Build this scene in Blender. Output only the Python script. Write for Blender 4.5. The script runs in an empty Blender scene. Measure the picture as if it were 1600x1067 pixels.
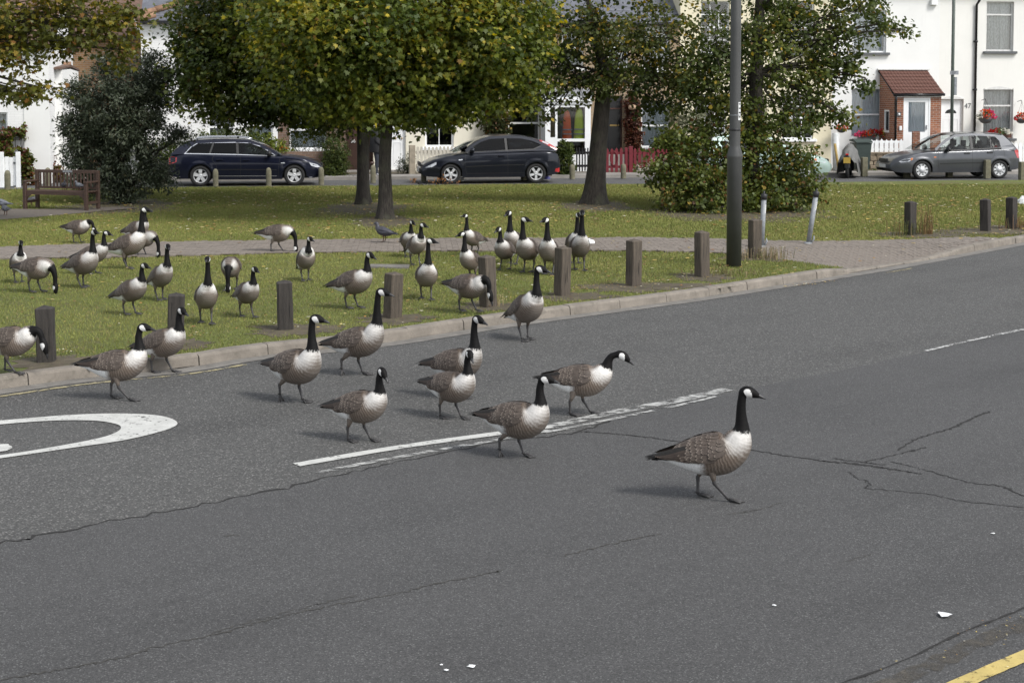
import bpy, bmesh, math, random
import numpy as np
from mathutils import Vector, Matrix
from mathutils.geometry import tessellate_polygon

R = math.radians
rnd = random.Random(7)
scene = bpy.context.scene
COL = scene.collection

# ------------------------------------------------------------------ camera
W0, H0 = 1600.0, 1067.0
FPX = 2400.0            # focal length in photograph pixels
CAMH = 2.9
PITCH = R(3.3)
PYC = 142 + FPX * math.tan(PITCH)     # principal row (rest of the drop is lens shift)
cam_d = bpy.data.cameras.new('camera')
cam = bpy.data.objects.new('camera', cam_d)
COL.objects.link(cam)
cam.location = (0, 0, CAMH)
cam.rotation_euler = (R(90) - PITCH, 0, 0)
cam_d.sensor_fit = 'HORIZONTAL'
cam_d.sensor_width = 36.0
cam_d.lens = 36.0 * FPX / W0
cam_d.shift_y = -((H0 / 2) - PYC) / W0
cam_d.clip_end = 2000
cam_d.dof.use_dof = True
cam_d.dof.focus_distance = 15.5
cam_d.dof.aperture_fstop = 13.0
scene.camera = cam

# ------------------------------------------------------------------ world + sun
SUN_AZ = R(50)          # from -Y (behind the camera) towards +X
SUN_EL = R(48)
sd = Vector((math.sin(SUN_AZ) * math.cos(SUN_EL), -math.cos(SUN_AZ) * math.cos(SUN_EL), math.sin(SUN_EL)))
world = bpy.data.worlds.new('World')
scene.world = world
world.use_nodes = True
wn = world.node_tree
for n in list(wn.nodes):
    wn.nodes.remove(n)
sky = wn.nodes.new('ShaderNodeTexSky')
sky.sky_type = 'NISHITA'
sky.sun_disc = False
sky.sun_elevation = SUN_EL
sky.sun_rotation = math.atan2(sd.x, sd.y)
sky.dust_density = 1.5
sky.air_density = 1.0
bg = wn.nodes.new('ShaderNodeBackground')
bg.inputs[1].default_value = 0.135
wo = wn.nodes.new('ShaderNodeOutputWorld')
hsv = wn.nodes.new('ShaderNodeHueSaturation')
hsv.inputs['Saturation'].default_value = 0.30      # thin high cloud takes the blue out of the sky
wn.links.new(sky.outputs[0], hsv.inputs['Color'])
wn.links.new(hsv.outputs[0], bg.inputs[0])
wn.links.new(bg.outputs[0], wo.inputs[0])
sun_d = bpy.data.lights.new('sun', 'SUN')
sun_d.energy = 1.7
sun_d.angle = R(18)
sun_d.color = (1.0, 0.97, 0.92)
sun = bpy.data.objects.new('sun', sun_d)
COL.objects.link(sun)
sun.rotation_euler = (-sd).to_track_quat('-Z', 'Y').to_euler()
scene.view_settings.view_transform = 'Standard'
scene.view_settings.look = 'None'
scene.view_settings.gamma = 1
scene.view_settings.use_curve_mapping = False
scene.view_settings.exposure = 0.80

# ------------------------------------------------------------------ photograph -> place
cP, sP = math.cos(PITCH), math.sin(PITCH)
def ray(px, py):
    a = (px - W0 / 2) / FPX
    b = -(py - PYC) / FPX
    # right=(1,0,0) up=(0,sP,cP) fwd=(0,cP,-sP)
    return Vector((a, cP + b * sP, -sP + b * cP))
def G(px, py, z=0.0):
    d = ray(px, py)
    t = (z - CAMH) / d.z
    return Vector((d.x * t, d.y * t, z))
def atY(px, py, Y):
    d = ray(px, py)
    t = Y / d.y
    return Vector((d.x * t, Y, CAMH + d.z * t))
def ppm(Y):
    return FPX / Y
LAWN = 0.10
SANG = R(8.5)
S_O = Vector((0, G(800, 287.5, 0.05).y))
S_U = Vector((math.cos(SANG), math.sin(SANG)))
S_N = Vector((-math.sin(SANG), math.cos(SANG)))
def SP(u, v, z):                       # street frame -> world
    p = S_O + S_U * u + S_N * v
    return Vector((p.x, p.y, z))
def SH(px, py, v):                     # pixel -> (u, z) on the street-parallel plane v
    d = ray(px, py)
    d2 = Vector((d.x, d.y))
    t = (v + S_O.dot(S_N)) / d2.dot(S_N)
    p = d2 * t
    return ((p - S_O).dot(S_U), CAMH + d.z * t)

# ------------------------------------------------------------------ objects
def tag(o, label=None, cat=None, group=None, kind=None):
    if label: o['label'] = label
    if cat: o['category'] = cat
    if group: o['group'] = group
    if kind: o['kind'] = kind
    return o
def empty(name, loc=(0, 0, 0), rz=0.0):
    o = bpy.data.objects.new(name, None)
    o.empty_display_size = 0.2
    COL.objects.link(o)
    o.location = loc
    o.rotation_euler = (0, 0, rz)
    return o
def link(name, mesh, parent=None, loc=None, rz=None):
    o = bpy.data.objects.new(name, mesh)
    COL.objects.link(o)
    if parent is not None: o.parent = parent
    if loc is not None: o.location = loc
    if rz is not None: o.rotation_euler = (0, 0, rz)
    return o

class MB:
    """collects faces for ONE mesh object"""
    def __init__(s):
        s.v = []; s.f = []; s.m = []; s.sm = []; s.uv = None
    def add(s, vs, fs, mi=0, smooth=False):
        b = len(s.v)
        s.v.extend([tuple(p) for p in vs])
        for f in fs:
            s.f.append(tuple(i + b for i in f)); s.m.append(mi); s.sm.append(smooth)
        return s
    def box(s, c, d, mi=0, rz=0.0, M=None):
        x, y, z = d[0] / 2, d[1] / 2, d[2] / 2
        vs = [Vector((sx * x, sy * y, sz * z)) for sz in (-1, 1) for sy in (-1, 1) for sx in (-1, 1)]
        if rz:
            q = Matrix.Rotation(rz, 3, 'Z'); vs = [q @ p for p in vs]
        if M is not None: vs = [M @ p for p in vs]
        vs = [p + Vector(c) for p in vs]
        return s.add(vs, [(0, 2, 3, 1), (4, 5, 7, 6), (0, 1, 5, 4), (2, 6, 7, 3), (0, 4, 6, 2), (1, 3, 7, 5)], mi)
    def box2(s, a, b, mi=0):
        return s.box([(a[i] + b[i]) / 2 for i in range(3)], [abs(b[i] - a[i]) for i in range(3)], mi)
    def bbox(s, c, d, bev, mi=0, rz=0.0):
        """box with chamfered vertical and top edges"""
        x, y, z = d[0] / 2, d[1] / 2, d[2] / 2
        def ring(xx, yy, zz, b):
            return [(xx - b, -yy, zz), (xx, -yy + b, zz), (xx, yy - b, zz), (xx - b, yy, zz),
                    (-xx + b, yy, zz), (-xx, yy - b, zz), (-xx, -yy + b, zz), (-xx + b, -yy, zz)]
        rs = [ring(x, y, -z, bev), ring(x, y, z - bev, bev), ring(x - bev, y - bev, z, bev * .6)]
        q = Matrix.Rotation(rz, 3, 'Z')
        vs = [q @ Vector(p) + Vector(c) for r in rs for p in r]
        fs = [tuple(range(16, 24)), tuple(reversed(range(8)))]
        for k in range(2):
            for i in range(8):
                j = (i + 1) % 8
                fs.append((k * 8 + i, k * 8 + j, (k + 1) * 8 + j, (k + 1) * 8 + i))
        return s.add(vs, fs, mi)
    def tube(s, pts, rad, n=8, mi=0, smooth=True, cap=True, ref=None):
        pts = [Vector(p) for p in pts]
        if not hasattr(rad, '__len__'): rad = [rad] * len(pts)
        vs = []; fs = []
        prev = None
        for i, p in enumerate(pts):
            t = (pts[min(i + 1, len(pts) - 1)] - pts[max(i - 1, 0)])
            t = t.normalized() if t.length > 1e-9 else Vector((0, 0, 1))
            if prev is None:
                a = Vector((0, 0, 1)) if abs(t.z) < 0.9 else Vector((1, 0, 0))
                a = (a - t * a.dot(t)).normalized()
            else:
                a = (prev - t * prev.dot(t)); a = a.normalized() if a.length > 1e-6 else t.orthogonal().normalized()
            prev = a
            b = t.cross(a)
            for k in range(n):
                an = 2 * math.pi * k / n
                vs.append(p + (a * math.cos(an) + b * math.sin(an)) * rad[i])
        for i in range(len(pts) - 1):
            for k in range(n):
                k2 = (k + 1) % n
                fs.append((i * n + k, i * n + k2, (i + 1) * n + k2, (i + 1) * n + k))
        if cap:
            fs.append(tuple(reversed(range(n))))
            fs.append(tuple(range((len(pts) - 1) * n, len(pts) * n)))
        return s.add(vs, fs, mi, smooth)
    def lathe(s, prof, c=(0, 0, 0), n=16, mi=0, smooth=True, M=None, cap=True):
        """prof: (r, z) list"""
        vs = []; fs = []
        for r, z in prof:
            for k in range(n):
                an = 2 * math.pi * k / n
                vs.append(Vector((r * math.cos(an), r * math.sin(an), z)))
        for i in range(len(prof) - 1):
            for k in range(n):
                k2 = (k + 1) % n
                fs.append((i * n + k, i * n + k2, (i + 1) * n + k2, (i + 1) * n + k))
        if cap:
            fs.append(tuple(reversed(range(n)))); fs.append(tuple(range((len(prof) - 1) * n, len(prof) * n)))
        if M is not None: vs = [M @ p for p in vs]
        vs = [p + Vector(c) for p in vs]
        return s.add(vs, fs, mi, smooth)
    def prism(s, poly, d, mi=0, smooth=False):
        """poly: 3-D loop, extruded by vector d; concave loops allowed"""
        n = len(poly); poly = [Vector(p) for p in poly]; d = Vector(d)
        vs = poly + [p + d for p in poly]
        tri = tessellate_polygon([poly])
        nrm = sum(((poly[t[1]] - poly[t[0]]).cross(poly[t[2]] - poly[t[0]]) for t in tri), Vector())
        out = 1 if nrm.dot(d) < 0 else -1
        fs = []
        for t in tri:
            a = t if out == 1 else (t[0], t[2], t[1])
            fs.append(tuple(a)); fs.append(tuple(n + i for i in reversed(a)))
        for i in range(n):
            j = (i + 1) % n
            fs.append((i, j, n + j, n + i))
        return s.add(vs, fs, mi, smooth)
    def poly(s, pts, mi=0):
        pts = [Vector(p) for p in pts]
        return s.add(pts, [tuple(t) for t in tessellate_polygon([pts])], mi)
    def mesh(s, name, mats=()):
        me = bpy.data.meshes.new(name)
        me.from_pydata(s.v, [], s.f)
        for m in mats: me.materials.append(m)
        if len(mats) > 1: me.polygons.foreach_set('material_index', s.m)
        me.polygons.foreach_set('use_smooth', s.sm)
        bm = bmesh.new(); bm.from_mesh(me)
        bmesh.ops.recalc_face_normals(bm, faces=bm.faces)
        bm.to_mesh(me); bm.free()
        me.update()
        return me
    def build(s, name, mats, parent=None, loc=None, rz=None):
        if not isinstance(mats, (list, tuple)): mats = [mats]
        return link(name, s.mesh(name, mats), parent, loc, rz)

def np_mesh(name, V, FV, k, mats, cols=None, uvs=None, smooth=False, minds=None):
    """V (N,3) vertices, FV (M,k) face indices"""
    me = bpy.data.meshes.new(name)
    N, M = len(V), len(FV)
    me.vertices.add(N); me.vertices.foreach_set('co', np.ascontiguousarray(V, dtype=np.float32).ravel())
    me.loops.add(M * k); me.loops.foreach_set('vertex_index', np.ascontiguousarray(FV, dtype=np.int32).ravel())
    me.polygons.add(M)
    me.polygons.foreach_set('loop_start', np.arange(0, M * k, k, dtype=np.int32))
    me.polygons.foreach_set('loop_total', np.full(M, k, dtype=np.int32))
    if smooth: me.polygons.foreach_set('use_smooth', np.ones(M, dtype=bool))
    for m in mats: me.materials.append(m)
    if minds is not None: me.polygons.foreach_set('material_index', np.ascontiguousarray(minds, dtype=np.int32))
    me.update(calc_edges=True)
    if cols is not None:
        a = me.color_attributes.new('col', 'FLOAT_COLOR', 'POINT')
        c4 = np.ones((N, 4), dtype=np.float32); c4[:, :3] = cols
        a.data.foreach_set('color', c4.ravel())
    if uvs is not None:
        l = me.uv_layers.new(name='UVMap')
        l.data.foreach_set('uv', np.ascontiguousarray(uvs[FV.ravel()], dtype=np.float32).ravel())
    return me

def spline(pts, n):
    """Catmull-Rom through arrays of any width, n samples in all (evenly in parameter)"""
    P = np.array(pts, dtype=float)
    P = np.vstack([2 * P[0] - P[1], P, 2 * P[-1] - P[-2]])
    m = len(P) - 3
    out = []
    for q in np.linspace(0, m, n):
        i = min(int(q), m - 1); t = q - i
        a, b, c, d = P[i], P[i + 1], P[i + 2], P[i + 3]
        out.append(0.5 * ((2 * b) + (-a + c) * t + (2 * a - 5 * b + 4 * c - d) * t * t + (-a + 3 * b - 3 * c + d) * t ** 3))
    return np.array(out)

# ------------------------------------------------------------------ materials
class NT:
    def __init__(s, name):
        s.m = bpy.data.materials.new(name); s.m.use_nodes = True
        s.t = s.m.node_tree
        s.b = s.t.nodes['Principled BSDF']; s.out = s.t.nodes['Material Output']
    def n(s, kind, **kw):
        x = s.t.nodes.new(kind)
        for k, v in kw.items():
            setattr(x, k, v)
        return x
    def L(s, a, b): s.t.links.new(a, b)
    def coord(s, which='Object', scale=(1, 1, 1), rot=(0, 0, 0)):
        tc = s.n('ShaderNodeTexCoord'); mp = s.n('ShaderNodeMapping')
        mp.inputs['Scale'].default_value = scale; mp.inputs['Rotation'].default_value = rot
        s.L(tc.outputs[which], mp.inputs[0]); return mp.outputs[0]
    def noise(s, co, scale, detail=4, rough=.6):
        x = s.n('ShaderNodeTexNoise'); x.inputs['Scale'].default_value = scale
        x.inputs['Detail'].default_value = detail; x.inputs['Roughness'].default_value = rough
        if co is not None: s.L(co, x.inputs['Vector'])
        return x.outputs[0]
    def voro(s, co, scale, feature='F1', out=0):
        x = s.n('ShaderNodeTexVoronoi'); x.feature = feature; x.inputs['Scale'].default_value = scale
        s.L(co, x.inputs['Vector']); return x.outputs[out]
    def ramp(s, fac, stops, interp='LINEAR'):
        x = s.n('ShaderNodeValToRGB'); x.color_ramp.interpolation = interp
        e = x.color_ramp.elements
        while len(e) < len(stops): e.new(0.5)
        for i, (p, c) in enumerate(stops):
            e[i].position = p
            e[i].color = (c[0], c[1], c[2], 1) if hasattr(c, '__len__') else (c, c, c, 1)
        s.L(fac, x.inputs[0]); return x.outputs[0]
    def mix(s, fac, a, b, blend='MIX'):
        x = s.n('ShaderNodeMix'); x.data_type = 'RGBA'; x.blend_type = blend
        for sock, v in ((x.inputs[0], fac), (x.inputs[6], a), (x.inputs[7], b)):
            if hasattr(v, 'is_linked') or hasattr(v, 'links'): s.L(v, sock)
            elif hasattr(v, '__len__'): sock.default_value = (*v[:3], 1)
            else: sock.default_value = v
        return x.outputs[2]
    def math(s, op, a, b=None, clamp=False):
        x = s.n('ShaderNodeMath'); x.operation = op; x.use_clamp = clamp
        for sock, v in ((x.inputs[0], a), (x.inputs[1], b)):
            if v is None: continue
            if hasattr(v, 'links'): s.L(v, sock)
            else: sock.default_value = v
        return x.outputs[0]
    def bump(s, h, strength=.4, dist=.01):
        x = s.n('ShaderNodeBump'); x.inputs['Strength'].default_value = strength; x.inputs['Distance'].default_value = dist
        s.L(h, x.inputs['Height']); s.L(x.outputs[0], s.b.inputs['Normal']); return x
    def set(s, **kw):
        for k, v in kw.items():
            s.b.inputs[k.replace('_', ' ')].default_value = (*v[:3], 1) if hasattr(v, '__len__') else v
        return s
    def sep(s, v):
        x = s.n('ShaderNodeSeparateXYZ'); s.L(v, x.inputs[0]); return x.outputs
    def attr(s, name):
        x = s.n('ShaderNodeAttribute'); x.attribute_name = name; return x.outputs[0]

def pmat(name, base, rough=.6, var=.18, scale=4.0, bump=.0, bscale=60, metallic=0.0, spec=.5, coat=0.0, stretch=(1, 1, 1), dirt=None):
    k = NT(name)
    co = k.coord('Object', stretch)
    f = k.noise(co, scale, 5, .65)
    lo = [c * (1 - var) for c in base]; hi = [min(1, c * (1 + var)) for c in base]
    c = k.ramp(f, [(.3, lo), (.7, hi)])
    if dirt:
        d = k.ramp(k.noise(co, scale * 2.7, 6, .75), [(.52, 0), (.72, 1)])
        c = k.mix(k.math('MULTIPLY', d, dirt[1]), c, dirt[0])
    k.L(c, k.b.inputs['Base Color'])
    k.set(Roughness=rough, Metallic=metallic)
    k.b.inputs['Specular IOR Level'].default_value = spec
    if coat:
        k.b.inputs['Coat Weight'].default_value = coat; k.b.inputs['Coat Roughness'].default_value = .05
    if bump: k.bump(k.noise(co, bscale, 4, .6), bump, .006)
    return k.m

def asphalt(name, dark, mid, light, chip, bumpd):
    k = NT(name)
    co = k.coord('Object')
    big = k.noise(co, .55, 5, .6)
    rot = k.coord('Object', (1, 1, 1), (0, 0, R(-41)))
    mp2 = k.n('ShaderNodeMapping'); mp2.inputs['Scale'].default_value = (.10, 1.0, 1); k.L(rot, mp2.inputs[0])
    streak = k.noise(mp2.outputs[0], .75, 5, .55)           # wheel tracks along the road
    v = k.voro(co, chip); v2 = k.voro(co, chip, out=1)
    g = k.noise(co, chip * .55, 3, .8)
    base = k.ramp(k.mix(.6, big, streak), [(.36, [c * .82 for c in dark]), (.5, mid), (.64, [c * 1.16 for c in mid])])
    stone = k.ramp(k.sep(v2)[0], [(.0, [c * .62 for c in mid]), (.55, mid), (.86, [c * 1.2 for c in mid]), (.97, light)])
    c = k.mix(.58, base, stone)
    c = k.mix(k.ramp(v, [(.35, 0), (.75, .55)]), c, [c_ * .35 for c_ in dark])
    spots = k.ramp(k.noise(k.coord('Object', (1, 1, 1)), 2.2, 6, .8), [(.66, 0), (.74, .35)])
    c = k.mix(spots, c, [q * .6 for q in dark])
    drip = k.ramp(k.noise(mp2.outputs[0], 5.5, 3, .6), [(.62, 0), (.72, .4)])
    drip = k.math('MULTIPLY', drip, k.ramp(k.noise(co, 1.3, 3, .6), [(.45, 0), (.6, 1)]))
    c = k.mix(drip, c, [q * .5 for q in dark])
    k.L(c, k.b.inputs['Base Color'])
    k.set(Roughness=.82); k.b.inputs['Specular IOR Level'].default_value = .35
    k.bump(k.math('ADD', k.math('MULTIPLY', v, -1.0), g), .55, bumpd)
    return k.m

M = {}
M['chip'] = asphalt('chip_seal', (.062, .061, .059), (.096, .095, .091), (.31, .30, .285), 75, .006)
M['tar'] = asphalt('smooth_asphalt', (.056, .055, .0545), (.082, .081, .080), (.22, .22, .215), 120, .003)
M['crack'] = pmat('crack_tar', (.018, .017, .016), .95, .3, 30)
M['joint'] = pmat('joint_dirt', (.055, .052, .046), .95, .35, 18)
M['farroad'] = asphalt('street_asphalt', (.075, .074, .073), (.11, .11, .11), (.3, .3, .3), 90, .003)
def worn(name, col, lo, hi, scale=14, stretch=(1, 1, 1), detail=8):
    k = NT(name)
    co = k.coord('Object', stretch)
    n = k.noise(co, scale, detail, .72)
    n2 = k.noise(k.coord('Object'), 3.0, 3, .6)
    c = k.ramp(k.noise(co, 8, 5, .7), [(.3, [q * .72 for q in col]), (.65, col)])
    k.L(c, k.b.inputs['Base Color']); k.set(Roughness=.7)
    f = k.ramp(k.math('ADD', k.math('MULTIPLY', n, .75), k.math('MULTIPLY', n2, .25)), [(lo, 1), (hi, 0)])
    k.L(f, k.b.inputs['Alpha'])
    k.bump(k.noise(co, 90, 3, .7), .4, .003)
    return k.m
M['white_fresh'] = worn('road_paint_white', (.56, .56, .53), .55, .61, 16)
M['white_worn'] = worn('road_paint_worn', (.47, .47, .45), .44, .57, 13, (.6, 1, 1))
M['silt'] = worn('gutter_silt', (.085, .075, .06), .42, .58, 7)
M['white_thin'] = worn('road_paint_faded', (.55, .55, .53), .47, .54, 16)
M['yellow'] = worn('road_paint_yellow', (.54, .42, .14), .56, .64, 12)
M['yellow_worn'] = worn('road_paint_yellow_worn', (.38, .33, .19), .47, .58, 9)
M['kerb'] = pmat('kerb_concrete', (.195, .172, .145), .92, .28, 3, .6, 70, dirt=((.085, .078, .062), .65))
M['gutter'] = pmat('gutter_concrete', (.165, .155, .14), .92, .3, 4, .5, 80, dirt=((.08, .074, .064), .7))
M['wood_post'] = pmat('weathered_post', (.082, .066, .050), .85, .45, 3, .7, 30, stretch=(8, 8, .8), dirt=((.04, .035, .03), .7))
M['wood_post_dark'] = pmat('dark_weathered_post', (.036, .031, .027), .85, .45, 3, .7, 30, stretch=(8, 8, .8))
M['conc_post'] = pmat('mossy_concrete_post', (.15, .14, .095), .9, .35, 9, .5, 50, dirt=((.09, .10, .04), .6))
M['paver'] = pmat('paver', (.19, .163, .138), .88, .25, 6, .4, 60, dirt=((.11, .095, .08), .5))
M['paver_joint'] = pmat('paver_sand', (.13, .11, .09), .95, .3, 20)
M['lamp'] = pmat('lamp_column_paint', (.050, .051, .049), .45, .15, 3, .1, 60, dirt=((.08, .08, .075), .35))
M['steel'] = pmat('galvanised_steel', (.24, .255, .27), .6, .25, 12, .2, 60, metallic=.2)
M['black'] = pmat('black_plastic', (.015, .015, .016), .45, .2, 6)
M['sticker'] = pmat('sticker_white', (.62, .63, .62), .6, .12, 30)
M['earth'] = pmat('bare_earth', (.080, .064, .042), .97, .4, 6, .8, 40, dirt=((.10, .11, .03), .6))
M['pale'] = pmat('pale_litter', (.75, .76, .76), .6, .08, 9)
# ================================================================== ROAD, KERB, LAWN, PATH
ground = MB().add([(-400, -60, -.06), (400, -60, -.06), (400, 700, -.06), (-400, 700, -.06)], [(0, 1, 2, 3)]).build('ground', M['earth'])
tag(ground, kind='structure')

KPX = [(-420, 668), (-200, 640), (0, 609), (132, 591), (280, 577), (400, 557), (587, 538), (780, 508), (950, 485), (1080, 467.5),
       (1161, 455), (1311, 431), (1400, 416), (1487, 400), (1600, 379), (1720, 358)]
kp = [G(x, y, 0) for x, y in KPX]
# smooth the kerb line
KC = spline([(p.x, p.y) for p in kp], 400)
for _ in range(30):
    KC[1:-1] = (KC[:-2] + 2 * KC[1:-1] + KC[2:]) / 4
kd = np.concatenate([[0], np.cumsum(np.linalg.norm(np.diff(KC, axis=0), axis=1))])
def kerb_at(s, off=0.0):
    x = np.interp(s, kd, KC[:, 0]); y = np.interp(s, kd, KC[:, 1])
    e = .15
    x1 = np.interp(min(s + e, kd[-1]), kd, KC[:, 0]) - np.interp(max(s - e, 0), kd, KC[:, 0])
    y1 = np.interp(min(s + e, kd[-1]), kd, KC[:, 1]) - np.interp(max(s - e, 0), kd, KC[:, 1])
    l = math.hypot(x1, y1)
    nx, ny = -y1 / l, x1 / l            # towards the lawn
    return Vector((x + nx * off, y + ny * off, 0))
KLEN = kd[-1]
def kerb_s(p):
    return kd[int(np.argmin((KC[:, 0] - p.x) ** 2 + (KC[:, 1] - p.y) ** 2))]
# extend the line of the kerb beyond both ends for the large sheets
k0, k1 = Vector((*KC[0], 0)), Vector((*KC[-1], 0))
d0 = (k0 - Vector((*KC[12], 0))).normalized(); d1 = (k1 - Vector((*KC[-12], 0))).normalized()
JPX = [(-300, 905), (0, 849), (60, 838), (200, 809), (330, 785), (460, 758), (580, 731), (670, 712), (772, 692), (897, 676), (960, 655), (1020, 640),
       (1110, 622), (1137, 615), (1300, 581), (1450, 549), (1600, 515), (1750, 482)]
jp = [G(x, y, 0) for x, y in JPX]
JC = spline([(p.x, p.y) for p in jp], 140)
jr = random.Random(3)
JC = np.array([(x + jr.gauss(0, .012), y + jr.gauss(0, .012)) for x, y in JC])
J = [Vector((x, y, 0)) for x, y in JC]
je0 = J[0] + (J[0] - J[4]).normalized() * 30; je1 = J[-1] + (J[-1] - J[-5]).normalized() * 60
KV = [Vector((x, y, 0)) for x, y in KC[::4]]
far_loop = [je0] + J + [je1, k1 + d1 * 60] + KV[::-1] + [k0 + d0 * 30]
near_loop = [je0] + J + [je1, Vector((90, -25, 0)), Vector((-40, -25, 0))]
rm = MB()
rm.poly(far_loop, 0); rm.poly(near_loop, 1)
road = tag(rm.build('road', [M['chip'], M['tar']]), kind='structure')

def strip(pts, w0, w1=None, z=.004, jit=0.0, seed=1):
    """flat ribbon mesh along points"""
    q = random.Random(seed)
    m = MB(); w1 = w0 if w1 is None else w1
    vs = []
    n = len(pts)
    for i, p in enumerate(pts):
        t = (pts[min(i + 1, n - 1)] - pts[max(i - 1, 0)]); t.z = 0
        t.normalize(); nn = Vector((-t.y, t.x, 0))
        w = (w0 + (w1 - w0) * i / max(1, n - 1)) / 2
        a = w * (1 + q.uniform(-jit, jit)); b = w * (1 + q.uniform(-jit, jit))
        vs += [p + nn * a + Vector((0, 0, z)), p - nn * b + Vector((0, 0, z))]
    m.add(vs, [(2 * i, 2 * i + 1, 2 * i + 3, 2 * i + 2) for i in range(n - 1)])
    return m
def pxline(pxs, n, z=0):
    return [Vector((a, b, z)) for a, b in spline([(G(x, y, z).x, G(x, y, z).y) for x, y in pxs], n)]
def jag(pts, amp, seed):
    q = random.Random(seed)
    return [p + Vector((q.gauss(0, amp), q.gauss(0, amp), 0)) for p in pts]
# construction joint and cracks: open dark seams in the surface
strip(jag(J[:96], .012, 5), .020, .018, .003, .95, 4).build('crack', M['crack'], road)
CR = [([(905, 674), (960, 678), (1010, 683), (1060, 690), (1120, 697), (1170, 703), (1230, 712), (1290, 721)], 60, .022, .03),
      ([(1285, 720), (1345, 726), (1400, 734), (1440, 741)], 26, .05, .018),
      ([(1300, 716), (1345, 722), (1385, 727)], 16, .02, .02),
      ([(1350, 722), (1385, 714), (1410, 708), (1445, 699)], 22, .015, .02),
      ([(1403, 703), (1437, 684), (1460, 677), (1490, 668), (1520, 653), (1545, 643)], 36, .018, .03),
      ([(1395, 722), (1440, 733), (1490, 747), (1520, 755), (1565, 760), (1595, 773), (1680, 800)], 40, .014, .022),
      ([(1350, 750), (1358, 757), (1352, 763), (1380, 765), (1450, 772), (1500, 782), (1600, 793), (1700, 804)], 40, .010, .016),
      ([(1325, 737), (1340, 748), (1358, 752)], 12, .010, .008),
      ([(0, 1063), (100, 1045), (180, 1030), (240, 1012), (340, 990), (420, 968), (500, 950), (620, 927), (680, 912), (760, 896), (785, 891)], 90, .014, .010),
      ([(880, 869), (930, 856), (985, 843), (1030, 834)], 26, .012, .012),
      ([(1140, 803), (1180, 797), (1225, 785)], 12, .012, .008),
      ([(330, 990), (420, 963), (500, 943), (560, 930)], 24, .008, .008),
      ([(350, 838), (370, 836)], 3, .02, .02), ([(1320, 877), (1365, 866)], 6, .008, .008)]
for i, (pts, n, a, b) in enumerate(CR):
    strip(jag(pxline(pts, n * 2), .009, 20 + i), a * .75, b * .75, .003, .97, 30 + i).build('crack', M['crack' if i < 8 else 'joint'], road)
# centre line: two worn thermoplastic strips
strip(pxline([(463, 727), (620, 700), (770, 679), (860, 667)], 40), .115, .12, .007, .06, 2).build('lane_line', M['white_fresh'], road)
strip(pxline([(860, 667), (960, 645), (1060, 626), (1137, 609)], 40), .13, .15, .007, .12, 3).build('lane_line', M['white_worn'], road)
strip(pxline([(497, 739), (600, 719), (760, 691), (860, 673)], 40), .06, .075, .007, .25, 4).build('lane_line', M['white_worn'], road)
strip(pxline([(850, 677), (950, 657), (1060, 634), (1120, 620)], 30), .06, .05, .0075, .3, 4).build('lane_line', M['white_worn'], road)
strip(pxline([(1446, 549), (1520, 532), (1600, 515), (1720, 490)], 30), .05, .07, .007, .1, 5).build('lane_line', M['white_thin'], road)
# speed roundel ring with the end of its figure
OUT = [(-420, 742), (-330, 700), (-200, 676), (0, 658), (112, 649), (197, 647), (253, 651), (277, 661), (261, 672), (197, 688), (112, 700.6), (0, 717), (-200, 745), (-350, 762)]
INN = [(-370, 738), (-300, 705), (-180, 682), (0, 664), (84, 658), (146, 658), (180, 663), (189, 669), (180, 677), (152, 686), (84, 699), (0, 712), (-200, 736), (-330, 750)]
o_ = spline([tuple(G(x, y, 0).xy) for x, y in OUT + OUT[:1]], 120)[:-1]
i_ = spline([tuple(G(x, y, 0).xy) for x, y in INN + INN[:1]], 120)[:-1]
m = MB()
vs = [(x, y, .007) for x, y in o_] + [(x, y, .007) for x, y in i_]
n_ = len(o_)
m.add(vs, [(i, (i + 1) % n_, n_ + (i + 1) % n_, n_ + i) for i in range(n_)])
m.poly([(*p, .007) for p in spline([tuple(G(x, y, 0).xy) for x, y in [(-260, 722), (-120, 704), (0, 695), (14, 696.5), (19, 700), (12, 704), (0, 706.5), (-120, 722), (-240, 738), (-260, 722)]], 60)[:-1]])
m.build('speed_roundel', M['white_fresh'], road)
# yellow lines
def kerbline(px0, px1, off, n):
    s0 = kerb_s(G(*px0, 0)); s1 = kerb_s(G(*px1, 0))
    return [kerb_at(s0 + (s1 - s0) * i / (n - 1), off) for i in range(n)]
strip(kerbline((-300, 655), (350, 565), -.33, 60), .075, .06, .007, .2, 6).build('yellow_line', M['yellow_worn'], road)
strip(kerbline((1355, 424), (1392, 417), -.36, 6), .06, .05, .007, .2, 7).build('yellow_line', M['yellow_worn'], road)
strip(pxline([(1400, 1118), (1490, 1074), (1560, 1043), (1600, 1026), (1700, 985)], 20), .10, .10, .007, .05, 8).build('yellow_line', M['yellow'], road)
# gutter channel against the kerb
gp = [kerb_at(s, -.11) for s in np.linspace(0, KLEN, 200)]
strip(gp, .24, .24, .005, .03, 9).build('gutter', M['gutter'], road)
# near-side gutter seam with its dirt
nd = pxline([(1180, 1110), (1380, 1045), (1500, 990), (1600, 950), (1700, 900)], 40)
strip(nd, .012, .012, .0045, .9, 11).build('crack', M['crack'], road)
strip([p + Vector((.10, -.09, 0)) for p in nd], .12, .12, .0035, .25, 12).build('gutter_dirt', M['silt'], road)

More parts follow.
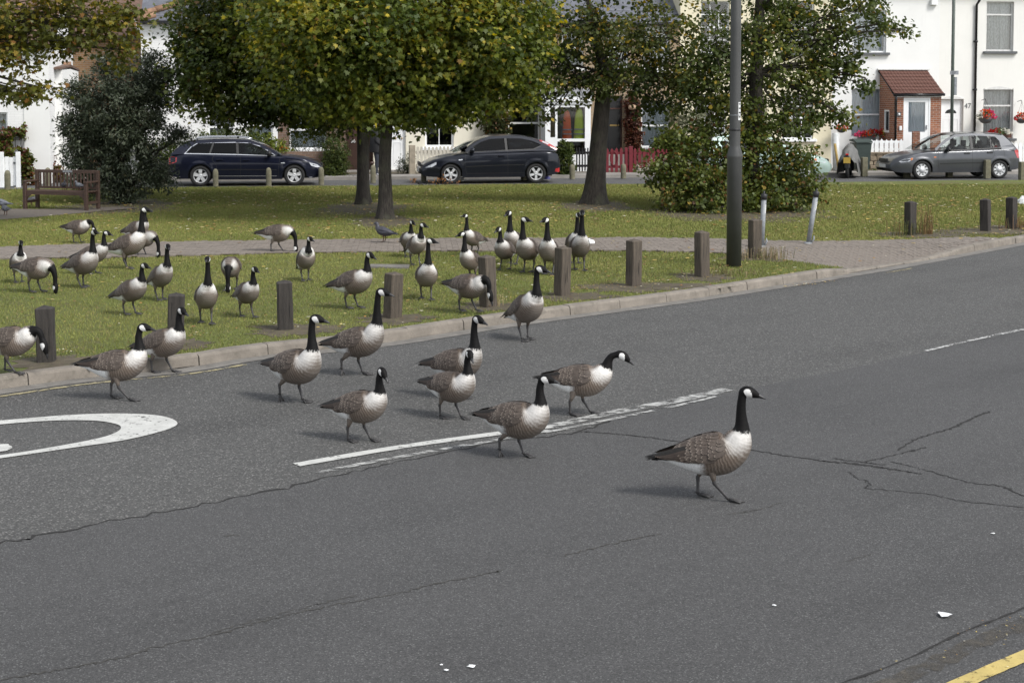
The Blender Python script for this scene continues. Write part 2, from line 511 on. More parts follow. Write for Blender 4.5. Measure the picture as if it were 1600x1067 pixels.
# ---- kerb stones, each its own block; dropped where the path meets the road
kerb = tag(empty('kerb'), kind='structure')
sA, sB, sC, sD = (kerb_s(G(x, y, 0)) for x, y in ((1300, 433), (1352, 424), (1440, 409), (1525, 393)))
def kerb_h(s):
    if s < sA or s > sD: return .125
    if s < sB: return .125 + (.035 - .125) * (s - sA) / (sB - sA)
    if s > sC: return .035 + (.125 - .035) * (s - sC) / (sD - sC)
    return .035
s = 0.0; ks = random.Random(11)
while s < KLEN - .2:
    L = .915
    e = min(s + L - .012, KLEN)
    m = MB(); rings = []
    dz = ks.uniform(-.006, .006); dn = ks.uniform(-.008, .008)
    for t in (s, (s + e) / 2, e):
        h = kerb_h(t) + dz
        prof = [(0 + dn, -.03), (.012 + dn, h - .03), (.022 + dn, h - .010), (.04 + dn, h), (.15, h + .002), (.15, -.03)]
        rings.append([kerb_at(t, o) + Vector((0, 0, z)) for o, z in prof])
    vs = [p for r in rings for p in r]; fs = []
    for k in range(2):
        for i in range(6):
            j = (i + 1) % 6
            fs.append((k * 6 + i, k * 6 + j, k * 6 + 6 + j, k * 6 + 6 + i))
    fs += [tuple(range(6)), tuple(range(12, 18))]
    m.add(vs, fs); m.build('kerb_stone', M['kerb'], kerb)
    s += L
strip([kerb_at(t, .075) for t in np.linspace(0, KLEN, 120)], .13, .13, .012).build('kerb_bed', M['crack'], kerb)

# ---- paths (block paving) on the lawn
PATH_U = [(-300, 398), (0, 387), (105, 383), (240, 379.5), (380, 377), (680, 373.5), (900, 373), (1000, 372), (1112, 374), (1195, 377), (1300, 378), (1400, 376), (1469, 374), (1527, 372)]
PATH_L = [(-300, 422), (0, 405), (224, 401), (380, 397.5), (460, 395.5), (680, 392.5), (980, 392), (1086, 394), (1169, 398), (1225, 405), (1292, 414.5)]
ku = [G(x, y, LAWN) for x, y in PATH_U]; kl = [G(x, y, LAWN) for x, y in PATH_L]
sE, sF = kerb_s(ku[-1]), kerb_s(kl[-1])
edge = [kerb_at(sF + (sE - sF) * i / 12, .16) for i in range(13)]
path_loop = [p.copy() for p in ku] + [p.copy() for p in edge[::-1]] + [p.copy() for p in kl[::-1]]
def path_z(p):
    s = kerb_s(p); h = kerb_h(s)
    c = kerb_at(s); d = math.hypot(p.x - c.x, p.y - c.y)
    f = max(0, min(1, (d - .15) / 1.6))
    return h * (1 - f) + (LAWN + .012) * f if sF - .6 < s < sE + .6 else LAWN + .012
def inpoly(x, y, loop):
    x = np.asarray(x); y = np.asarray(y); r = np.zeros(x.shape, bool)
    n = len(loop)
    for i in range(n):
        a, b = loop[i], loop[(i + 1) % n]
        if a.y == b.y: continue
        c = ((a.y > y) != (b.y > y)) & (x < (b.x - a.x) * (y - a.y) / (b.y - a.y) + a.x)
        r ^= c
    return r
def grid_sheet(loop, step, zf, lo=None):
    xs = [p.x for p in loop]; ys = [p.y for p in loop]
    bm = bmesh.new()
    vs = [bm.verts.new((p.x, p.y, 0)) for p in loop]
    for t in tessellate_polygon([loop]):
        try: bm.faces.new([vs[i] for i in t])
        except ValueError: pass
    for x in np.arange(min(xs), max(xs), step):
        bmesh.ops.bisect_plane(bm, geom=bm.verts[:] + bm.edges[:] + bm.faces[:], plane_co=(x, 0, 0), plane_no=(1, 0, 0))
    for y in np.arange(min(ys), max(ys), step):
        bmesh.ops.bisect_plane(bm, geom=bm.verts[:] + bm.edges[:] + bm.faces[:], plane_co=(0, y, 0), plane_no=(0, 1, 0))
    for v in bm.verts: v.co.z = zf(v.co)
    me = bpy.data.meshes.new('sheet'); bm.to_mesh(me); bm.free()
    return me
me = grid_sheet(path_loop, .6, lambda p: path_z(p) - .004)
me.materials.append(M['paver_joint'])
path = tag(link('path', me), kind='structure')
P2U = [(-300, 330), (0, 327), (60, 327.5), (120, 326.5), (190, 324)]
P2L = [(215, 326), (150, 331.5), (60, 340), (0, 344), (-300, 352)]
path2_loop = [G(x, y, LAWN) for x, y in P2U + P2L]
me = MB().poly([p + Vector((0, 0, .012)) for p in path2_loop]).mesh('p2', [M['paver_joint']])
path2 = tag(link('path', me), kind='structure')

# pavers: herringbone pairs, laid square to the kerb; nearest 300 as single blocks, the rest joined
pw, pl, gap = .105, .21, .006
ang = math.atan2((edge[-1] - edge[0]).y, (edge[-1] - edge[0]).x) + R(45)
ca, sa = math.cos(ang), math.sin(ang)
oc = G(1300, 396, LAWN)
cells = []
for i in range(-330, 140):
    for j in range(-330, 330):
        # herringbone on a unit grid of pw
        k = (i + j) % 4 if True else 0
        if (i - j) % 4 == 0: c = (i + 1.0, j + .5, 0)
        elif (i - j) % 4 == 2: c = (i + .5, j + 1.0 - 1.0 + .0, 1) if False else (i + 1.5 - 1.0 + 0.0, j + 0.0, 1)
        else: continue
        x = oc.x + (c[0] * ca - c[1] * sa) * pw; y = oc.y + (c[0] * sa + c[1] * ca) * pw
        cells.append((x, y, c[2]))
cells = np.array(cells)
ok = inpoly(cells[:, 0], cells[:, 1], path_loop)
cells = cells[ok]
px_all = 800 + cells[:, 0] / cells[:, 1] * FPX
cells = cells[(px_all > -60) & (px_all < 1700)]
order = np.argsort(cells[:, 1] + np.where(cells[:, 0] < 4, 100, 0))
pvm = MB().bbox((0, 0, 0), (pl - gap, pw - gap, .03), .006)
pv_mesh = pvm.mesh('paver', [M['paver']])
bj = MB(); pr = random.Random(5)
for q, idx in enumerate(order):
    x, y, d = cells[idx]
    z = path_z(Vector((x, y, 0))) - .008 + pr.uniform(-.0025, .0025)
    if q < 300:
        link('paver', pv_mesh, path, (x, y, z), ang + (R(90) if d else 0) + pr.uniform(-.012, .012))
    else:
        bj.box((x, y, z), (pl - gap, pw - gap, .03), rz=ang + (R(90) if d else 0))
bj.build('paver_field', M['paver'], path)['kind'] = 'stuff'
b2 = MB()
xs = np.array([(x, y) for x in np.arange(-25, -13, .21) for y in np.arange(28, 46, .105)])
ins = inpoly(xs[:, 0], xs[:, 1], path2_loop)
for x, y in xs[ins]:
    b2.box((x + (.05 if int(round(y / .105)) % 2 else 0), y, LAWN + .004 + pr.uniform(-.002, .003)), (.2, .097, .03))
b2.build('paver_field', M['paver'], path2)['kind'] = 'stuff'

# ---- lawn sheet
def lawn_z(p):
    c = KC[int(np.argmin((KC[:, 0] - p.x) ** 2 + (KC[:, 1] - p.y) ** 2))]
    return LAWN + .012 * math.sin(p.x * .9 + 1.3) * math.sin(p.y * .7) * min(1, math.hypot(p.x - c[0], p.y - c[1]) / 4)
fu0, fu1 = SP(-70, -1.0, 0), SP(80, -1.0, 0)
lk = [kerb_at(t, .15) for t in np.linspace(0, sF, 60)]
lk2 = [kerb_at(t, .15) for t in np.linspace(sE, KLEN, 20)]
lawn_loop = [k0 + d0 * 30 + Vector((-.1, .1, 0))] + lk + [kl[-1], kl[-2], kl[-3], ku[9], ku[10], ku[11], ku[12], ku[13]] + lk2[1:] + [k1 + d1 * 60 + Vector((-.1, .1, 0)), fu1, fu0]
me = grid_sheet([Vector((p.x, p.y, 0)) for p in lawn_loop], .8, lambda p: lawn_z(p) - .012)
k = NT('lawn')
co = k.coord('Object')
c = k.ramp(k.noise(co, 1.1, 6, .7), [(.28, (.15, .12, .05)), (.45, (.125, .14, .032)), (.6, (.145, .17, .036)), (.8, (.18, .175, .055))])
c2 = k.ramp(k.noise(co, 34, 5, .8), [(.3, .6), (.7, 1.2)])
c = k.mix(1.0, c, c2, 'MULTIPLY')
k.L(c, k.b.inputs['Base Color']); k.set(Roughness=.95)
k.bump(k.noise(co, 60, 5, .8), .9, .03)
me.materials.append(k.m)
lawn = tag(link('lawn', me), kind='structure')
# bare ground worn round posts and trunks (px, py, rx, ry)
BARE = [(190, 322, 1.8, 1.4), (567, 325, 1.5, 1.2), (602, 346, .9, .8), (930, 322, 1.3, 1.0), (1140, 332, 2.6, 1.3),
        (1050, 446, .9, .22), (985, 448, .8, .3), (900, 462, .6, .25), (90, 566, .5, .25), (285, 537, .4, .2), (460, 514, .6, .25), (620, 497, .5, .25),
        (770, 478, .5, .25), (1100, 432, .5, .3), (1190, 402, .8, .3), (1440, 367, 1.2, .35), (1545, 361, 1.4, .35), (1590, 356, 1.0, .4)]
pt = random.Random(31)
for px, py, rx, ry in BARE:
    c_ = G(px, py, LAWN); m = MB(); vs = [(c_.x, c_.y, lawn_z(c_) + .004)]
    n_ = 30
    for i in range(n_):
        a = 2 * math.pi * i / n_; q = pt.uniform(.55, 1.15)
        p = Vector((c_.x + rx * q * math.cos(a), c_.y + ry * 2.2 * q * math.sin(a), 0))
        vs.append((p.x, p.y, lawn_z(p) + .002 - .010))
    m.add(vs, [(0, 1 + i, 1 + (i + 1) % n_) for i in range(n_)])
    m.build('bare_patch', M['earth'], lawn)

# ---- grass blades: density by distance, clumped
rg = np.random.default_rng(4)
def scatter(n, ymin, ymax):
    y = np.sqrt(rg.uniform(ymin ** 2, ymax ** 2, n))
    x = rg.uniform(-.36, .36, n) * y
    return x, y
KCx, KCy = KC[:, 0], KC[:, 1]
lawn_in = [Vector((p.x, p.y, 0)) for p in lawn_loop]
def on_lawn(x, y):
    return inpoly(x, y, lawn_in) & ~inpoly(x, y, path_loop) & ~inpoly(x, y, path2_loop)
def bare_keep(x, y):
    kf = np.ones(len(x))
    for px, py, rx, ry in BARE:
        c_ = G(px, py, LAWN)
        d = ((x - c_.x) / rx) ** 2 + ((y - c_.y) / (ry * 2.2)) ** 2
        kf = np.minimum(kf, np.clip(d * 1.1 - .25, .08, 1))
    return kf
def vnoise(x, y, s, seed):
    q = np.random.default_rng(seed)
    r = np.zeros_like(x)
    for o in range(4):
        f = s * 1.9 ** o; a = q.uniform(0, 6.28, 6)
        r += (np.sin(x * f + a[0] + 1.7 * np.sin(y * f * .8 + a[1])) * np.sin(y * f * 1.1 + a[2] + 1.3 * np.sin(x * f * .7 + a[3]))) / 1.5 ** o
    return r
x, y = scatter(950000, 16, 46)
kk = on_lawn(x, y); x, y = x[kk], y[kk]
kk = rg.uniform(0, 1, len(x)) < bare_keep(x, y) * np.clip((30 / y) ** .8, .5, 1.0); x, y = x[kk], y[kk]
n = len(x)
pn = vnoise(x, y, .8, 1); pn2 = vnoise(x, y, 3.1, 2)
h = (.019 + .008 * rg.standard_normal(n) + .008 * np.clip(pn2, 0, 1)).clip(.008, .06) * np.clip(y / 26, .85, 1.35)
w = rg.uniform(.003, .0065, n) * np.clip(y / 22, .9, 1.9)
a = rg.uniform(0, 6.283, n); lean = rg.uniform(.1, .8, n) * h; la = rg.uniform(0, 6.283, n)
V_ = np.zeros((n, 3, 3))
zb = LAWN - .012 + .012 * np.sin(x * .9 + 1.3) * np.sin(y * .7) * .7
V_[:, 0] = np.c_[x - np.cos(a) * w, y - np.sin(a) * w, zb]
V_[:, 1] = np.c_[x + np.cos(a) * w, y + np.sin(a) * w, zb]
V_[:, 2] = np.c_[x + np.cos(la) * lean, y + np.sin(la) * lean, zb + h + .006]
mixf = np.clip(.45 + .35 * pn + .25 * rg.standard_normal(n), 0, 1)[:, None]
ca_ = np.array([.145, .172, .038]); cb_ = np.array([.232, .236, .064]); cc_ = np.array([.26, .21, .09])
cg = ca_ * (1 - mixf) + cb_ * mixf
dry = (rg.uniform(0, 1, n) < .10 + .10 * (pn2 > .6))[:, None]
cg = np.where(dry, cc_ * rg.uniform(.6, 1.1, (n, 1)), cg) * rg.uniform(.85, 1.15, (n, 1))
k = NT('grass_blade')
k.L(k.attr('col'), k.b.inputs['Base Color']); k.set(Roughness=.7); k.b.inputs['Specular IOR Level'].default_value = .3
M['grass'] = k.m
me = np_mesh('grass', V_.reshape(-1, 3), np.arange(n * 3).reshape(-1, 3), 3, [M['grass']], np.repeat(cg, 3, axis=0))
tag(link('grass', me), 'short mown grass with worn yellow patches on the green', 'grass', kind='stuff')

# ---- leaf litter: fallen leaves on the lawn, path and gutter
x, y = scatter(9000, 17, 46)
kk = on_lawn(x, y) | (inpoly(x, y, path_loop) & (rg.uniform(0, 1, len(x)) < .3)); x, y = x[kk], y[kk]
dens = np.clip(.35 + .35 * vnoise(x, y, .35, 8) + .5 * (np.hypot(x - 12, y - 33) < 8) + .4 * (np.hypot((x + 4) / 7, (y - 35) / 5) < 1), .12, 1)
kk = rg.uniform(0, 1, len(x)) < dens; x, y = x[kk], y[kk]
# drifts in the gutter and against the posts
ex, ey = [], []
for px, py, sx, sy, c_ in ((1265, 444, .35, .05, 60), (1440, 371, .6, .10, 120), (1550, 362, .7, .12, 90), (1180, 405, .5, .15, 40), (1030, 452, .7, .12, 60), (890, 467, .4, .1, 40), (1500, 1010, .30, .05, 18), (1570, 985, .25, .05, 16), (1570, 1040, .25, .05, 10), (78, 567, .22, .07, 60), (280, 541, .2, .06, 50), (452, 517, .24, .07, 60), (616, 499, .2, .06, 40), (768, 481, .2, .06, 40), (884, 464, .25, .06, 50), (994, 449, .25, .06, 40), (1100, 434, .2, .05, 30)):
    q = G(px, py, 0)
    tx, ty = math.cos(R(40)), math.sin(R(40))
    aa = rg.normal(0, sx, c_); bb = rg.normal(0, sy, c_)
    ex += list(q.x + aa * tx - bb * ty); ey += list(q.y + aa * ty + bb * tx)
x = np.r_[x, ex]; y = np.r_[y, ey]
n = len(x)
sz = rg.uniform(.018, .05, n) * np.clip(y / 28, .32, 1.25) * np.where(np.arange(n) >= n - len(ex), .62, 1.0)
a = rg.uniform(0, 6.283, n)
tmpl = np.array([(-1, 0, .1), (-.3, -.62, .35), (.45, -.45, .1), (1, .05, .35), (.35, .55, .05), (-.35, .5, .3)])
tilt = rg.normal(0, .35, (n, 2))
ox = tmpl[:, 0][None] * np.cos(a)[:, None] - tmpl[:, 1][None] * np.sin(a)[:, None]
oy = tmpl[:, 0][None] * np.sin(a)[:, None] + tmpl[:, 1][None] * np.cos(a)[:, None]
oz = tmpl[:, 2][None] * .5 + ox * tilt[:, :1] * .5 + oy * tilt[:, 1:] * .5
zz = np.where(inpoly(x, y, lawn_in), LAWN + .022, .012)
zz = np.where(inpoly(x, y, path_loop), LAWN + .03, zz)
V_ = np.stack([x[:, None] + ox * sz[:, None], y[:, None] + oy * sz[:, None], zz[:, None] + np.abs(oz) * sz[:, None] * .8], -1)
pal = np.array([(.42, .30, .07), (.30, .17, .05), (.22, .10, .035), (.50, .40, .16), (.60, .56, .42), (.13, .075, .035), (.38, .20, .04)])
ci = rg.choice(len(pal), n, p=[.24, .18, .13, .17, .14, .08, .06])
cg = pal[ci] * rg.uniform(.55, 1.05, (n, 1))
k = NT('fallen_leaf'); k.L(k.attr('col'), k.b.inputs['Base Color']); k.set(Roughness=.75)
M['fallen'] = k.m
me = np_mesh('leaf_litter', V_.reshape(-1, 3), np.arange(n * 6).reshape(-1, 6), 6, [k.m], np.repeat(cg, 6, axis=0))
tag(link('leaf_litter', me), 'small fallen autumn leaves scattered over the grass', 'leaves', kind='stuff')
# ================================================================== POSTS, LAMP COLUMN, BENCH, SMALL STREET THINGS
def bollard(px, py, ytop, label, dark=False, rot=None, w=.175, top=True, group='wooden bollards along the kerb'):
    p = G(px, py, LAWN); p.z = lawn_z(p) - .03
    h = atY(px, ytop, p.y).z - p.z
    q = random.Random(int(px * 7 + py))
    m = MB(); hw = w / 2
    rings = []
    lev = [0, .25, .5, .75, 1.0]
    for t in lev:
        z = t * (h - .035)
        j = lambda: q.uniform(-.004, .004)
        b = .012
        rings.append([(hw - b + j(), -hw + j(), z), (hw + j(), -hw + b + j(), z), (hw + j(), hw - b + j(), z), (hw - b + j(), hw + j(), z),
                      (-hw + b + j(), hw + j(), z), (-hw + j(), hw - b + j(), z), (-hw + j(), -hw + b + j(), z), (-hw + b + j(), -hw + j(), z)])
    rings.append([(x * .93, y * .93, h - .028) for x, y, z in rings[-1]])
    vs = [v for r in rings for v in r]; n = len(rings)
    fs = [(k * 8 + i, k * 8 + (i + 1) % 8, (k + 1) * 8 + (i + 1) % 8, (k + 1) * 8 + i) for k in range(n - 1) for i in range(8)]
    vs.append((q.uniform(-.01, .01), q.uniform(-.01, .01), h)); fs += [((n - 1) * 8 + i, (n - 1) * 8 + (i + 1) % 8, len(vs) - 1) for i in range(8)]
    m.add(vs, fs)
    # drying cracks down the faces
    o = m.build('wooden_bollard', M['wood_post_dark'] if dark else M['wood_post'], None, p, R(38) if rot is None else R(rot))
    o.rotation_euler.x = R(q.uniform(-2.2, 2.2)); o.rotation_euler.y = R(q.uniform(-2.2, 2.2))
    for a in range(4):
        for _ in range(2):
            off = q.uniform(-hw * .6, hw * .6); z0 = q.uniform(.05, h * .45); z1 = z0 + q.uniform(.15, h * .45)
            z1 = min(z1, h - .06)
            mm = Matrix.Rotation(a * math.pi / 2, 3, 'Z')
            pts = [mm @ Vector((hw + .0022, off + d, z)) for d, z in ((0, z0), (.003, z0 + (z1 - z0) * .3), (.002, z1), (-.002, z1), (-.003, z0 + (z1 - z0) * .4))]
            MB().poly(pts).build('split', M['crack'], o)
    return tag(o, label, 'bollard', group)
BOL = [(73, 564, 477, 'leftmost wooden bollard beside the goose at the left edge', True, 8),
       (274, 540, 457, 'wooden bollard half hidden behind the goose stepping off the kerb', True, 8),
       (446, 514, 437, 'dark wooden bollard standing alone left of the tall necked goose', True, 14),
       (613, 496, 424, 'brown wooden bollard right behind the tall necked goose\'s bill', False, 40),
       (763, 479, 398, 'brown wooden bollard beside the goose pecking at the kerb', False, 40),
       (878, 461, 384, 'brown wooden bollard between the row of geese and the road goose', False, 38),
       (990, 446, 373, 'wooden bollard standing alone with no geese beside it', False, 35),
       (1097, 432, 360, 'wooden bollard just left of the tall lamp column', False, 30),
       (1179, 403, 341, 'weathered wooden bollard just right of the tall lamp column', False, 22),
       (1422, 367, 314, 'dark wooden bollard with tall dry weeds at its foot', True, 30),
       (1540, 361, 310, 'dark wooden bollard, left one of the pair at the right edge', True, 52),
       (1580, 357, 307, 'dark wooden bollard, right one of the pair at the right edge', True, 40)]
for px, py, yt, lab, dk, rt in BOL:
    bollard(px, py, yt, lab, dk, rt)

# far row along the street edge of the green: small rounded concrete posts
FAR = [(12, 298, 266, 'mossy post in front of the white garden gate'), (75, 292, 262, 'mossy post behind the park bench'),
       (257, 291, 270, 'low post at the rear bumper of the navy estate car'), (337, 291, 264, 'mossy post in front of the navy estate car\'s rear door'),
       (420, 291, 262, 'mossy post in front of the navy estate car\'s front door'), (502, 289, 261, 'mossy post at the nose of the navy estate car'),
       (583, 286, 258, 'mossy post beside the man in dark clothes'), (662, 284, 261, 'mossy post at the nose of the dark hatchback'),
       (818, 282, 258, 'mossy post in front of the dark hatchback\'s rear'), (894, 280, 257, 'mossy post in front of the clipped ivy bush'),
       (974, 279, 256, 'mossy post in front of the red fence gate')]
FARR = [(1350, 276, 246, 'square mossy post beside the covered motorcycle'), (1417, 278, 245, 'square mossy post in front of the grey hatchback\'s front wheel'),
        (1483, 277, 252, 'square mossy post in front of the grey hatchback\'s front door'), (1542, 279, 250, 'square mossy post by the grey hatchback\'s rear wheel'),
        (1597, 282, 253, 'square mossy post cut off by the right edge')]
for i, (px, py, yt, lab) in enumerate(FAR + FARR):
    p = G(px, py, LAWN - .03); h = atY(px, yt, p.y).z - p.z
    m = MB()
    if i < len(FAR):
        w = .16
        rs = [(0, 1), (.3, .99), (.6, 1.0), (.80, .98), (.90, .86), (.96, .60), (1, .2)]
        vs = []
        for t, f in rs:
            a = w / 2 * f
            vs += [(a, -a * .6, t * h), (a * .6, -a, t * h), (-a * .6, -a, t * h), (-a, -a * .6, t * h), (-a, a * .6, t * h), (-a * .6, a, t * h), (a * .6, a, t * h), (a, a * .6, t * h)]
        fs = [(k * 8 + j, k * 8 + (j + 1) % 8, k * 8 + 8 + (j + 1) % 8, k * 8 + 8 + j) for k in range(len(rs) - 1) for j in range(8)] + [tuple(range(len(vs) - 8, len(vs)))]
        m.add(vs, fs, 0, True)
    else:
        m.bbox((0, 0, h / 2), (.19, .19, h), .015)
    tag(m.build('street_post', M['conc_post'], None, p, R(10)), lab, 'post', 'posts along the far edge of the green')

# lamp column
p = G(1146.5, 416, LAWN)
def rpx(w): return w / 2 / ppm(p.y)
zc = atY(1148, 243, p.y).z - p.z; zc2 = atY(1148, 232, p.y).z - p.z
lamp = empty('lamp_column', p)
tag(lamp, 'tall dark grey lamp column in front of the bushy lime tree', 'lamp post')
m = MB(); rb, rs = rpx(23.5), rpx(17)
m.lathe([(rb, -.05), (rb, zc - .06), (rb * 1.06, zc - .03), (rb * 1.06, zc), (rs * 1.05, zc2 + .01), (rs, zc2 + .05), (rs * .98, 3.6), (rs * .86, 8.0)], n=28)
m.build('column', M['lamp'], lamp)
m = MB(); m.lathe([(rs * 1.0, 0), (rs * 1.05, .004), (rs * 1.05, .028), (rs, .032)], (0, 0, zc2 + .28), 24); m.build('strap', M['black'], lamp)
m = MB(); m.lathe([(rs * 1.0, 0), (rs * 1.04, .002), (rs * 1.04, .010), (rs, .012)], (0, 0, zc2 + .52), 24); m.build('strap', M['steel'], lamp)
# torn paper sticker wrapped on the right of the shaft
m = MB(); zz0, zz1 = atY(1155, 188, p.y).z - p.z, atY(1155, 160, p.y).z - p.z
vs = []; aa = [R(-62), R(-45), R(-28), R(-10)]
for z, jx in ((zz0, 0), ((zz0 + zz1) / 2, .05), (zz1, -.05)):
    vs += [((rs * 1.012) * math.cos(a + jx * i), (rs * 1.012) * math.sin(a + jx * i), z) for i, a in enumerate(aa)]
m.add(vs, [(r * 4 + c, r * 4 + c + 1, r * 4 + c + 5, r * 4 + c + 4) for r in range(2) for c in range(3)]); m.build('sticker', M['sticker'], lamp)
m = MB()
for k_ in range(4):
    z = zz0 + .04 + k_ * (zz1 - zz0 - .08) / 3
    vs = [((rs * 1.02) * math.cos(a), (rs * 1.02) * math.sin(a), z + dz) for dz in (0, .022) for a in (R(-56), R(-40), R(-22))]
    m.add(vs, [(0, 1, 4, 3), (1, 2, 5, 4)])
m.build('print', M['lamp'], lamp)
m = MB(); m.tube([(0, 0, 7.9), (0, -.2, 8.4), (0, -.9, 8.6)], [.05, .045, .04], 10); m.build('arm', M['lamp'], lamp)
m = MB(); m.lathe([(.02, .05), (.14, .02), (.16, -.04), (.10, -.10), (.02, -.12)], (0, -1.1, 8.58), 16); m.build('lantern', M['lamp'], lamp)

# two steel barrier posts with black caps, one leaning
for i, (bx, by, tx, ty, lab) in enumerate([(1190, 386, 1194, 302, 'slim upright steel post with black cap beside the lamp column'),
                                           (1263, 381, 1276, 298, 'slim leaning steel post with black cap on the path')]):
    p = G(bx, by, LAWN + .01); t = atY(tx, ty, p.y)
    d = t - p; L_ = d.length
    o = empty('barrier_post', p); tag(o, lab, 'post', 'steel barrier posts on the path')
    o.rotation_euler = d.to_track_quat('Z', 'Y').to_euler()
    r_ = .046
    MB().lathe([(r_, -.02), (r_, L_ - .12)], n=16).build('tube', M['steel'], o)
    MB().lathe([(r_ * .9, L_ - .12), (r_ * 1.25, L_ - .11), (r_ * 1.25, L_ - .03), (r_ * 1.0, L_ - .015), (.02, L_ - .01), (.012, L_ + .035), (.004, L_ + .04)], n=16).build('cap', M['black'], o)
    m = MB()
    vs = [(r_ * 1.015 * math.cos(a), r_ * 1.015 * math.sin(a), z) for z in (L_ - .36, L_ - .20) for a in np.linspace(R(-150), R(-30), 7)]
    m.add(vs, [(j, j + 1, j + 8, j + 7) for j in range(6)], 0, True); m.build('reflector', M['sticker'], o)
    m = MB(); m.lathe([(.085, -.015), (.085, .01), (.07, .02), (r_, .03), (r_, .04)], n=16)
    m.tube([(0, -.05, .03), (.02, -.09, .10), (.02, -.08, .16)], [.02, .018, .01], 8); m.build('socket', M['steel'], o)

# concrete inspection slab in the grass
a, b, c, d = G(572, 418.5, LAWN), G(638, 419.5, LAWN), G(640, 415, LAWN), G(580, 414.3, LAWN)
tag(MB().prism([Vector((q.x, q.y, LAWN - .02)) for q in (a, b, c, d)], (0, 0, .04)).build('inspection_slab', M['gutter']), 'flat concrete slab set in the grass behind the fourth bollard', 'slab')

# ---- wooden park bench
M['bench'] = pmat('bench_teak', (.060, .034, .024), .6, .35, 4, .3, 40, stretch=(1, 8, 8))
bl, br = G(38, 328, LAWN), G(136, 329, LAWN)          # front feet
mid = (bl + br) / 2; wid = (br - bl).length + .08
bench = empty('park_bench', Vector((mid.x, mid.y, LAWN)), math.atan2(br.y - bl.y, br.x - bl.x) + R(-10))
tag(bench, 'brown slatted wooden park bench with arms in front of the dark shrub', 'bench')
wd = wid * 1.02; sd = .50
def leg(x, y, h): MB().bbox((x, y, h / 2), (.085, .075, h), .008).build('leg', M['bench'], bench)
for x in (-wd / 2, wd / 2):
    leg(x, 0, .66); leg(x, sd, .92)
    MB().bbox((x, sd * .46, .665), (.10, sd * 1.12, .035), .008).build('arm', M['bench'], bench)
    MB().box((x, sd / 2, .18), (.05, sd, .06)).build('stretcher', M['bench'], bench)
for i in range(5):
    MB().bbox((0, .03 + i * .105, .435), (wd + .02, .085, .028), .006).build('seat_slat', M['bench'], bench)
MB().box((0, .0, .39), (wd, .03, .07)).build('seat_rail', M['bench'], bench)
MB().box((0, sd - .03, .40), (wd, .03, .06)).build('seat_rail', M['bench'], bench)
for sx in (-1, 1):
    MB().prism([(sx * (wd / 2 - .04), -.016, .36), (sx * (wd / 2 - .04), -.016, .20), (sx * (wd / 2 - .10), -.016, .31), (sx * (wd / 2 - .2), -.016, .36)], (0, .032, 0)).build('bracket', M['bench'], bench)
MB().bbox((0, sd + .01, .885), (wd, .045, .075), .01).build('top_rail', M['bench'], bench)
MB().box((0, sd - .01, .50), (wd, .04, .05)).build('lower_rail', M['bench'], bench)
ns = 17
for i in range(ns):
    x = -wd / 2 + wd * (i + 1) / (ns + 1)
    MB().bbox((x, sd, .69), (.042, .024, .34), .004).build('back_slat', M['bench'], bench)
MB().box((.02, sd - .016, .888), (.26, .006, .05)).build('plaque', M['steel'], bench)

# ---- paper scraps and droppings on the road
SCR = [(1475, 960, .040), (737, 1040, .024), (697, 1046, .012), (690, 1038, .009), (1210, 945, .013), (1552, 833, .014)]
for i, (px, py, r_) in enumerate(SCR):
    p = G(px, py, .008); q = random.Random(i); m = MB(); n_ = 9
    vs = [(0, 0, .006)] + [(r_ * q.uniform(.6, 1.3) * math.cos(6.283 * j / n_), r_ * q.uniform(.5, 1.2) * math.sin(6.283 * j / n_), q.uniform(0, .25) * r_ if i == 0 else .001) for j in range(n_)]
    m.add(vs, [(0, 1 + j, 1 + (j + 1) % n_) for j in range(n_)])
    o = m.build('paper_scrap' if i < 1 else 'road_speck', M['pale'] if i < 5 else M['sticker'], None if i == 0 else road, p)
    if i == 0: tag(o, 'crumpled white paper scrap on the road at lower right', 'litter')
# cellophane / paper litter by the cars and the kerb
for px, py, r_, mt, lab in ((720, 283, .13, 'pale', 'crumpled white bag by the dark hatchback\'s front wheel'), (853, 280, .14, 'blue', 'crumpled blue bag by the dark hatchback\'s rear wheel'),
                            (922, 381.5, .10, 'pale', 'pale scrap of paper lying in the grass right of the geese'), (1599, 318, .18, 'pale', 'white litter in the grass at the right edge')):
    if mt == 'blue' and 'blue' not in M: M['blue'] = pmat('blue_film', (.04, .04, .16), .35, .4, 12, dirt=((.5, .5, .55), .8))
    p = G(px, py, LAWN); q = random.Random(int(px))
    m = MB(); n_ = 10; rings = [(1, 0), (1.0, .35), (.7, .75), (.25, .95)]
    vs = [(r_ * f * q.uniform(.7, 1.2) * math.cos(6.283 * j / n_), r_ * f * q.uniform(.7, 1.2) * math.sin(6.283 * j / n_), r_ * z * q.uniform(.7, 1.2)) for f, z in rings for j in range(n_)]
    m.add(vs, [(a_ * n_ + j, a_ * n_ + (j + 1) % n_, a_ * n_ + n_ + (j + 1) % n_, a_ * n_ + n_ + j) for a_ in range(3) for j in range(n_)] + [tuple(range(3 * n_, 4 * n_))])
    tag(m.build('litter', M[mt], None, p), lab, 'litter')
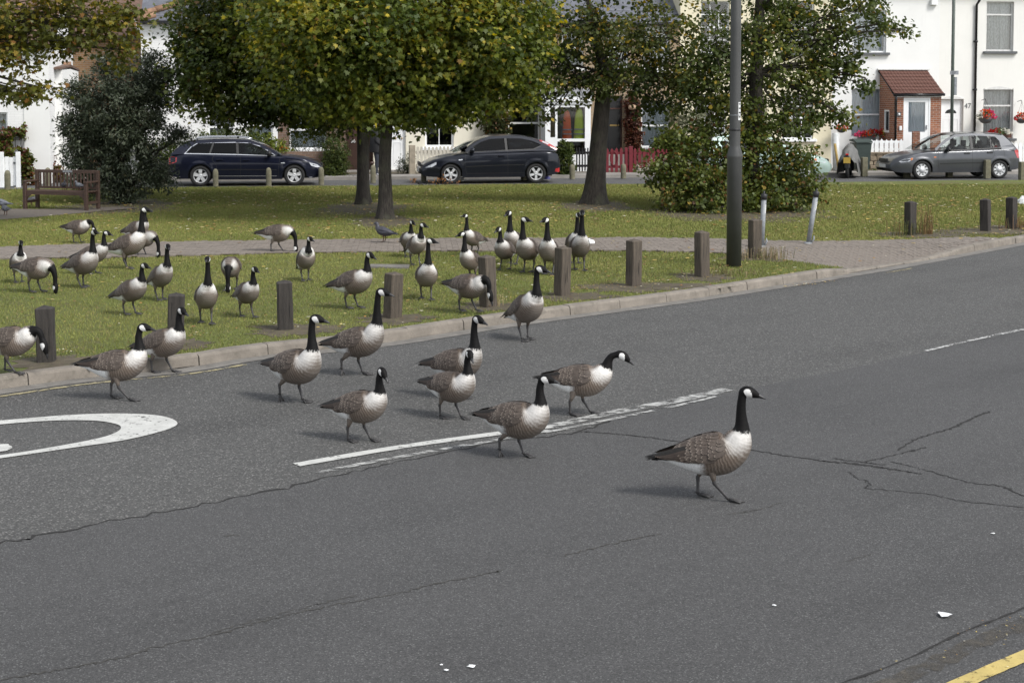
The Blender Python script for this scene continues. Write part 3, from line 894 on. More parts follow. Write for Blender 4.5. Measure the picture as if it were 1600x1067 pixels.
# ================================================================== TREES, SHRUBS
def leaf_mat(name, transl=.35, rough=.5):
    k = NT(name)
    a = k.attr('col')
    k.L(a, k.b.inputs['Base Color']); k.set(Roughness=rough); k.b.inputs['Specular IOR Level'].default_value = .35
    t = k.n('ShaderNodeBsdfTranslucent'); hs = k.n('ShaderNodeHueSaturation'); hs.inputs['Value'].default_value = 1.5; hs.inputs['Saturation'].default_value = 1.1
    k.L(a, hs.inputs['Color']); k.L(hs.outputs[0], t.inputs[0])
    mx = k.n('ShaderNodeMixShader'); mx.inputs[0].default_value = transl
    k.L(k.b.outputs[0], mx.inputs[1]); k.L(t.outputs[0], mx.inputs[2]); k.L(mx.outputs[0], k.out.inputs[0])
    return k.m
M['leaf'] = leaf_mat('leaf', .30)
M['leaf_ever'] = leaf_mat('evergreen_leaf', .15, .42)
def bark(name, a, b, sc=1.0):
    k = NT(name); co = k.coord('Object', (9 * sc, 9 * sc, 1.6 * sc))
    n = k.noise(co, 3.0, 6, .7); n2 = k.noise(k.coord('Object'), 2.0, 3, .6)
    c = k.ramp(n, [(.35, a), (.65, b)]); c = k.mix(k.ramp(n2, [(.5, 0), (.7, .5)]), c, (.09, .095, .06))
    k.L(c, k.b.inputs['Base Color']); k.set(Roughness=.95); k.bump(n, .9, .03)
    return k.m
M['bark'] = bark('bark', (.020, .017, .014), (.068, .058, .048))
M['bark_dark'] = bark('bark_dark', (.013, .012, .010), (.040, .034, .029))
def T_(pts): return np.array(pts, dtype=float)
MAPLE = T_([(0, -.02), (.16, .10), (.46, .02), (.34, .30), (.52, .56), (.24, .52), (0, 1.0), (-.24, .52), (-.52, .56), (-.34, .30), (-.46, .02), (-.16, .10)])
LIME = T_([(0, 0), (.30, .04), (.44, .32), (.30, .70), (0, 1.0), (-.30, .70), (-.44, .32), (-.30, .04)])
OVAL = T_([(0, 0), (.24, .35), (.16, .75), (0, 1.0), (-.16, .75), (-.24, .35)])
SLIM = T_([(0, 0), (.20, .5), (0, 1.0), (-.20, .5)])
def leaves(pos, out, size, tmpl, cols, rs, droop=.5, curl=.18):
    """leaf-shaped faces at pos; each hangs outward/down with its own turn"""
    n = len(pos); kk = len(tmpl)
    d = out * .6 + rs.standard_normal((n, 3)) * .75; d[:, 2] -= droop * rs.uniform(.2, 1.4, n)
    d /= np.linalg.norm(d, axis=1)[:, None]
    up = np.tile(np.array([0, 0, 1.0]), (n, 1)) + rs.standard_normal((n, 3)) * .55 + out * .35
    s_ = np.cross(d, up); s_ /= np.linalg.norm(s_, axis=1)[:, None] + 1e-9
    nn = np.cross(s_, d)
    sz = size * rs.uniform(.6, 1.25, n)
    tx, ty = tmpl[:, 0], tmpl[:, 1]
    V = pos[:, None] + sz[:, None, None] * (s_[:, None] * tx[None, :, None] + d[:, None] * ty[None, :, None] - nn[:, None] * (curl * (np.abs(tx) * 1.3 + ty ** 2 * .5))[None, :, None])
    return V.reshape(-1, 3), np.arange(n * kk).reshape(n, kk), np.repeat(cols, kk, axis=0)
def ell(blobs, per, rs, sig, cl, shell=.45):
    """clusters of leaves through a set of ellipsoids"""
    P, O, K = [], [], []; cents = []
    for c, r, dens in blobs:
        area = math.pi * r[0] * r[2]
        nl = int(per * area * dens); nc = max(4, int(nl / cl))
        dv = rs.standard_normal((nc, 3)); dv /= np.linalg.norm(dv, axis=1)[:, None]
        rad = rs.uniform(0, 1, nc) ** shell
        rad *= 1 + .16 * np.sin(dv[:, 0] * 5 + c[0]) * np.sin(dv[:, 2] * 6 + c[1] * 2) + .08 * rs.standard_normal(nc)
        cc = np.array(c)[None] + dv * rad[:, None] * np.array(r)[None]
        cents.append(cc)
        w = rs.integers(0, nc, nl)
        P.append(cc[w] + rs.standard_normal((nl, 3)) * np.array([sig, sig, sig * .62]) - np.array([0, 0, .05]))
        O.append(dv[w]); K.append(rs.standard_normal(nc)[w])
    return np.vstack(P), np.vstack(O), np.concatenate(K), cents
def colour(K, z, rs, pal, yel, zlo, zhi, xyz=None):
    """leaf colours: pal = [dark green, green, yellow-green, yellow, brown]; yellow share grows upward, for autumn and as painted light on the tops"""
    n = len(K); pal = np.array(pal)
    lf = np.zeros(n) if xyz is None else (np.sin(xyz[:, 0] * 1.9 + 1.1 * np.sin(xyz[:, 2] * 1.6)) * np.sin(xyz[:, 2] * 2.3 + 1.4 * np.sin(xyz[:, 1] * 1.7)) + .6 * np.sin(xyz[:, 0] * 4.1 + xyz[:, 1] * 2) * np.sin(xyz[:, 2] * 4.7))
    f = np.clip(.46 + .16 * K + .24 * lf + .14 * rs.standard_normal(n), 0, .999)
    c = np.where((f < .5)[:, None], pal[0] + (pal[1] - pal[0]) * (f / .5)[:, None], pal[1] + (pal[2] - pal[1]) * ((f - .5) / .5)[:, None])
    t = np.clip((z - zlo) / (zhi - zlo), 0, 1)
    a = rs.uniform(0, 1, n)
    py_ = (yel[0] + (yel[1] - yel[0]) * t) * np.clip(1 + 1.1 * lf, .15, 2.5) + .03 * np.clip(K, -1, 2)  # more yellow higher up: autumn turn plus light from above put into the colour
    c = np.where((a < py_)[:, None], pal[3] * rs.uniform(.6, 1.15, (n, 1)), c)
    c = np.where((a > 1 - yel[2])[:, None], pal[4] * rs.uniform(.6, 1.2, (n, 1)), c)
    return c * rs.uniform(.82, 1.18, (n, 1))
def limb(m, a, b, r0, r1, rs, n=7, sag=.12):
    a, b = np.array(a, float), np.array(b, float); L_ = np.linalg.norm(b - a)
    pts = [a + (b - a) * t + rs.standard_normal(3) * L_ * .022 * math.sin(t * math.pi) + np.array([0, 0, sag * L_ * math.sin(t * math.pi)]) for t in np.linspace(0, 1, n)]
    m.tube([tuple(p) for p in pts], [r0 + (r1 - r0) * t for t in np.linspace(0, 1, n)], 7)
    return pts
def trunk_mesh(m, pts, rad, n=16, seed=0, flare=1.5):
    q = random.Random(seed); ph = [q.uniform(0, 6.28) for _ in range(4)]
    P = spline([tuple(p) + (r,) for p, r in zip(pts, rad)], 26)
    vs = []
    for i, (x, y, z, r) in enumerate(P):
        t = i / 25
        for k_ in range(n):
            a = 2 * math.pi * k_ / n
            rr = r * (1 + .06 * math.sin(3 * a + ph[0] + z * .5) + .04 * math.sin(5 * a + ph[1] - z) + .03 * math.sin(7 * a + ph[2]))
            rr *= 1 + (flare - 1) * math.exp(-t * 16) * (1 + .35 * math.sin(4 * a + ph[3]))
            vs.append((x + rr * math.cos(a), y + rr * math.sin(a), z))
    m.add(vs, [(i * n + k_, i * n + (k_ + 1) % n, (i + 1) * n + (k_ + 1) % n, (i + 1) * n + k_) for i in range(25) for k_ in range(n)], 0, True)
def tree(name, label, base, trunk_px, rads, Y, blobs_px, per, size, tmpl, pal, yel, seed, cl=16, sig=.17, bk='bark', droop=.5, extra=None, forks=None, shell=.45, nb=5, lm='leaf'):
    rs = np.random.default_rng(seed)
    b0 = G(*base, LAWN - .05)
    root = empty(name, b0); tag(root, label, 'tree')
    o = np.array(b0)
    Yb = b0.y if Y is None else Y
    tp = [np.array(atY(x, y, Yb)) - o for x, y in trunk_px]; tp[0] = np.zeros(3)
    m = MB(); trunk_mesh(m, tp, rads, seed=seed)
    bl = []
    for bb in blobs_px:
        x, y, rx, rz = bb[:4]; dy = bb[4] if len(bb) > 4 else 0; dens = bb[5] if len(bb) > 5 else 1
        bl.append((np.array(atY(x, y, Yb + dy)) - o, (rx, bb[6] if len(bb) > 6 else max(rx * .95, rz), rz), dens))
    P, O, K, cents = ell(bl, per, rs, sig, cl, shell)
    col = colour(K, P[:, 2], rs, pal, yel, np.percentile(P[:, 2], 10), np.percentile(P[:, 2], 75), P)
    top = tp[-1]
    for (c, r, dn), cc in zip(bl, cents):
        # start on the trunk below the clump
        zt = np.clip(c[2] - .45 * math.hypot(c[0] - top[0], c[1] - top[1]), tp[max(1, len(tp) - 3)][2], top[2])
        i = np.argmin([abs(t[2] - zt) for t in spline(tp, 30)]); st = spline(tp, 30)[i]
        rr = .055 * (rads[-1] / .12) ** .5
        limb(m, st, c, rr, .022, rs, 9, .06)
        for k_ in rs.choice(len(cc), min(nb, len(cc)), replace=False):
            limb(m, c if rs.uniform() < .6 else (c + st) / 2, cc[k_], .018, .005, rs, 5, .05)
    m.build('trunk', M[bk], root)
    V, F, Cc = leaves(P, O, size, tmpl, col, rs, droop)
    link('crown', np_mesh('crown', V, F, len(tmpl), [M[lm]], Cc), root)
    return root, o, rs
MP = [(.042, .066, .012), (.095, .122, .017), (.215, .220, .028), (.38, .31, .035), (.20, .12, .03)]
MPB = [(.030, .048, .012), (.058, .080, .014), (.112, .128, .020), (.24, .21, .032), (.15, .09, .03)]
tree('maple_tree', 'maple with yellowing crown, nearer trunk of the two in the middle', (602, 346), [(602, 346), (602, 300), (601, 250), (604, 200), (606, 150), (608, 60), (610, -40)],
     [.165, .145, .135, .125, .115, .09, .05], None,
     [(640, 70, 2.3, 1.6), (765, 95, 1.3, 1.1), (510, 70, 1.9, 1.5, -.6), (590, 140, 1.6, .8, -.5), (700, 150, 1.3, .62), (800, 120, .75, .7), (735, 40, 1.7, 1.2, -.8), (560, 20, 2.2, 1.3, -1.2),
      (640, -70, 2.8, 1.6, 0, .45), (520, -60, 2.4, 1.5, 0, .45), (780, -30, 1.6, 1.3, 0, .6), (650, 175, .9, .28, -.4), (830, 60, .6, .8, .3)],
     900, .112, MAPLE, MP, (.02, .18, .015), 21, nb=6)
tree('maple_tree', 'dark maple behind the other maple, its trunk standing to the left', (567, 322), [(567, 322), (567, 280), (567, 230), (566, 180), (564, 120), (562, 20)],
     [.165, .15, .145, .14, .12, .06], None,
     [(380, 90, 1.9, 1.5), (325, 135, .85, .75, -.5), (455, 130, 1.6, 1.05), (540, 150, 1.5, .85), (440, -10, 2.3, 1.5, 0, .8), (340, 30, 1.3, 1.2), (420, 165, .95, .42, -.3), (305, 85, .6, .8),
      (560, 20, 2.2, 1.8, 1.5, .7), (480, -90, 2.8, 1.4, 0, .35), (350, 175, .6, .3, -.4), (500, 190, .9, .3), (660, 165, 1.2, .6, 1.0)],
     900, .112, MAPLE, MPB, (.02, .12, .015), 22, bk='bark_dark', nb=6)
tree('broadleaf_tree', 'open crowned tree with leaning trunk in front of the red fence', (928, 322), [(928, 322), (932, 270), (937, 210), (942, 150), (944, 110), (930, 60), (915, -20)],
     [.25, .225, .205, .19, .16, .10, .05], None,
     [(900, 118, 1.0, .75), (975, 70, 1.4, 1.1), (1020, 118, 1.1, .75), (880, 45, 1.1, .9, 0, .55), (1045, 60, 1.1, 1.0, 0, .8), (950, -40, 2.3, 1.3, 0, .4), (845, 105, .65, .7), (1030, 165, .8, .5, 0, .8),
      (838, 165, .5, .5, 0, .8), (935, 35, 1.2, .7, -.5, .6), (960, 130, .9, .45, -.4), (1075, 130, .7, .7, 0, .8), (868, 80, .8, .5, 0, .7)],
     520, .090, LIME, [(.034, .050, .014), (.066, .086, .019), (.125, .130, .030), (.45, .32, .04), (.20, .11, .03)], (.015, .06, .02), 23, cl=26, sig=.14, bk='bark', shell=.6, nb=9)
LP = [(.040, .060, .014), (.080, .105, .022), (.150, .160, .034), (.46, .33, .05), (.22, .13, .035)]
rt, o, rs = tree('lime_tree', 'lime tree with leafy shoots at its foot behind the lamp column', (1165, 330), [(1168, 332), (1176, 250), (1180, 180), (1182, 110), (1185, 50), (1188, -30)],
     [.20, .17, .16, .15, .13, .07], None,
     [(1120, 85, 1.0, 1.4), (1195, 55, 1.3, 1.3), (1255, 105, 1.0, .75), (1300, 45, 1.1, .7), (1372, 38, .62, .26, 0, 1.2), (1332, 100, .36, .62, 0, 1.3), (1215, 180, 1.1, .65), (1280, 150, .55, .55, 0, 1.2),
      (1170, -50, 2.3, 1.3, 0, .4), (1300, -40, 1.7, .9, 0, .6), (1085, 140, .8, .6), (1310, 178, .34, .34, 0, 1.4), (1352, 122, .22, .30, 0, 1.5), (1404, 47, .32, .11, 0, 1.6), (1240, 20, 1.0, .6), (1150, 150, .8, .8),
      (1340, 15, .9, .4), (1290, 100, .5, .5)],
     560, .086, LIME, LP, (.02, .04, .015), 24, cl=26, sig=.13, shell=.6, nb=9)
# its basal shoots
Yb = o[1] - .3
bl = [(np.array(atY(x, y, Yb + dy)) - o, (rx, max(.6, rx * .8), rz), d_) for x, y, rx, rz, dy, d_ in
      [(1062, 262, .85, 1.0, -.2, 1), (1150, 255, 1.3, 1.25, 0, 1), (1222, 272, .85, .9, 0, 1), (1130, 308, 1.5, .42, -.5, 1.2), (1052, 218, .6, .5, 0, .8), (1180, 205, 1.0, .6, 0, .8), (1252, 250, .5, .5, -.2, 1),
       (1028, 270, .32, .45, -.4, 1.2), (1262, 285, .38, .40, -.3, 1.2), (1100, 200, .8, .6, .2, .8), (1090, 285, .8, .6, -.6, 1.1), (1210, 305, .8, .40, -.5, 1.2)]]
P, O, K, cents = ell(bl, 720, rs, .13, 26, .6)
P[:, 2] = np.maximum(P[:, 2], .10)
col = colour(K, P[:, 2], rs, [(.040, .060, .014), (.085, .110, .022), (.150, .165, .034), (.28, .20, .04), (.16, .08, .03)], (.06, .02, .05), 0, 2.5)
V, F, Cc = leaves(P, O, .084, LIME, col, rs, .6)
link('basal_shoots', np_mesh('basal_shoots', V, F, len(LIME), [M['leaf']], Cc), rt)
m = MB()
for c in cents:
    for k_ in rs.choice(len(c), 7): limb(m, (rs.uniform(-.4, .4), rs.uniform(-.3, .3), .05), c[k_], .014, .004, rs, 6, .05)
m.build('shoot_stems', M['bark'], rt)
tree('roadside_tree', 'branches of yellow orange leaves hanging in at the top left corner', (-330, 360), [(-330, 360), (-320, 250), (-310, 120), (-300, 0), (-290, -120)], [.26, .22, .2, .17, .09], None,
     [(60, 22, 1.1, .55), (150, 40, .85, .42), (25, 75, .65, .42), (65, 138, .55, .13, 0, 1.4), (185, 78, .36, .42), (200, 30, .36, .42), (-90, 20, 1.8, 1.0, 0, .6), (15, 138, .45, .20, 0, 1.2), (110, -40, 1.5, .55, 0, .8), (-20, 40, .7, .6), (100, 60, .5, .3), (40, 150, .3, .12, 0, 1.3)],
     640, .110, MAPLE, [(.055, .065, .012), (.11, .115, .018), (.20, .17, .025), (.34, .24, .035), (.22, .11, .03)], (.05, .10, .05), 25, nb=9)
# dark evergreen shrub, many stemmed
rs = np.random.default_rng(31)
b0 = G(192, 319, LAWN - .03); o = np.array(b0)
sh = tag(empty('evergreen_shrub', b0), 'large dark grey green evergreen shrub right of the bench', 'shrub')
bl = [(np.array(atY(x, y, b0.y + dy)) - o, (rx, max(.45, rx * .85), rz), d_) for x, y, rx, rz, dy, d_ in
      [(190, 150, 1.25, .95, 0, 1), (150, 205, .80, .85, 0, 1), (235, 135, .75, .75, 0, .9), (195, 255, 1.1, .70, 0, 1.1), (118, 225, .38, .60, 0, 1.1), (275, 210, .32, .30, 0, .7), (250, 275, .42, .42, -.2, 1.1), (135, 275, .50, .45, -.1, 1.1),
       (122, 150, .38, .45, 0, .9), (232, 92, .50, .26, 0, .7), (165, 102, .40, .30, 0, .8), (262, 112, .35, .35, 0, .5), (185, 295, .75, .28, -.3, 1.1), (205, 200, .9, .6, -.4, 1), (110, 190, .3, .35, 0, .9), (290, 205, .25, .2, 0, .5)]]
P, O, K, cents = ell(bl, 3000, rs, .10, 40, .5)
P[:, 2] = np.maximum(P[:, 2], .08)
col = colour(K, P[:, 2], rs, [(.030, .041, .024), (.064, .080, .048), (.145, .162, .112), (.14, .14, .08), (.05, .045, .02)], (.0, .03, .02), 0, 4)
V, F, Cc = leaves(P, O, .10, SLIM, col, rs, .15)
link('crown', np_mesh('crown', V, F, len(SLIM), [M['leaf_ever']], Cc), sh)
m = MB()
for k_ in range(9):
    a = rs.uniform(0, 6.28); c = bl[k_ % 4][0]
    limb(m, (math.cos(a) * .16, math.sin(a) * .12, 0), c * np.array([1, 1, .55]) + rs.standard_normal(3) * .2, .055, .03, rs, 8, .02)
for (c, r, d_), cc in zip(bl, cents):
    limb(m, (rs.uniform(-.15, .15), rs.uniform(-.1, .1), .5), c, .045, .015, rs, 8, .04)
    for q in rs.choice(len(cc), 8): limb(m, c, cc[q], .012, .004, rs, 5, .03)
m.build('stem', M['bark_dark'], sh)

def bush(name, label, cat, blobs, per, size, tmpl, pal, yel, seed, sig=.06, cl=12, shell=.35, lm='leaf', droop=.3, floor=.02, stems=True):
    """blobs: ((x,y,z),(rx,ry,rz)) world; one shrub with foliage and stems"""
    rs = np.random.default_rng(seed)
    c0 = np.mean([b[0] for b in blobs], axis=0); o = np.array((c0[0], c0[1], floor))
    root = tag(empty(name, o), label, cat)
    bl = [(np.array(c) - o, r, 1) for c, r in blobs]
    P, O, K, cents = ell(bl, per * 2.3, rs, sig, cl, shell)
    P[:, 2] = np.maximum(P[:, 2], .03)
    col = colour(K, P[:, 2], rs, pal, yel, P[:, 2].min(), P[:, 2].max() + .01)
    V, F, Cc = leaves(P, O, size, tmpl, col, rs, droop)
    link('foliage', np_mesh('foliage', V, F, len(tmpl), [M[lm]], Cc), root)
    if stems:
        m = MB()
        for (c, r, d_), cc in zip(bl, cents):
            for q in rs.choice(len(cc), 6): limb(m, (c[0] * .5 + rs.uniform(-.1, .1), c[1] * .5, 0), cc[q], .012, .004, rs, 5, .03)
        m.build('stem', M['bark_dark'], root)['kind'] = 'stuff'
    return root
# ================================================================== FAR STREET AND HOUSES
def ribbon(name, v0, v1, z, mt, u0=-70, u1=80):
    return tag(MB().add([SP(u0, v0, z), SP(u1, v0, z), SP(u1, v1, z), SP(u0, v1, z)], [(0, 1, 2, 3)]).build(name, M[mt]), kind='structure')
ribbon('street', -1.0, 2.75, .05, 'farroad')
M['slab'] = pmat('pavement_slab', (.25, .235, .215), .9, .2, 2, .3, 50, dirt=((.14, .13, .11), .5))
pv = tag(MB().prism([SP(-70, 2.75, 0), SP(80, 2.75, 0), SP(80, 4.15, 0), SP(-70, 4.15, 0)], (0, 0, .15)).build('pavement', M['slab']), kind='structure')
ribbon('front_gardens', 4.15, 8.0, .12, 'earth')
GZ = .12

def brickmat(name, c1, c2, mortar, painted=False, bumpd=.006):
    k = NT(name)
    tc = k.n('ShaderNodeTexCoord'); s = k.sep(tc.outputs['Object'])
    cb = k.n('ShaderNodeCombineXYZ'); k.L(k.math('ADD', s[0], s[1]), cb.inputs[0]); k.L(s[2], cb.inputs[1])
    b = k.n('ShaderNodeTexBrick'); k.L(cb.outputs[0], b.inputs[0])
    b.inputs['Scale'].default_value = 1.0; b.inputs['Brick Width'].default_value = .225; b.inputs['Row Height'].default_value = .075
    b.inputs['Mortar Size'].default_value = .008; b.inputs['Mortar Smooth'].default_value = .2; b.inputs['Bias'].default_value = 0
    b.inputs['Color1'].default_value = (*c1, 1); b.inputs['Color2'].default_value = (*c2, 1); b.inputs['Mortar'].default_value = (*mortar, 1)
    n = k.noise(tc.outputs['Object'], 1.3, 5, .65); n2 = k.noise(tc.outputs['Object'], 24, 4, .7)
    c = k.mix(1.0, b.outputs[0], k.ramp(n, [(.3, .78 if not painted else .93), (.7, 1.08 if not painted else 1.02)]), 'MULTIPLY')
    c = k.mix(1.0, c, k.ramp(n2, [(.3, .85 if not painted else .96), (.7, 1.1 if not painted else 1.02)]), 'MULTIPLY')
    k.L(c, k.b.inputs['Base Color']); k.set(Roughness=.88)
    k.bump(k.math('ADD', b.outputs[1], k.math('MULTIPLY', n2, -.4)), -.5, bumpd)
    return k.m
M['stock'] = brickmat('yellow_stock_brick', (.36, .26, .15), (.27, .19, .115), (.30, .27, .23))
M['brown_brick'] = brickmat('brown_brick', (.20, .12, .08), (.14, .085, .06), (.22, .19, .16))
M['orange_brick'] = brickmat('orange_brick', (.33, .19, .085), (.27, .15, .07), (.30, .25, .2))
M['red_brick'] = brickmat('red_brick', (.32, .115, .055), (.21, .075, .04), (.36, .31, .26))
M['white_brick'] = brickmat('white_painted_brick', (.78, .78, .77), (.75, .75, .74), (.70, .70, .69), True, .004)
def render_mat(name, c):
    k = NT(name); co = k.coord('Object')
    n = k.noise(co, .8, 6, .65); st = k.noise(k.coord('Object', (5, 5, .35)), 2.0, 5, .7)
    a = k.ramp(n, [(.3, [x * .93 for x in c]), (.7, c)])
    a = k.mix(k.ramp(st, [(.56, 0), (.78, .22)]), a, [x * .62 for x in c])
    k.L(a, k.b.inputs['Base Color']); k.set(Roughness=.85); k.bump(k.noise(co, 60, 4, .7), .25, .006)
    return k.m
M['white_wall'] = render_mat('white_render', (.79, .79, .77)); M['white_wall2'] = render_mat('white_render_warm', (.78, .77, .73))
M['cream'] = render_mat('cream_render', (.74, .68, .50)); M['cream2'] = render_mat('pale_cream_render', (.74, .70, .58))
M['slate'] = pmat('roof_slate', (.115, .12, .14), .6, .3, 3, .4, 40)
M['tile_brown'] = pmat('roof_tile_brown', (.125, .075, .055), .8, .3, 5, .4, 40, dirt=((.16, .14, .09), .4))
M['tile_red'] = pmat('roof_tile_red', (.100, .042, .030), .8, .35, 6, .4, 40, dirt=((.09, .05, .035), .6))
M['tile_terra'] = pmat('ridge_tile', (.24, .14, .085), .8, .25, 5, .3, 40)
M['upvc'] = pmat('white_joinery', (.78, .79, .79), .4, .05, 4)
M['old_white'] = pmat('aged_white_joinery', (.62, .62, .60), .6, .14, 8, .2, 60)
M['grey_paint'] = pmat('grey_paint', (.095, .10, .105), .5, .15, 6)
M['black_paint'] = pmat('black_gloss_paint', (.010, .010, .012), .25, .2, 6)
M['brown_paint'] = pmat('brown_paint', (.045, .022, .016), .4, .25, 6)
M['brass'] = pmat('brass', (.35, .24, .09), .4, .2, 8, metallic=.7)
M['curtain'] = pmat('net_curtain', (.60, .64, .69), .9, .12, 6, stretch=(10, 10, .6)); M['lace'] = pmat('lace_curtain', (.58, .58, .58), .9, .35, 14, stretch=(4, 4, .8))
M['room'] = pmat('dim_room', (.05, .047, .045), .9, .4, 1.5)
M['lead'] = pmat('lead_sheet', (.24, .25, .27), .6, .25, 5)
M['hivis_o'] = pmat('hivis_orange', (.75, .12, .02), .7, .15, 5); M['hivis_y'] = pmat('hivis_lime', (.55, .70, .04), .7, .15, 5)
k = NT('window_glass')
for n in list(k.t.nodes):
    if n.type == 'BSDF_PRINCIPLED': k.t.nodes.remove(n)
tr = k.n('ShaderNodeBsdfTransparent'); tr.inputs[0].default_value = (.965, .98, .98, 1)
gl = k.n('ShaderNodeBsdfGlossy'); gl.inputs['Roughness'].default_value = .03
lw = k.n('ShaderNodeFresnel'); lw.inputs[0].default_value = 1.5
mx = k.n('ShaderNodeMixShader'); ad = k.math('ADD', lw.outputs[0], .02)
k.L(ad, mx.inputs[0]); k.L(tr.outputs[0], mx.inputs[1]); k.L(gl.outputs[0], mx.inputs[2]); k.L(mx.outputs[0], k.out.inputs[0])
M['glass'] = k.m

class House:
    def __init__(s, name, label, px0, px1, eave, wall, v=6.5, depth=7.5, cat='house', pitch=35):
        s.v = v
        s.u0, s.u1 = SH(px0, 200, v)[0], SH(px1, 200, v)[0]
        s.uc = (s.u0 + s.u1) / 2; s.w = s.u1 - s.u0; s.eave = eave; s.depth = depth; s.wall = wall; s.pitch = R(pitch)
        s.root = empty(name, SP(s.uc, v, 0), SANG)
        tag(s.root, label, cat)
        s.op = []
    def x(s, px, py=200, off=0):
        return SH(px, py, s.v - off)[0] - s.uc
    def z(s, px, py, off=0):
        return SH(px, py, s.v - off)[1]
    def rect(s, r, off=0):
        x0, x1, y0, y1 = r
        cx, cy = (x0 + x1) / 2, (y0 + y1) / 2
        return (s.x(x0, cy, off), s.x(x1, cy, off), s.z(cx, y1, off), s.z(cx, y0, off))
    def walls(s, name='wall', arch=()):
        """front wall with real openings, side and back walls"""
        W2 = s.w / 2
        xs = sorted({-W2, W2, *[a for o in s.op for a in o[:2]]}); zs = sorted({0.0, s.eave, *[a for o in s.op for a in o[2:4]]})
        m = MB(); t = .24
        for i in range(len(xs) - 1):
            for j in range(len(zs) - 1):
                cx, cz = (xs[i] + xs[i + 1]) / 2, (zs[j] + zs[j + 1]) / 2
                if any(o[0] < cx < o[1] and o[2] < cz < o[3] for o in s.op): continue
                m.add([(xs[i], 0, zs[j]), (xs[i + 1], 0, zs[j]), (xs[i + 1], 0, zs[j + 1]), (xs[i], 0, zs[j + 1])], [(0, 1, 2, 3)])
                m.add([(xs[i], t, zs[j]), (xs[i + 1], t, zs[j]), (xs[i + 1], t, zs[j + 1]), (xs[i], t, zs[j + 1])], [(3, 2, 1, 0)])
        for a, b, c, d in [o[:4] for o in s.op]:
            m.add([(a, 0, c), (a, t, c), (a, t, d), (a, 0, d)], [(0, 1, 2, 3)]); m.add([(b, 0, c), (b, t, c), (b, t, d), (b, 0, d)], [(3, 2, 1, 0)])
            m.add([(a, 0, c), (b, 0, c), (b, t, c), (a, t, c)], [(0, 1, 2, 3)]); m.add([(a, 0, d), (b, 0, d), (b, t, d), (a, t, d)], [(3, 2, 1, 0)])
        D = s.depth
        for x in (-W2, W2):
            m.add([(x, 0, 0), (x, D, 0), (x, D, s.eave), (x, D / 2, s.eave + math.tan(s.pitch) * D / 2 - .05), (x, 0, s.eave)], [(0, 1, 2, 3, 4)])
        m.add([(-W2, D, 0), (W2, D, 0), (W2, D, s.eave), (-W2, D, s.eave)], [(0, 1, 2, 3)])
        me = bpy.data.meshes.new(name); me.from_pydata(m.v, [], m.f); me.materials.append(M[s.wall])
        o = link(name, me, s.root)
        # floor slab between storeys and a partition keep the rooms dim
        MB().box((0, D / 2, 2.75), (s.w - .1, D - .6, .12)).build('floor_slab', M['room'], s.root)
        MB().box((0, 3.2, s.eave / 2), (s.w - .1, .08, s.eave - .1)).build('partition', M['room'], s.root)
        return o
    def roof(s, mt, hang=.22, side=.0):
        D = s.depth; W2 = s.w / 2 + side; h = math.tan(s.pitch) * (D / 2)
        dz = math.tan(s.pitch) * hang
        m = MB(); t = .07
        A = [(-W2, -hang, s.eave - dz), (W2, -hang, s.eave - dz), (W2, D / 2, s.eave + h), (-W2, D / 2, s.eave + h)]
        B = [(-W2, D / 2, s.eave + h), (W2, D / 2, s.eave + h), (W2, D + hang, s.eave - dz), (-W2, D + hang, s.eave - dz)]
        m.prism([Vector(p) + Vector((0, 0, .02)) for p in A], (0, 0, t)); m.prism([Vector(p) + Vector((0, 0, .02)) for p in B], (0, 0, t))
        s.rf = m.build('roof', M[mt], s.root)
        MB().tube([(-W2, D / 2, s.eave + h + .08), (W2, D / 2, s.eave + h + .08)], .11, 8).build('ridge', M['tile_terra'], s.root)
        return s.rf
    def gutter(s, z=None, mt='black_paint', soff='grey_paint'):
        z = s.eave - .16 if z is None else z
        MB().box((0, -.12, z + .0), (s.w - .004, .22, .05)).build('soffit', M[soff], s.root)
        MB().tube([(-s.w / 2 + .01, -.29, z + .04), (s.w / 2 - .01, -.29, z + .04)], .06, 8).build('gutter', M[mt], s.root)
    def slates(s, mt, rows, sw=.30, expo=.22, x0=None, x1=None, hang=.26, hipx=None):
        """courses of single slates up from the eave"""
        x0 = -s.w / 2 if x0 is None else x0; x1 = s.w / 2 if x1 is None else x1
        c, si = math.cos(s.pitch), math.sin(s.pitch); q = random.Random(int(s.uc * 10))
        me = MB().box((0, 0, 0), (sw - .008, expo * 1.35, .010)).mesh('slate', [M[mt]])
        for r in range(rows):
            d = -hang / c + expo * (r + .45)
            n = int((x1 - x0) / sw)
            for i in range(n):
                x = x0 + sw * (i + .5 + (.5 if r % 2 else 0))
                if x > x1 - sw * .4: continue
                if hipx and x < hipx(d): continue
                o = link('slate', me, s.rf, (x, d * c, s.eave + d * si + .118 + .004 * r * 0 + q.uniform(0, .004)))
                o.rotation_euler = (s.pitch - R(2.2), 0, q.uniform(-.01, .01))
    def window(s, r, cols=1, rows=2, bars=None, frame='upvc', curtain=None, sill='grey_paint', sillh=.09, ft=.055, rec=.10, arch=0.0, gb=.028, top_light=None):
        """sash or casement in a real opening: frame, panes, glazing bars, sill, curtain"""
        a, b, c, d = s.rect(r); s.op.append((a, b, c, d))
        ft_ = ft; m = MB(); y = rec
        m.box2((a + .002, y, c), (a + ft_, y + .06, d)); m.box2((b - ft_, y, c), (b - .002, y + .06, d))
        m.box2((a + ft_, y, d - ft_), (b - ft_, y + .06, d - .002)); m.box2((a + ft_, y, c + .002), (b - ft_, y + .06, c + ft_ * 1.3))
        zs = [c + ft_ * 1.3, d - ft_]
        if bars is None: bars = [.5] if rows == 2 else []
        mids = [c + (d - c) * f for f in bars]
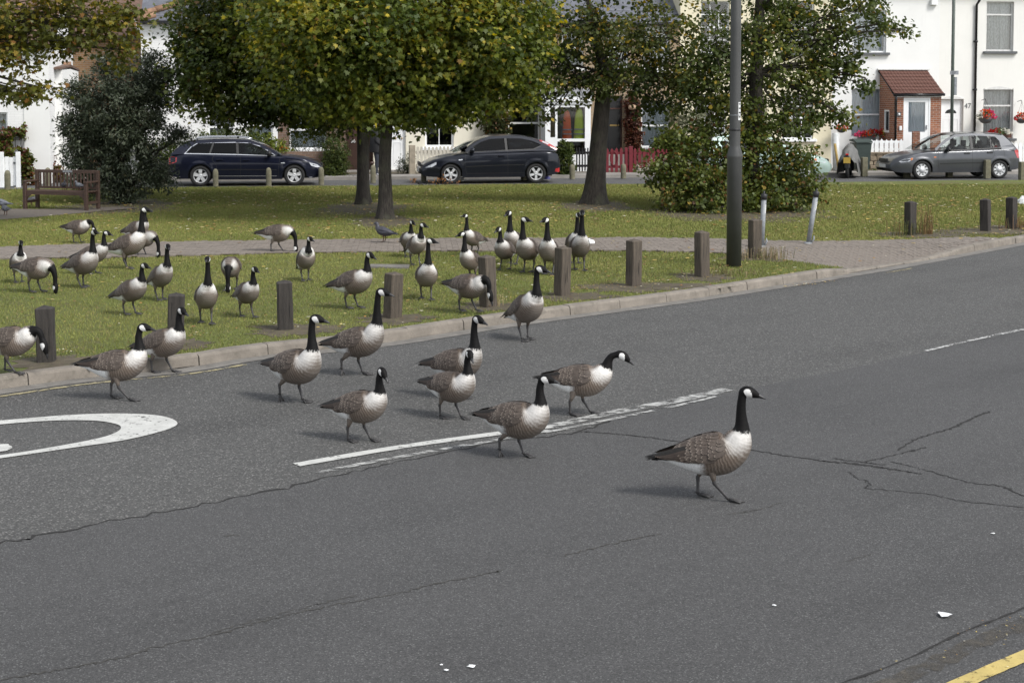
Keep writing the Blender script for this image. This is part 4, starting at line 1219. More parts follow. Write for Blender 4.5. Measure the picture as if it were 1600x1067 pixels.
        for zz in mids: m.box2((a + ft_, y - .012, zz - .03), (b - ft_, y + .055, zz + .03))
        lev = [zs[0]] + [z_ + e for z_ in mids for e in (-.03, .03)] + [zs[1]]
        fr = m.build('window', M[frame], s.root)
        for k_ in range(0, len(lev), 2):
            z0, z1 = lev[k_], lev[k_ + 1]
            rr = rows // max(1, len(mids) + 1) if cols > 1 else 1
            rr = max(1, rr)
            for i in range(cols):
                for j in range(rr):
                    x0 = a + ft_ + (b - a - 2 * ft_) * i / cols; x1 = a + ft_ + (b - a - 2 * ft_) * (i + 1) / cols
                    w0 = z0 + (z1 - z0) * j / rr; w1 = z0 + (z1 - z0) * (j + 1) / rr
                    MB().box2((x0 + .004, y + .028, w0 + .004), (x1 - .004, y + .034, w1 - .004)).build('pane', M['glass'], fr)
                    if i: MB().box2((x0 - gb / 2, y + .012, w0), (x0 + gb / 2, y + .05, w1)).build('glazing_bar', M[frame], fr)
                    if j: MB().box2((x0, y + .013, w0 - gb / 2), (x1, y + .049, w0 + gb / 2)).build('glazing_bar', M[frame], fr)
        if curtain:
            mb = MB(); n = 60; vs = []
            q = random.Random(int(r[0])); ph = [q.uniform(0, 6) for _ in range(3)]
            for i in range(n + 1):
                x = a + .03 + (b - a - .06) * i / n
                yy = y + .16 + .022 * math.sin(i * .9 + ph[0]) + .015 * math.sin(i * .37 + ph[1])
                vs += [(x, yy + .01 * math.sin(i * .6 + ph[2]), c + .02), (x, yy, d - .02)]
            mb.add(vs, [(2 * i, 2 * i + 2, 2 * i + 3, 2 * i + 1) for i in range(n)], 0, True); mb.build('curtain', M[curtain], fr)
        if sill:
            MB().bbox(((a + b) / 2, .03, c - sillh / 2 + .01), (b - a + .22, .30, sillh), .012).build('sill', M[sill], fr)
        if arch:
            n = 12; pts = [(a + (b - a) * i / n, -.004, d - .02 + arch * math.sin(math.pi * i / n)) for i in range(n + 1)] + [(b, -.004, d - .03), (a, -.004, d - .03)]
            MB().prism(pts, (0, .05, 0)).build('arch_head', M[frame], fr)
        return fr, (a, b, c, d)
    def door(s, r, col='upvc', frame='upvc', panels=((.12, .88, .55, .93), (.12, .88, .08, .46)), letter='brass', glass=None, step=True, fan=None, rec=.10):
        a, b, c, d = s.rect(r); c = max(c, GZ + .02); s.op.append((a, b, c, d)); f = .06
        m = MB(); m.box2((a + .002, rec - .02, c), (a + f, rec + .06, d)); m.box2((b - f, rec - .02, c), (b - .002, rec + .06, d)); m.box2((a + f, rec - .02, d - f), (b - f, rec + .06, d - .002))
        w, h = b - a - 2 * f, d - c - f
        dr = MB().box2((a + f, rec + .01, c), (b - f, rec + .055, d - f)).build('door', M[col], s.root)
        m.build('door_frame', M[frame], dr)
        for p in panels:
            x0, x1, z0, z1 = a + f + w * p[0], a + f + w * p[1], c + h * p[2], c + h * p[3]
            mb = MB(); t = .022
            mb.box2((x0, rec - .002, z0), (x1, rec + .012, z0 + t)); mb.box2((x0, rec - .002, z1 - t), (x1, rec + .012, z1)); mb.box2((x0, rec - .002, z0 + t), (x0 + t, rec + .012, z1 - t)); mb.box2((x1 - t, rec - .002, z0 + t), (x1, rec + .012, z1 - t))
            mb.build('panel', M[col], dr)
        if glass:
            x0, x1, z0, z1 = a + f + w * glass[0], a + f + w * glass[1], c + h * glass[2], c + h * glass[3]
            mb = MB(); n = 40; vs = []
            for i in range(n + 1):
                x = x0 + (x1 - x0) * i / n; yy = rec - .001 + .004 * math.sin(i * 1.1)
                vs += [(x, yy, z0), (x, yy, z1)]
            mb.add(vs, [(2 * i, 2 * i + 2, 2 * i + 3, 2 * i + 1) for i in range(n)], 0, True); mb.build('blind', M['curtain'], dr)
            MB().box2((x0, rec - .016, z0), (x1, rec - .011, z1)).build('pane', M['glass'], dr)
            mb = MB(); t = .03
            for q_ in (((x0 - t, rec - .02, z0 - t), (x1 + t, rec + .0, z0)), ((x0 - t, rec - .02, z1), (x1 + t, rec + .0, z1 + t)), ((x0 - t, rec - .02, z0), (x0, rec + .0, z1)), ((x1, rec - .02, z0), (x1 + t, rec + .0, z1))): mb.box2(*q_)
            mb.build('glazing_frame', M[col], dr)
        if fan:
            n = 12; cx, cz = (a + b) / 2, c + h * fan[0]; rr = w * fan[1]
            MB().prism([(cx + rr * math.cos(math.pi * i / n), rec + .004, cz + rr * .7 * math.sin(math.pi * i / n)) for i in range(n + 1)], (0, .004, 0)).build('fanlight', M['black_paint'], dr)
        if letter: MB().box((((a + b) / 2), rec - .002, c + h * .50), (.26, .02, .06)).build('letter_plate', M[letter], dr)
        MB().lathe([(.004, -.03), (.03, -.015), (.03, .01), (.012, .03)], (b - f - .07, rec - .02, c + h * .50), 10, M=Matrix.Rotation(R(90), 3, 'X')).build('knob', M['brass' if letter == 'brass' else 'steel'], dr)
        if step: MB().bbox(((a + b) / 2, -.16, (c + .04) / 2), (b - a + .2, .34, c + .04), .01).build('step', M['slab'], s.root)
        return dr, (a, b, c, d)
    def pipe(s, px, y0, y1, mt='black_paint', r=.045):
        x = s.x(px); z1 = s.z(px, y0) if y0 is not None else s.eave - .1; z0 = s.z(px, y1) if y1 is not None else .1
        m = MB(); m.tube([(x + .07, -.22, z1 + .12), (x + .04, -.15, z1 + .02), (x, -.07, z1 - .10), (x, -.07, z0)], r, 8)
        for zz in np.arange(z0 + .3, z1, 1.75): m.lathe([(r * 1.35, 0), (r * 1.35, .08)], (x, -.07, zz), 10); m.box((x, -.03, zz + .04), (.16, .05, .05))
        m.build('drainpipe', M[mt], s.root)

def text_mesh(parent, txt, size, loc, mt, rotx=90, rotz=0):
    cu = bpy.data.curves.new('number', 'FONT'); cu.body = txt; cu.size = size; cu.extrude = .004; cu.align_x = 'CENTER'; cu.align_y = 'CENTER'
    tmp = bpy.data.objects.new('tmp', cu); COL.objects.link(tmp)
    dg = bpy.context.evaluated_depsgraph_get()
    me = bpy.data.meshes.new_from_object(tmp.evaluated_get(dg)); bpy.data.objects.remove(tmp)
    me.materials.clear(); me.materials.append(M[mt])
    o = link('number', me, parent, loc); o.rotation_euler = (R(rotx), 0, R(rotz)); return o

# ---- white house with slate hip roof, behind the estate car
h = House('white_house', 'white painted brick house with slate roof behind the navy estate car', 222, 434, 5.25, 'white_brick')
h.window((325, 364, 162, 219), bars=[.35], curtain='lace', frame='upvc', sill='upvc')
h.window((322, 362, 48, 104), bars=[.5], curtain='lace', sill='upvc'); h.window((392, 428, 48, 104), bars=[.5], curtain='lace', sill='upvc')
h.window((386, 426, 162, 219), bars=[.4], curtain='curtain', sill='upvc')
h.walls(); h.roof('slate'); h.gutter(5.14)
h.slates('slate', 5, hipx=lambda d: -h.w / 2 + max(0, d) * 1.75 - .1)
for i in range(8):
    d = -.3 + i * .30; x = -h.w / 2 + max(0, d) * 1.75 - .1
    a = (x + .05, d * .82, h.eave + d * .574 + .20); b = (x + .05 + .30 * 1.75, (d + .3) * .82, h.eave + (d + .3) * .574 + .185)
    MB().tube([a, b], [.12, .105], 8).build('hip_tile', M['tile_terra'], h.rf)
hC = h
# ---- brown brick house
h = House('brick_house', 'brown brick house with dark door behind the maple trunks', 434, 583, 5.25, 'brown_brick')
h.window((452, 510, 178, 234), bars=[.55], curtain='curtain', sill='upvc', frame='upvc'); h.window((455, 505, 48, 105), bars=[.5], curtain='lace', sill='upvc')
h.window((530, 566, 48, 105), bars=[.5], curtain='lace', sill='upvc')
dr, rc = h.door((540, 574, 166, 272), 'brown_paint', 'brown_paint', letter=None)
text_mesh(dr, '36', .17, (rc[0] + .26, .085, h.z(549, 221)), 'old_white')
h.walls(); h.roof('slate'); h.gutter(5.14); h.pipe(580, 40, 270, 'brown_paint', .07)
# ---- cream house
h = House('cream_house', 'pale cream rendered house with white door behind the white picket fence', 583, 757, 5.3, 'cream2')
h.door((594, 634, 163, 271), 'upvc', 'upvc', panels=((.12, .46, .56, .93), (.54, .88, .56, .93), (.12, .46, .08, .44), (.54, .88, .08, .44)))
h.window((664, 709, 146, 231), cols=2, rows=2, bars=[.42], frame='upvc', sill='upvc', ft=.07); h.window((610, 650, 48, 108), bars=[.5], curtain='lace', sill='upvc'); h.window((690, 730, 48, 108), bars=[.5], curtain='lace', sill='upvc')
h.walls(); h.roof('slate'); h.gutter(5.2)
# ---- stock brick house with white glazed porch
h = House('stock_brick_house', 'yellow stock brick house with white glazed porch behind the dark hatchback', 757, 926, 5.3, 'stock')
h.window((794, 844, 128, 226), bars=[.34], frame='old_white', sill='old_white'); h.window((800, 840, 42, 110), bars=[.5], frame='old_white', curtain='lace', sill='old_white'); h.window((878, 912, 42, 108), bars=[.5], frame='old_white', curtain='lace', sill='old_white')
h.op.append(h.rect((872, 912, 165, 268)))
h.walls(); h.roof('slate'); h.gutter(5.2); h.slates('slate', 5)
# porch
off = 1.0
a, b, c, d = h.rect((852, 923, 163, 262), off); c = .10
pz = h.z(888, 146, off); xg0, xg1 = h.x(871, 200, off), h.x(914, 200, off)
xs0, xs1 = h.x(860, 200, off), h.x(867.5, 200, off); zg0, zg1 = h.z(890, 217, off), h.z(890, 168, off)
m = MB(); y0, y1 = -off, -off + .07
for q in (((a, y0, c), (xs0, y1, d)), ((xs1, y0, c), (xg0, y1, d)), ((xg1, y0, c), (b, y1, d)), ((xs0, y0, c), (xs1, y1, zg0 + .05)), ((xs0, y0, zg1), (xs1, y1, d)), ((xg0, y0, zg1), (xg1, y1, d)), ((xg0, y0, zg0 - .10), (xg1, y1, zg0)), ((xg0, y0, c), (xg1, y1, zg0 - .55))): m.box2(*q)
m.box2((a, y1, c), (a + .07, -.005, d)); m.box2((b - .07, y1, c), (b, -.005, d))
po = m.build('porch', M['upvc'], h.root)
MB().box2((xg0, y0 + .03, zg0), (xg1, y0 + .036, zg1)).build('pane', M['glass'], po); MB().box2((xs0, y0 + .03, zg0 + .05), (xs1, y0 + .036, zg1)).build('pane', M['glass'], po)
MB().box2((xg0, y0 + .03, zg0 - .55), (xg1, y0 + .036, zg0 - .10)).build('pane', M['glass'], po)
mb = MB(); mb.box2((a - .04, y0 - .05, d), (b + .04, 0, d + .10)); mb.box2((a - .09, y0 - .11, d + .10), (b + .09, 0, d + .20)); mb.box2((a - .06, y0 - .08, d + .20), (b + .06, 0, d + .30)); mb.build('cornice', M['upvc'], po)
MB().prism([(a - .1, y0 - .13, d + .30), (b + .1, y0 - .13, d + .30), (b + .1, -.003, d + .52), (a - .1, -.003, d + .52)], (0, 0, .03)).build('lead_roof', M['lead'], po)
MB().box((xg0 - .07, y0 - .02, zg0 + .22), (.03, .04, .16)).build('handle', M['upvc'], po)
def jacket(parent, x, z, w, hh, mt, band):
    m = MB(); prof = [(0, .30), (.10, .46), (.25, .62), (.6, .72), (1.0, .80)]
    vs = []
    for t, f in prof:
        for k_ in range(10):
            a_ = 2 * math.pi * k_ / 10; vs.append((x + w / 2 * f * math.cos(a_), -off + .22 + .08 * math.sin(a_) + .02 * math.sin(3 * a_ + t * 4), z - t * hh))
    m.add(vs, [(i * 10 + k_, i * 10 + (k_ + 1) % 10, i * 10 + 10 + (k_ + 1) % 10, i * 10 + 10 + k_) for i in range(4) for k_ in range(10)] + [tuple(range(10))], 0, True)
    o = m.build('hivis_jacket', M[mt], None)
    o.location = h.root.location; o.rotation_euler = h.root.rotation_euler
    mb = MB()
    for bz in (.62, .76): mb.box((x, -.86 + .0, z - hh * bz), (w * .72, .19, .035))
    mb.build('reflective_band', M['lead'], o)
    return o
zt = zg1
tag(jacket(h, h.x(886, 200, .8), zt - .10, .42, 1.08, 'hivis_o', 1), 'orange high visibility jacket hanging inside the glazed porch', 'jacket')
tag(jacket(h, h.x(905, 200, .8), zt - .04, .50, 1.16, 'hivis_y', 1), 'lime yellow high visibility jacket hanging inside the glazed porch', 'jacket')
# ---- stock brick house with black arched door
h = House('stock_brick_house', 'yellow stock brick house with black arched door behind the red fence', 926, 1062, 5.3, 'stock')
dr, rc = h.door((946, 973, 150, 240), 'black_paint', 'brown_paint', panels=((.14, .86, .62, .78), (.14, .86, .36, .58), (.14, .86, .06, .30)), letter='brass')
MB().prism([((rc[0] + rc[1]) / 2 + (rc[1] - rc[0]) * .46 * math.cos(math.pi * i / 12), .085, rc[3] - .42 + .36 * math.sin(math.pi * i / 12)) for i in range(13)], (0, .01, 0)).build('fanlight', M['black_paint'], dr)
MB().box(((rc[0] + rc[1]) / 2, .075, rc[3] - .45), (rc[1] - rc[0] - .1, .03, .035)).build('transom', M['tile_red'], dr)
h.window((1002, 1047, 158, 231), bars=[.47], curtain='curtain', frame='upvc', sill='upvc'); h.window((1004, 1046, 40, 110), bars=[.5], curtain='lace', sill='upvc'); h.window((950, 982, 40, 108), bars=[.5], curtain='lace', sill='upvc')
h.walls(); h.roof('slate'); h.gutter(5.2); h.slates('slate', 5)
hF2 = h
# ---- cream yellow house
h = House('cream_house', 'cream yellow rendered house with small paned sash windows behind the lime tree', 1062, 1299, 6.75, 'cream')
for r in ((1222, 1272, 2, 84), (1095, 1140, 2, 84)): h.window(r, 3, 4, bars=[.5], frame='upvc', sill='grey_paint', curtain=None, ft=.045)
for r in ((1222, 1271, 148, 218), (1085, 1135, 148, 218)): h.window(r, 3, 4, bars=[.48], frame='upvc', sill='upvc', ft=.045)
h.door((1160, 1198, 152, 268), 'brown_paint', 'cream', letter='brass')
h.walls(); h.roof('slate'); h.gutter(6.62)
# ---- white house with tiled brick porch
h = House('white_house', 'white rendered house with red brick porch beside the covered motorcycle', 1299, 1466, 6.75, 'white_wall')
h.window((1333, 1385, 16, 83), cols=1, bars=[.5], curtain='curtain', frame='upvc', sill='grey_paint'); h.window((1330, 1378, 138, 216), bars=[.47], curtain='curtain', frame='upvc', sill=None, arch=.14)
h.op.append(h.rect((1414, 1452, 160, 262)))
h.walls(); h.roof('slate'); h.gutter(6.62)
off = 1.35
a, b, c, d = h.rect((1396.5, 1470, 149, 262), off); c = .10; a2, b2 = a, b
x0, x1 = h.x(1411.5, 200, off), h.x(1453.5, 200, off); zd = h.z(1432, 153, off)
m = MB(); y0, y1 = -off, -off + .11
m.box2((a, y0, c), (x0, y1, d)); m.box2((x1, y0, c), (b, y1, d)); m.box2((x0, y0, zd), (x1, y1, d))
wz0, wz1 = h.z(1390, 206, .7), h.z(1390, 172, .7)
m.box2((a, y1, c), (a + .11, -.003, wz0)); m.box2((a, y1, wz1), (a + .11, -.003, d)); m.box2((a, y1, wz0), (a + .11, -.92, wz1)); m.box2((a, -.45, wz0), (a + .11, -.003, wz1))
m.box2((b - .11, y1, c), (b, -.003, d))
zr0, zr1 = h.z(1432, 147, off + .1), h.z(1432, 111, 0)
m.prism([(a, y1, d), (a, -.003, d), (a, -.003, zr1 - .04)], (.11, 0, 0)); m.prism([(b - .11, y1, d), (b - .11, -.003, d), (b - .11, -.003, zr1 - .04)], (.11, 0, 0))
po = m.build('porch', M['red_brick'], h.root)
mb = MB(); mb.box2((a - .03, -.94, wz0 - .03), (a + .08, -.43, wz0 + .05)); mb.box2((a + .01, -.94, wz1 - .06), (a + .08, -.43, wz1)); mb.box2((a + .01, -.92, wz0 + .05), (a + .08, -.86, wz1 - .06)); mb.box2((a + .01, -.51, wz0 + .05), (a + .08, -.45, wz1 - .06)); mb.build('side_window', M['upvc'], po)
MB().box2((a + .04, -.86, wz0 + .05), (a + .045, -.51, wz1 - .06)).build('pane', M['glass'], po)
# porch door
f = .06; mb = MB(); mb.box2((x0 + .002, y0 + .005, c), (x0 + f, y0 + .09, zd)); mb.box2((x1 - f, y0 + .005, c), (x1 - .002, y0 + .09, zd)); mb.box2((x0 + f, y0 + .005, zd - f), (x1 - f, y0 + .09, zd - .002))
gx0, gx1, gz0, gz1 = h.x(1419.5, 200, off), h.x(1445.5, 200, off), h.z(1432, 206.5, off), h.z(1432, 160, off)
for q in (((x0 + f, y0 + .02, c), (gx0, y0 + .075, zd - f)), ((gx1, y0 + .02, c), (x1 - f, y0 + .075, zd - f)), ((gx0, y0 + .02, gz1), (gx1, y0 + .075, zd - f)), ((gx0, y0 + .02, c), (gx1, y0 + .075, gz0))): mb.box2(*q)
mb.build('porch_door', M['upvc'], po)
MB().box2((gx0, y0 + .04, gz0), (gx1, y0 + .046, gz1)).build('pane', M['glass'], po)
mb = MB(); vs = []; n = 44
for i in range(n + 1):
    x = gx0 + (gx1 - gx0) * i / n; vs += [(x, y0 + .068 + .012 * math.sin(i * 1.05), gz0 - .02), (x, y0 + .068 + .012 * math.sin(i * 1.05 + .3), gz1 + .02)]
mb.add(vs, [(2 * i, 2 * i + 2, 2 * i + 3, 2 * i + 1) for i in range(n)], 0, True); mb.build('curtain', M['curtain'], po)
MB().box(((gx0 + gx1) / 2, y0 + .015, gz0 - .10), (.28, .014, .05)).build('letter_plate', M['old_white'], po)
MB().box((gx1 + .05, y0 + .0, gz0 + .16), (.03, .05, .16)).build('handle', M['steel'], po)
MB().box((h.x(1404.5, 180, off), y0 - .012, h.z(1404, 179, off)), (.15, .02, .15)).build('number_plaque', M['grey_paint'], po)
MB().lathe([(.045, 0), (.045, .006)], (h.x(1404.5, 180, off), y0 - .024, h.z(1404, 179, off)), 14, M=Matrix.Rotation(R(90), 3, 'X')).build('plaque_disc', M['upvc'], po)
MB().bbox((h.x(1406.5, 200, off), y0 - .03, h.z(1406, 200.5, off)), (.10, .05, .15), .01).build('bell_box', M['upvc'], po)
MB().box2((a + .02, y0 - .03, d - .075), (b - .02, y0 + .0, d + .0)).build('fascia', M['old_white'], po)
MB().tube([(a - .06, y0 - .10, zr0 - .03), (b + .08, y0 - .10, zr0 - .03)], .05, 8).build('gutter', M['black_paint'], po)
MB().tube([(a + .04, y0 - .09, zr0 - .05), (a + .05, y0 - .05, zr0 - .22), (a + .05, y0 - .05, .15)], .04, 8).build('drainpipe', M['black_paint'], po)
# lean-to roof: every tile a piece, widening towards the eave as in the photograph
L_ = math.hypot(off + .12, zr1 - zr0); ra = math.atan2(zr1 - zr0, off + .12)
MB().prism([(a - .08, y0 - .12, zr0 - .03), (b + .02, y0 - .12, zr0 - .03), (b + .02, -.006, zr1 - .03), (a - .08, -.006, zr1 - .03)], (0, 0, .022)).build('roof_deck', M['black_paint'], po)
rows, cols_ = 7, 15; tw = (b - a + .10) / cols_; th = L_ / rows
tm = MB(); vs = []; nq = 6
for yy in (-th * .62, th * .62):
    for i in range(nq + 1):
        x = (i / nq - .5) * tw; zz = .016 * math.sin(math.pi * i / nq) + .0
        vs.append((x, yy, zz))
vs += [(x, y, z - .014) for x, y, z in vs]; nn = 2 * (nq + 1)
fs = [(i, i + 1, nq + 2 + i, nq + 1 + i) for i in range(nq)] + [(nn + i, nn + nq + 1 + i, nn + nq + 2 + i, nn + i + 1) for i in range(nq)] + [(i, nn + i, nn + i + 1, i + 1) for i in range(nq)] + [(nq + 1 + i, nq + 2 + i, nn + nq + 2 + i, nn + nq + 1 + i) for i in range(nq)]
tm.add(vs, fs); tme = tm.mesh('roof_tile', [M['tile_red']])
q = random.Random(8)
for r_ in range(rows):
    t = (r_ + .5) / rows
    for i in range(cols_):
        o = link('roof_tile', tme, po, (a - .06 + tw * (i + .5), y0 - .12 + (off + .11) * t, zr0 + (zr1 - zr0) * t + .022 + q.uniform(0, .006)))
        o.rotation_euler = (ra - R(3.5), 0, q.uniform(-.012, .012))
MB().box(((a + b) / 2, -.05, zr1 + .05), (b - a + .22, .10, .05)).build('flashing', M['old_white'], po)
# ---- white house number 47
h = House('white_house', 'white rendered house numbered 47 with black drainpipe behind the grey hatchback', 1466, 1660, 6.75, 'white_wall2')
h.window((1541, 1584, 3, 81), bars=[.74], curtain='lace', frame='old_white', sill='grey_paint', ft=.06); h.window((1536, 1583, 139, 217), bars=[.66], curtain='lace', frame='old_white', sill='grey_paint', arch=.10, ft=.06)
h.window((1620, 1655, 3, 81), bars=[.74], curtain='lace', frame='old_white')
dr, rc = h.door((1469, 1505, 154, 262), 'upvc', 'old_white', panels=((.12, .46, .42, .72), (.54, .88, .42, .72), (.12, .46, .06, .36), (.54, .88, .06, .36)), letter=None, fan=(.80, .28))
m = MB(); n = 14; a, b, d = rc[0], rc[1], rc[3]
m.prism([(a + (b - a) * i / n, -.03, d - .01 + .10 * math.sin(math.pi * i / n)) for i in range(n + 1)] + [(b, -.03, d - .03), (a, -.03, d - .03)], (0, .06, 0)); m.build('door_hood', M['old_white'], h.root)
text_mesh(h.root, '47', .26, (h.x(1512, 166), -.012, h.z(1512, 166)), 'grey_paint')
h.walls(); h.roof('slate'); h.gutter(6.62); h.pipe(1521.5, 4, 230)
MB().bbox((h.x(1458, 5), -.06, h.z(1458, 4)), (.26, .18, .20), .02).build('corbel', M['upvc'], h.root)
hI = h
# ---- left: white cottage, brick house with oval window, tiled roof behind
h = House('white_cottage', 'white painted brick cottage with climbing plants at the left edge', -190, 78, 4.35, 'white_brick', v=2.2, depth=5.5, pitch=38)
h.window((-60, 12, 176, 240), bars=[.5], frame='upvc', curtain='lace', sill='upvc')
h.walls(); h.roof('tile_brown', side=.18); h.gutter(4.26)
h.slates('tile_brown', 6, sw=.30, expo=.24)
MB().prism([(h.w / 2 - .76, -.03, 0.05), (h.w / 2 - .01, -.03, .05), (h.w / 2 - .01, -.03, 4.1), (h.w / 2 - .76, -.03, 4.1)], (0, .028, 0)).build('corner_pier', M['white_wall'], h.root)
x, z = h.x(26, 215), h.z(26, 215)
pl = MB(); pl.prism([(x - .16, -.03, z - .07), (x + .16, -.03, z - .07), (x + .16, -.03, z + .05), (x + .06, -.03, z + .09), (x - .06, -.03, z + .09), (x - .16, -.03, z + .05)], (0, .026, 0)); pl = pl.build('name_plaque', M['grey_paint'], h.root)
m = MB(); q = random.Random(4)
for zz, n, x0 in ((.018, 5, -.06), (-.032, 9, -.105)):
    for i in range(n): m.box((x + x0 + i * .023, -.032, z + zz), (.014, .004, q.uniform(.018, .026)))
m.build('plaque_lettering', M['upvc'], pl)
h2 = House('white_annex', 'narrow white annex with slim dark window beside the white cottage', 79, 98, 3.55, 'white_wall', v=3.4, depth=4, pitch=3)
h2.window((78.8, 82.5, 174, 236), bars=[.72], frame='grey_paint', sill=None, ft=.03)
h2.walls(); h2.roof('tile_brown', side=.02)
h = House('brick_house', 'orange brick house with oval window beyond the evergreen shrub', 60, 224, 5.0, 'orange_brick', v=13.0, depth=8, pitch=32)
h.walls(); h.roof('tile_brown'); h.gutter(4.86, soff='old_white')
h.slates('tile_brown', 8, sw=.33, expo=.30)
x, z = h.x(105, 90), h.z(105, 90)
n = 24; ow = MB().prism([(x + .24 * math.cos(6.2832 * i / n), -.03, z + .155 * math.sin(6.2832 * i / n)) for i in range(n)], (0, .028, 0)).build('oval_window', M['grey_paint'], h.root)
MB().prism([(x + .20 * math.cos(6.2832 * i / n), -.036, z + .12 * math.sin(6.2832 * i / n)) for i in range(n)], (0, .004, 0)).build('pane', M['black_paint'], ow)
MB().box((x + .13, -.042, z + .01), (.05, .004, .10)).build('curtain', M['upvc'], ow)
MB().prism([(h.x(210, 30), -.2, h.z(210, 30)), (h.x(224, 50), -.2, h.z(224, 50)), (h.x(224, 58), -.2, h.z(224, 58)), (h.x(206, 34), -.2, h.z(206, 34))], (0, .1, 0)).build('bargeboard', M['upvc'], h.root)
h = House('tiled_house', 'house with brown tiled roof showing beside the slate roof', 186, 330, 6.05, 'orange_brick', v=15.5, depth=9, pitch=30)
h.walls(); h.roof('tile_brown'); h.slates('tile_brown', 9, sw=.33, expo=.32)
MB().prism([(h.x(230, 10), 1.2, h.z(230, 18)), (h.x(234, 10), 1.2, h.z(234, 18)), (h.x(233, 10), 1.2, h.z(233, 2)), (h.x(229, 10), 1.2, h.z(229, 2))], (0, .12, 0)).build('vent_pipe', M['lead'], h.root)

# ---- fences
def picket(u, v, z0, z1, w, mt, parent, kind='point', t=.022):
    m = MB()
    hh = z1 - z0
    if kind == 'point': pts = [(-w / 2, 0), (w / 2, 0), (w / 2, hh - w * .7), (0, hh), (-w / 2, hh - w * .7)]
    else: pts = [(-w / 2, 0), (w / 2, 0)] + [(w / 2 * math.cos(a), hh - w / 2 + w / 2 * math.sin(a)) for a in np.linspace(0, math.pi, 7)]
    m.prism([(x, 0, z) for x, z in pts], (0, t, 0))
    return m.build('picket', M[mt], parent, (u, v, z0))
def fence(name, label, px0, px1, yt, yb, v, n, w, mt, kind='point', posts=(), rails=(.22, .78), zbase=None, wav=0, post_mt=None):
    u0, u1 = SH(px0, yb, v)[0], SH(px1, yb, v)[0]; z0 = SH((px0 + px1) / 2, yb, v)[1] if zbase is None else zbase; z1 = SH((px0 + px1) / 2, yt, v)[1]
    root = tag(empty(name, SP(0, 0, 0), SANG), label, 'fence'); q = random.Random(n)
    for i in range(n):
        picket(u0 + (u1 - u0) * (i + .5) / n, v, z0 + q.uniform(-.008, .008), z1 + q.uniform(-.012, .012), w, mt, root, kind)
    for f in rails: MB().box(((u0 + u1) / 2, v + .045, z0 + (z1 - z0) * f), (u1 - u0, .04, .08)).build('rail', M[mt], root)
    for px, yt2, pw in posts:
        u = SH(px, yb, v)[0]; zz = SH(px, yt2, v)[1]
        MB().bbox((u, v + .0, zz / 2 + .05), (pw, pw, zz - .1), .012).build('post', M[post_mt or mt], root)
    return root
M['picket_white'] = pmat('white_picket_paint', (.76, .77, .77), .5, .08, 6)
M['picket_cream'] = pmat('weathered_picket', (.50, .47, .40), .8, .25, 8, .3, 50)
M['picket_red'] = pmat('red_picket_paint', (.135, .008, .016), .55, .18, 6)
M['post_old'] = pmat('old_gate_post', (.30, .26, .20), .9, .25, 5, .5, 40)
fence('picket_fence', 'clean white pointed picket fence on the low stone wall', 1335, 1412, 217.5, 238.5, 4.5, 10, .145, 'picket_white')
fence('picket_fence', 'white picket fence showing behind the grey hatchback\'s tail', 1570, 1665, 222, 262, 4.4, 14, .12, 'picket_white', zbase=.15)
fence('picket_fence', 'weathered cream picket fence behind the dark hatchback\'s bonnet', 644, 738, 229, 272, 4.2, 16, .075, 'picket_cream', 'round', posts=((644, 227, .20),), zbase=.2, post_mt='post_old')
fence('picket_fence', 'black metal picket gate between ivy bush and leaning tree trunk', 899, 938, 231, 270, 4.2, 9, .045, 'black_paint', zbase=.2)
rf = fence('picket_fence', 'red painted picket fence and gate below the black arched door', 938, 1046, 231, 273, 4.2, 15, .095, 'picket_red', posts=((985, 229, .14), (978, 231, .10)), zbase=.15)
for sx in (0, 1):
    u = SH(955 + sx * 8, 250, 4.2)[0]
    MB().tube([(u + (1 - 2 * sx) * .22 * math.cos(a), 4.17, .62 + .26 * math.sin(a)) for a in np.linspace(-1.3, 1.3, 10)], .014, 6).build('gate_scroll', M['picket_red'], rf)
# white board gate by the cottage
u0, u1 = SH(-30, 270, .6)[0], SH(27, 270, .6)[0]; zt, zb = SH(15, 245, .6)[1], .10
g = tag(empty('garden_gate', SP(0, 0, 0), SANG), 'white boarded garden gate at the far left edge', 'gate')
for i in range(9): MB().bbox((u0 + (u1 - u0) * (i + .5) / 9, .6, (zt + zb) / 2 - .02 * (i % 2)), ((u1 - u0) / 9 - .008, .03, zt - zb), .004).build('board', M['picket_white'], g)
for px in (3, 29): MB().bbox((SH(px, 270, .6)[0], .56, (zt + .16) / 2), (.13, .12, zt + .12), .012).build('gate_post', M['picket_white'], g)
for zz in (.35, .85): MB().box(((u0 + u1) / 2, .64, zz), (u1 - u0, .04, .09)).build('rail', M['picket_white'], g)
MB().box((SH(23, 255, .5)[0], .575, SH(23, 255, .5)[1]), (.10, .03, .05)).build('latch', M['grey_paint'], g)
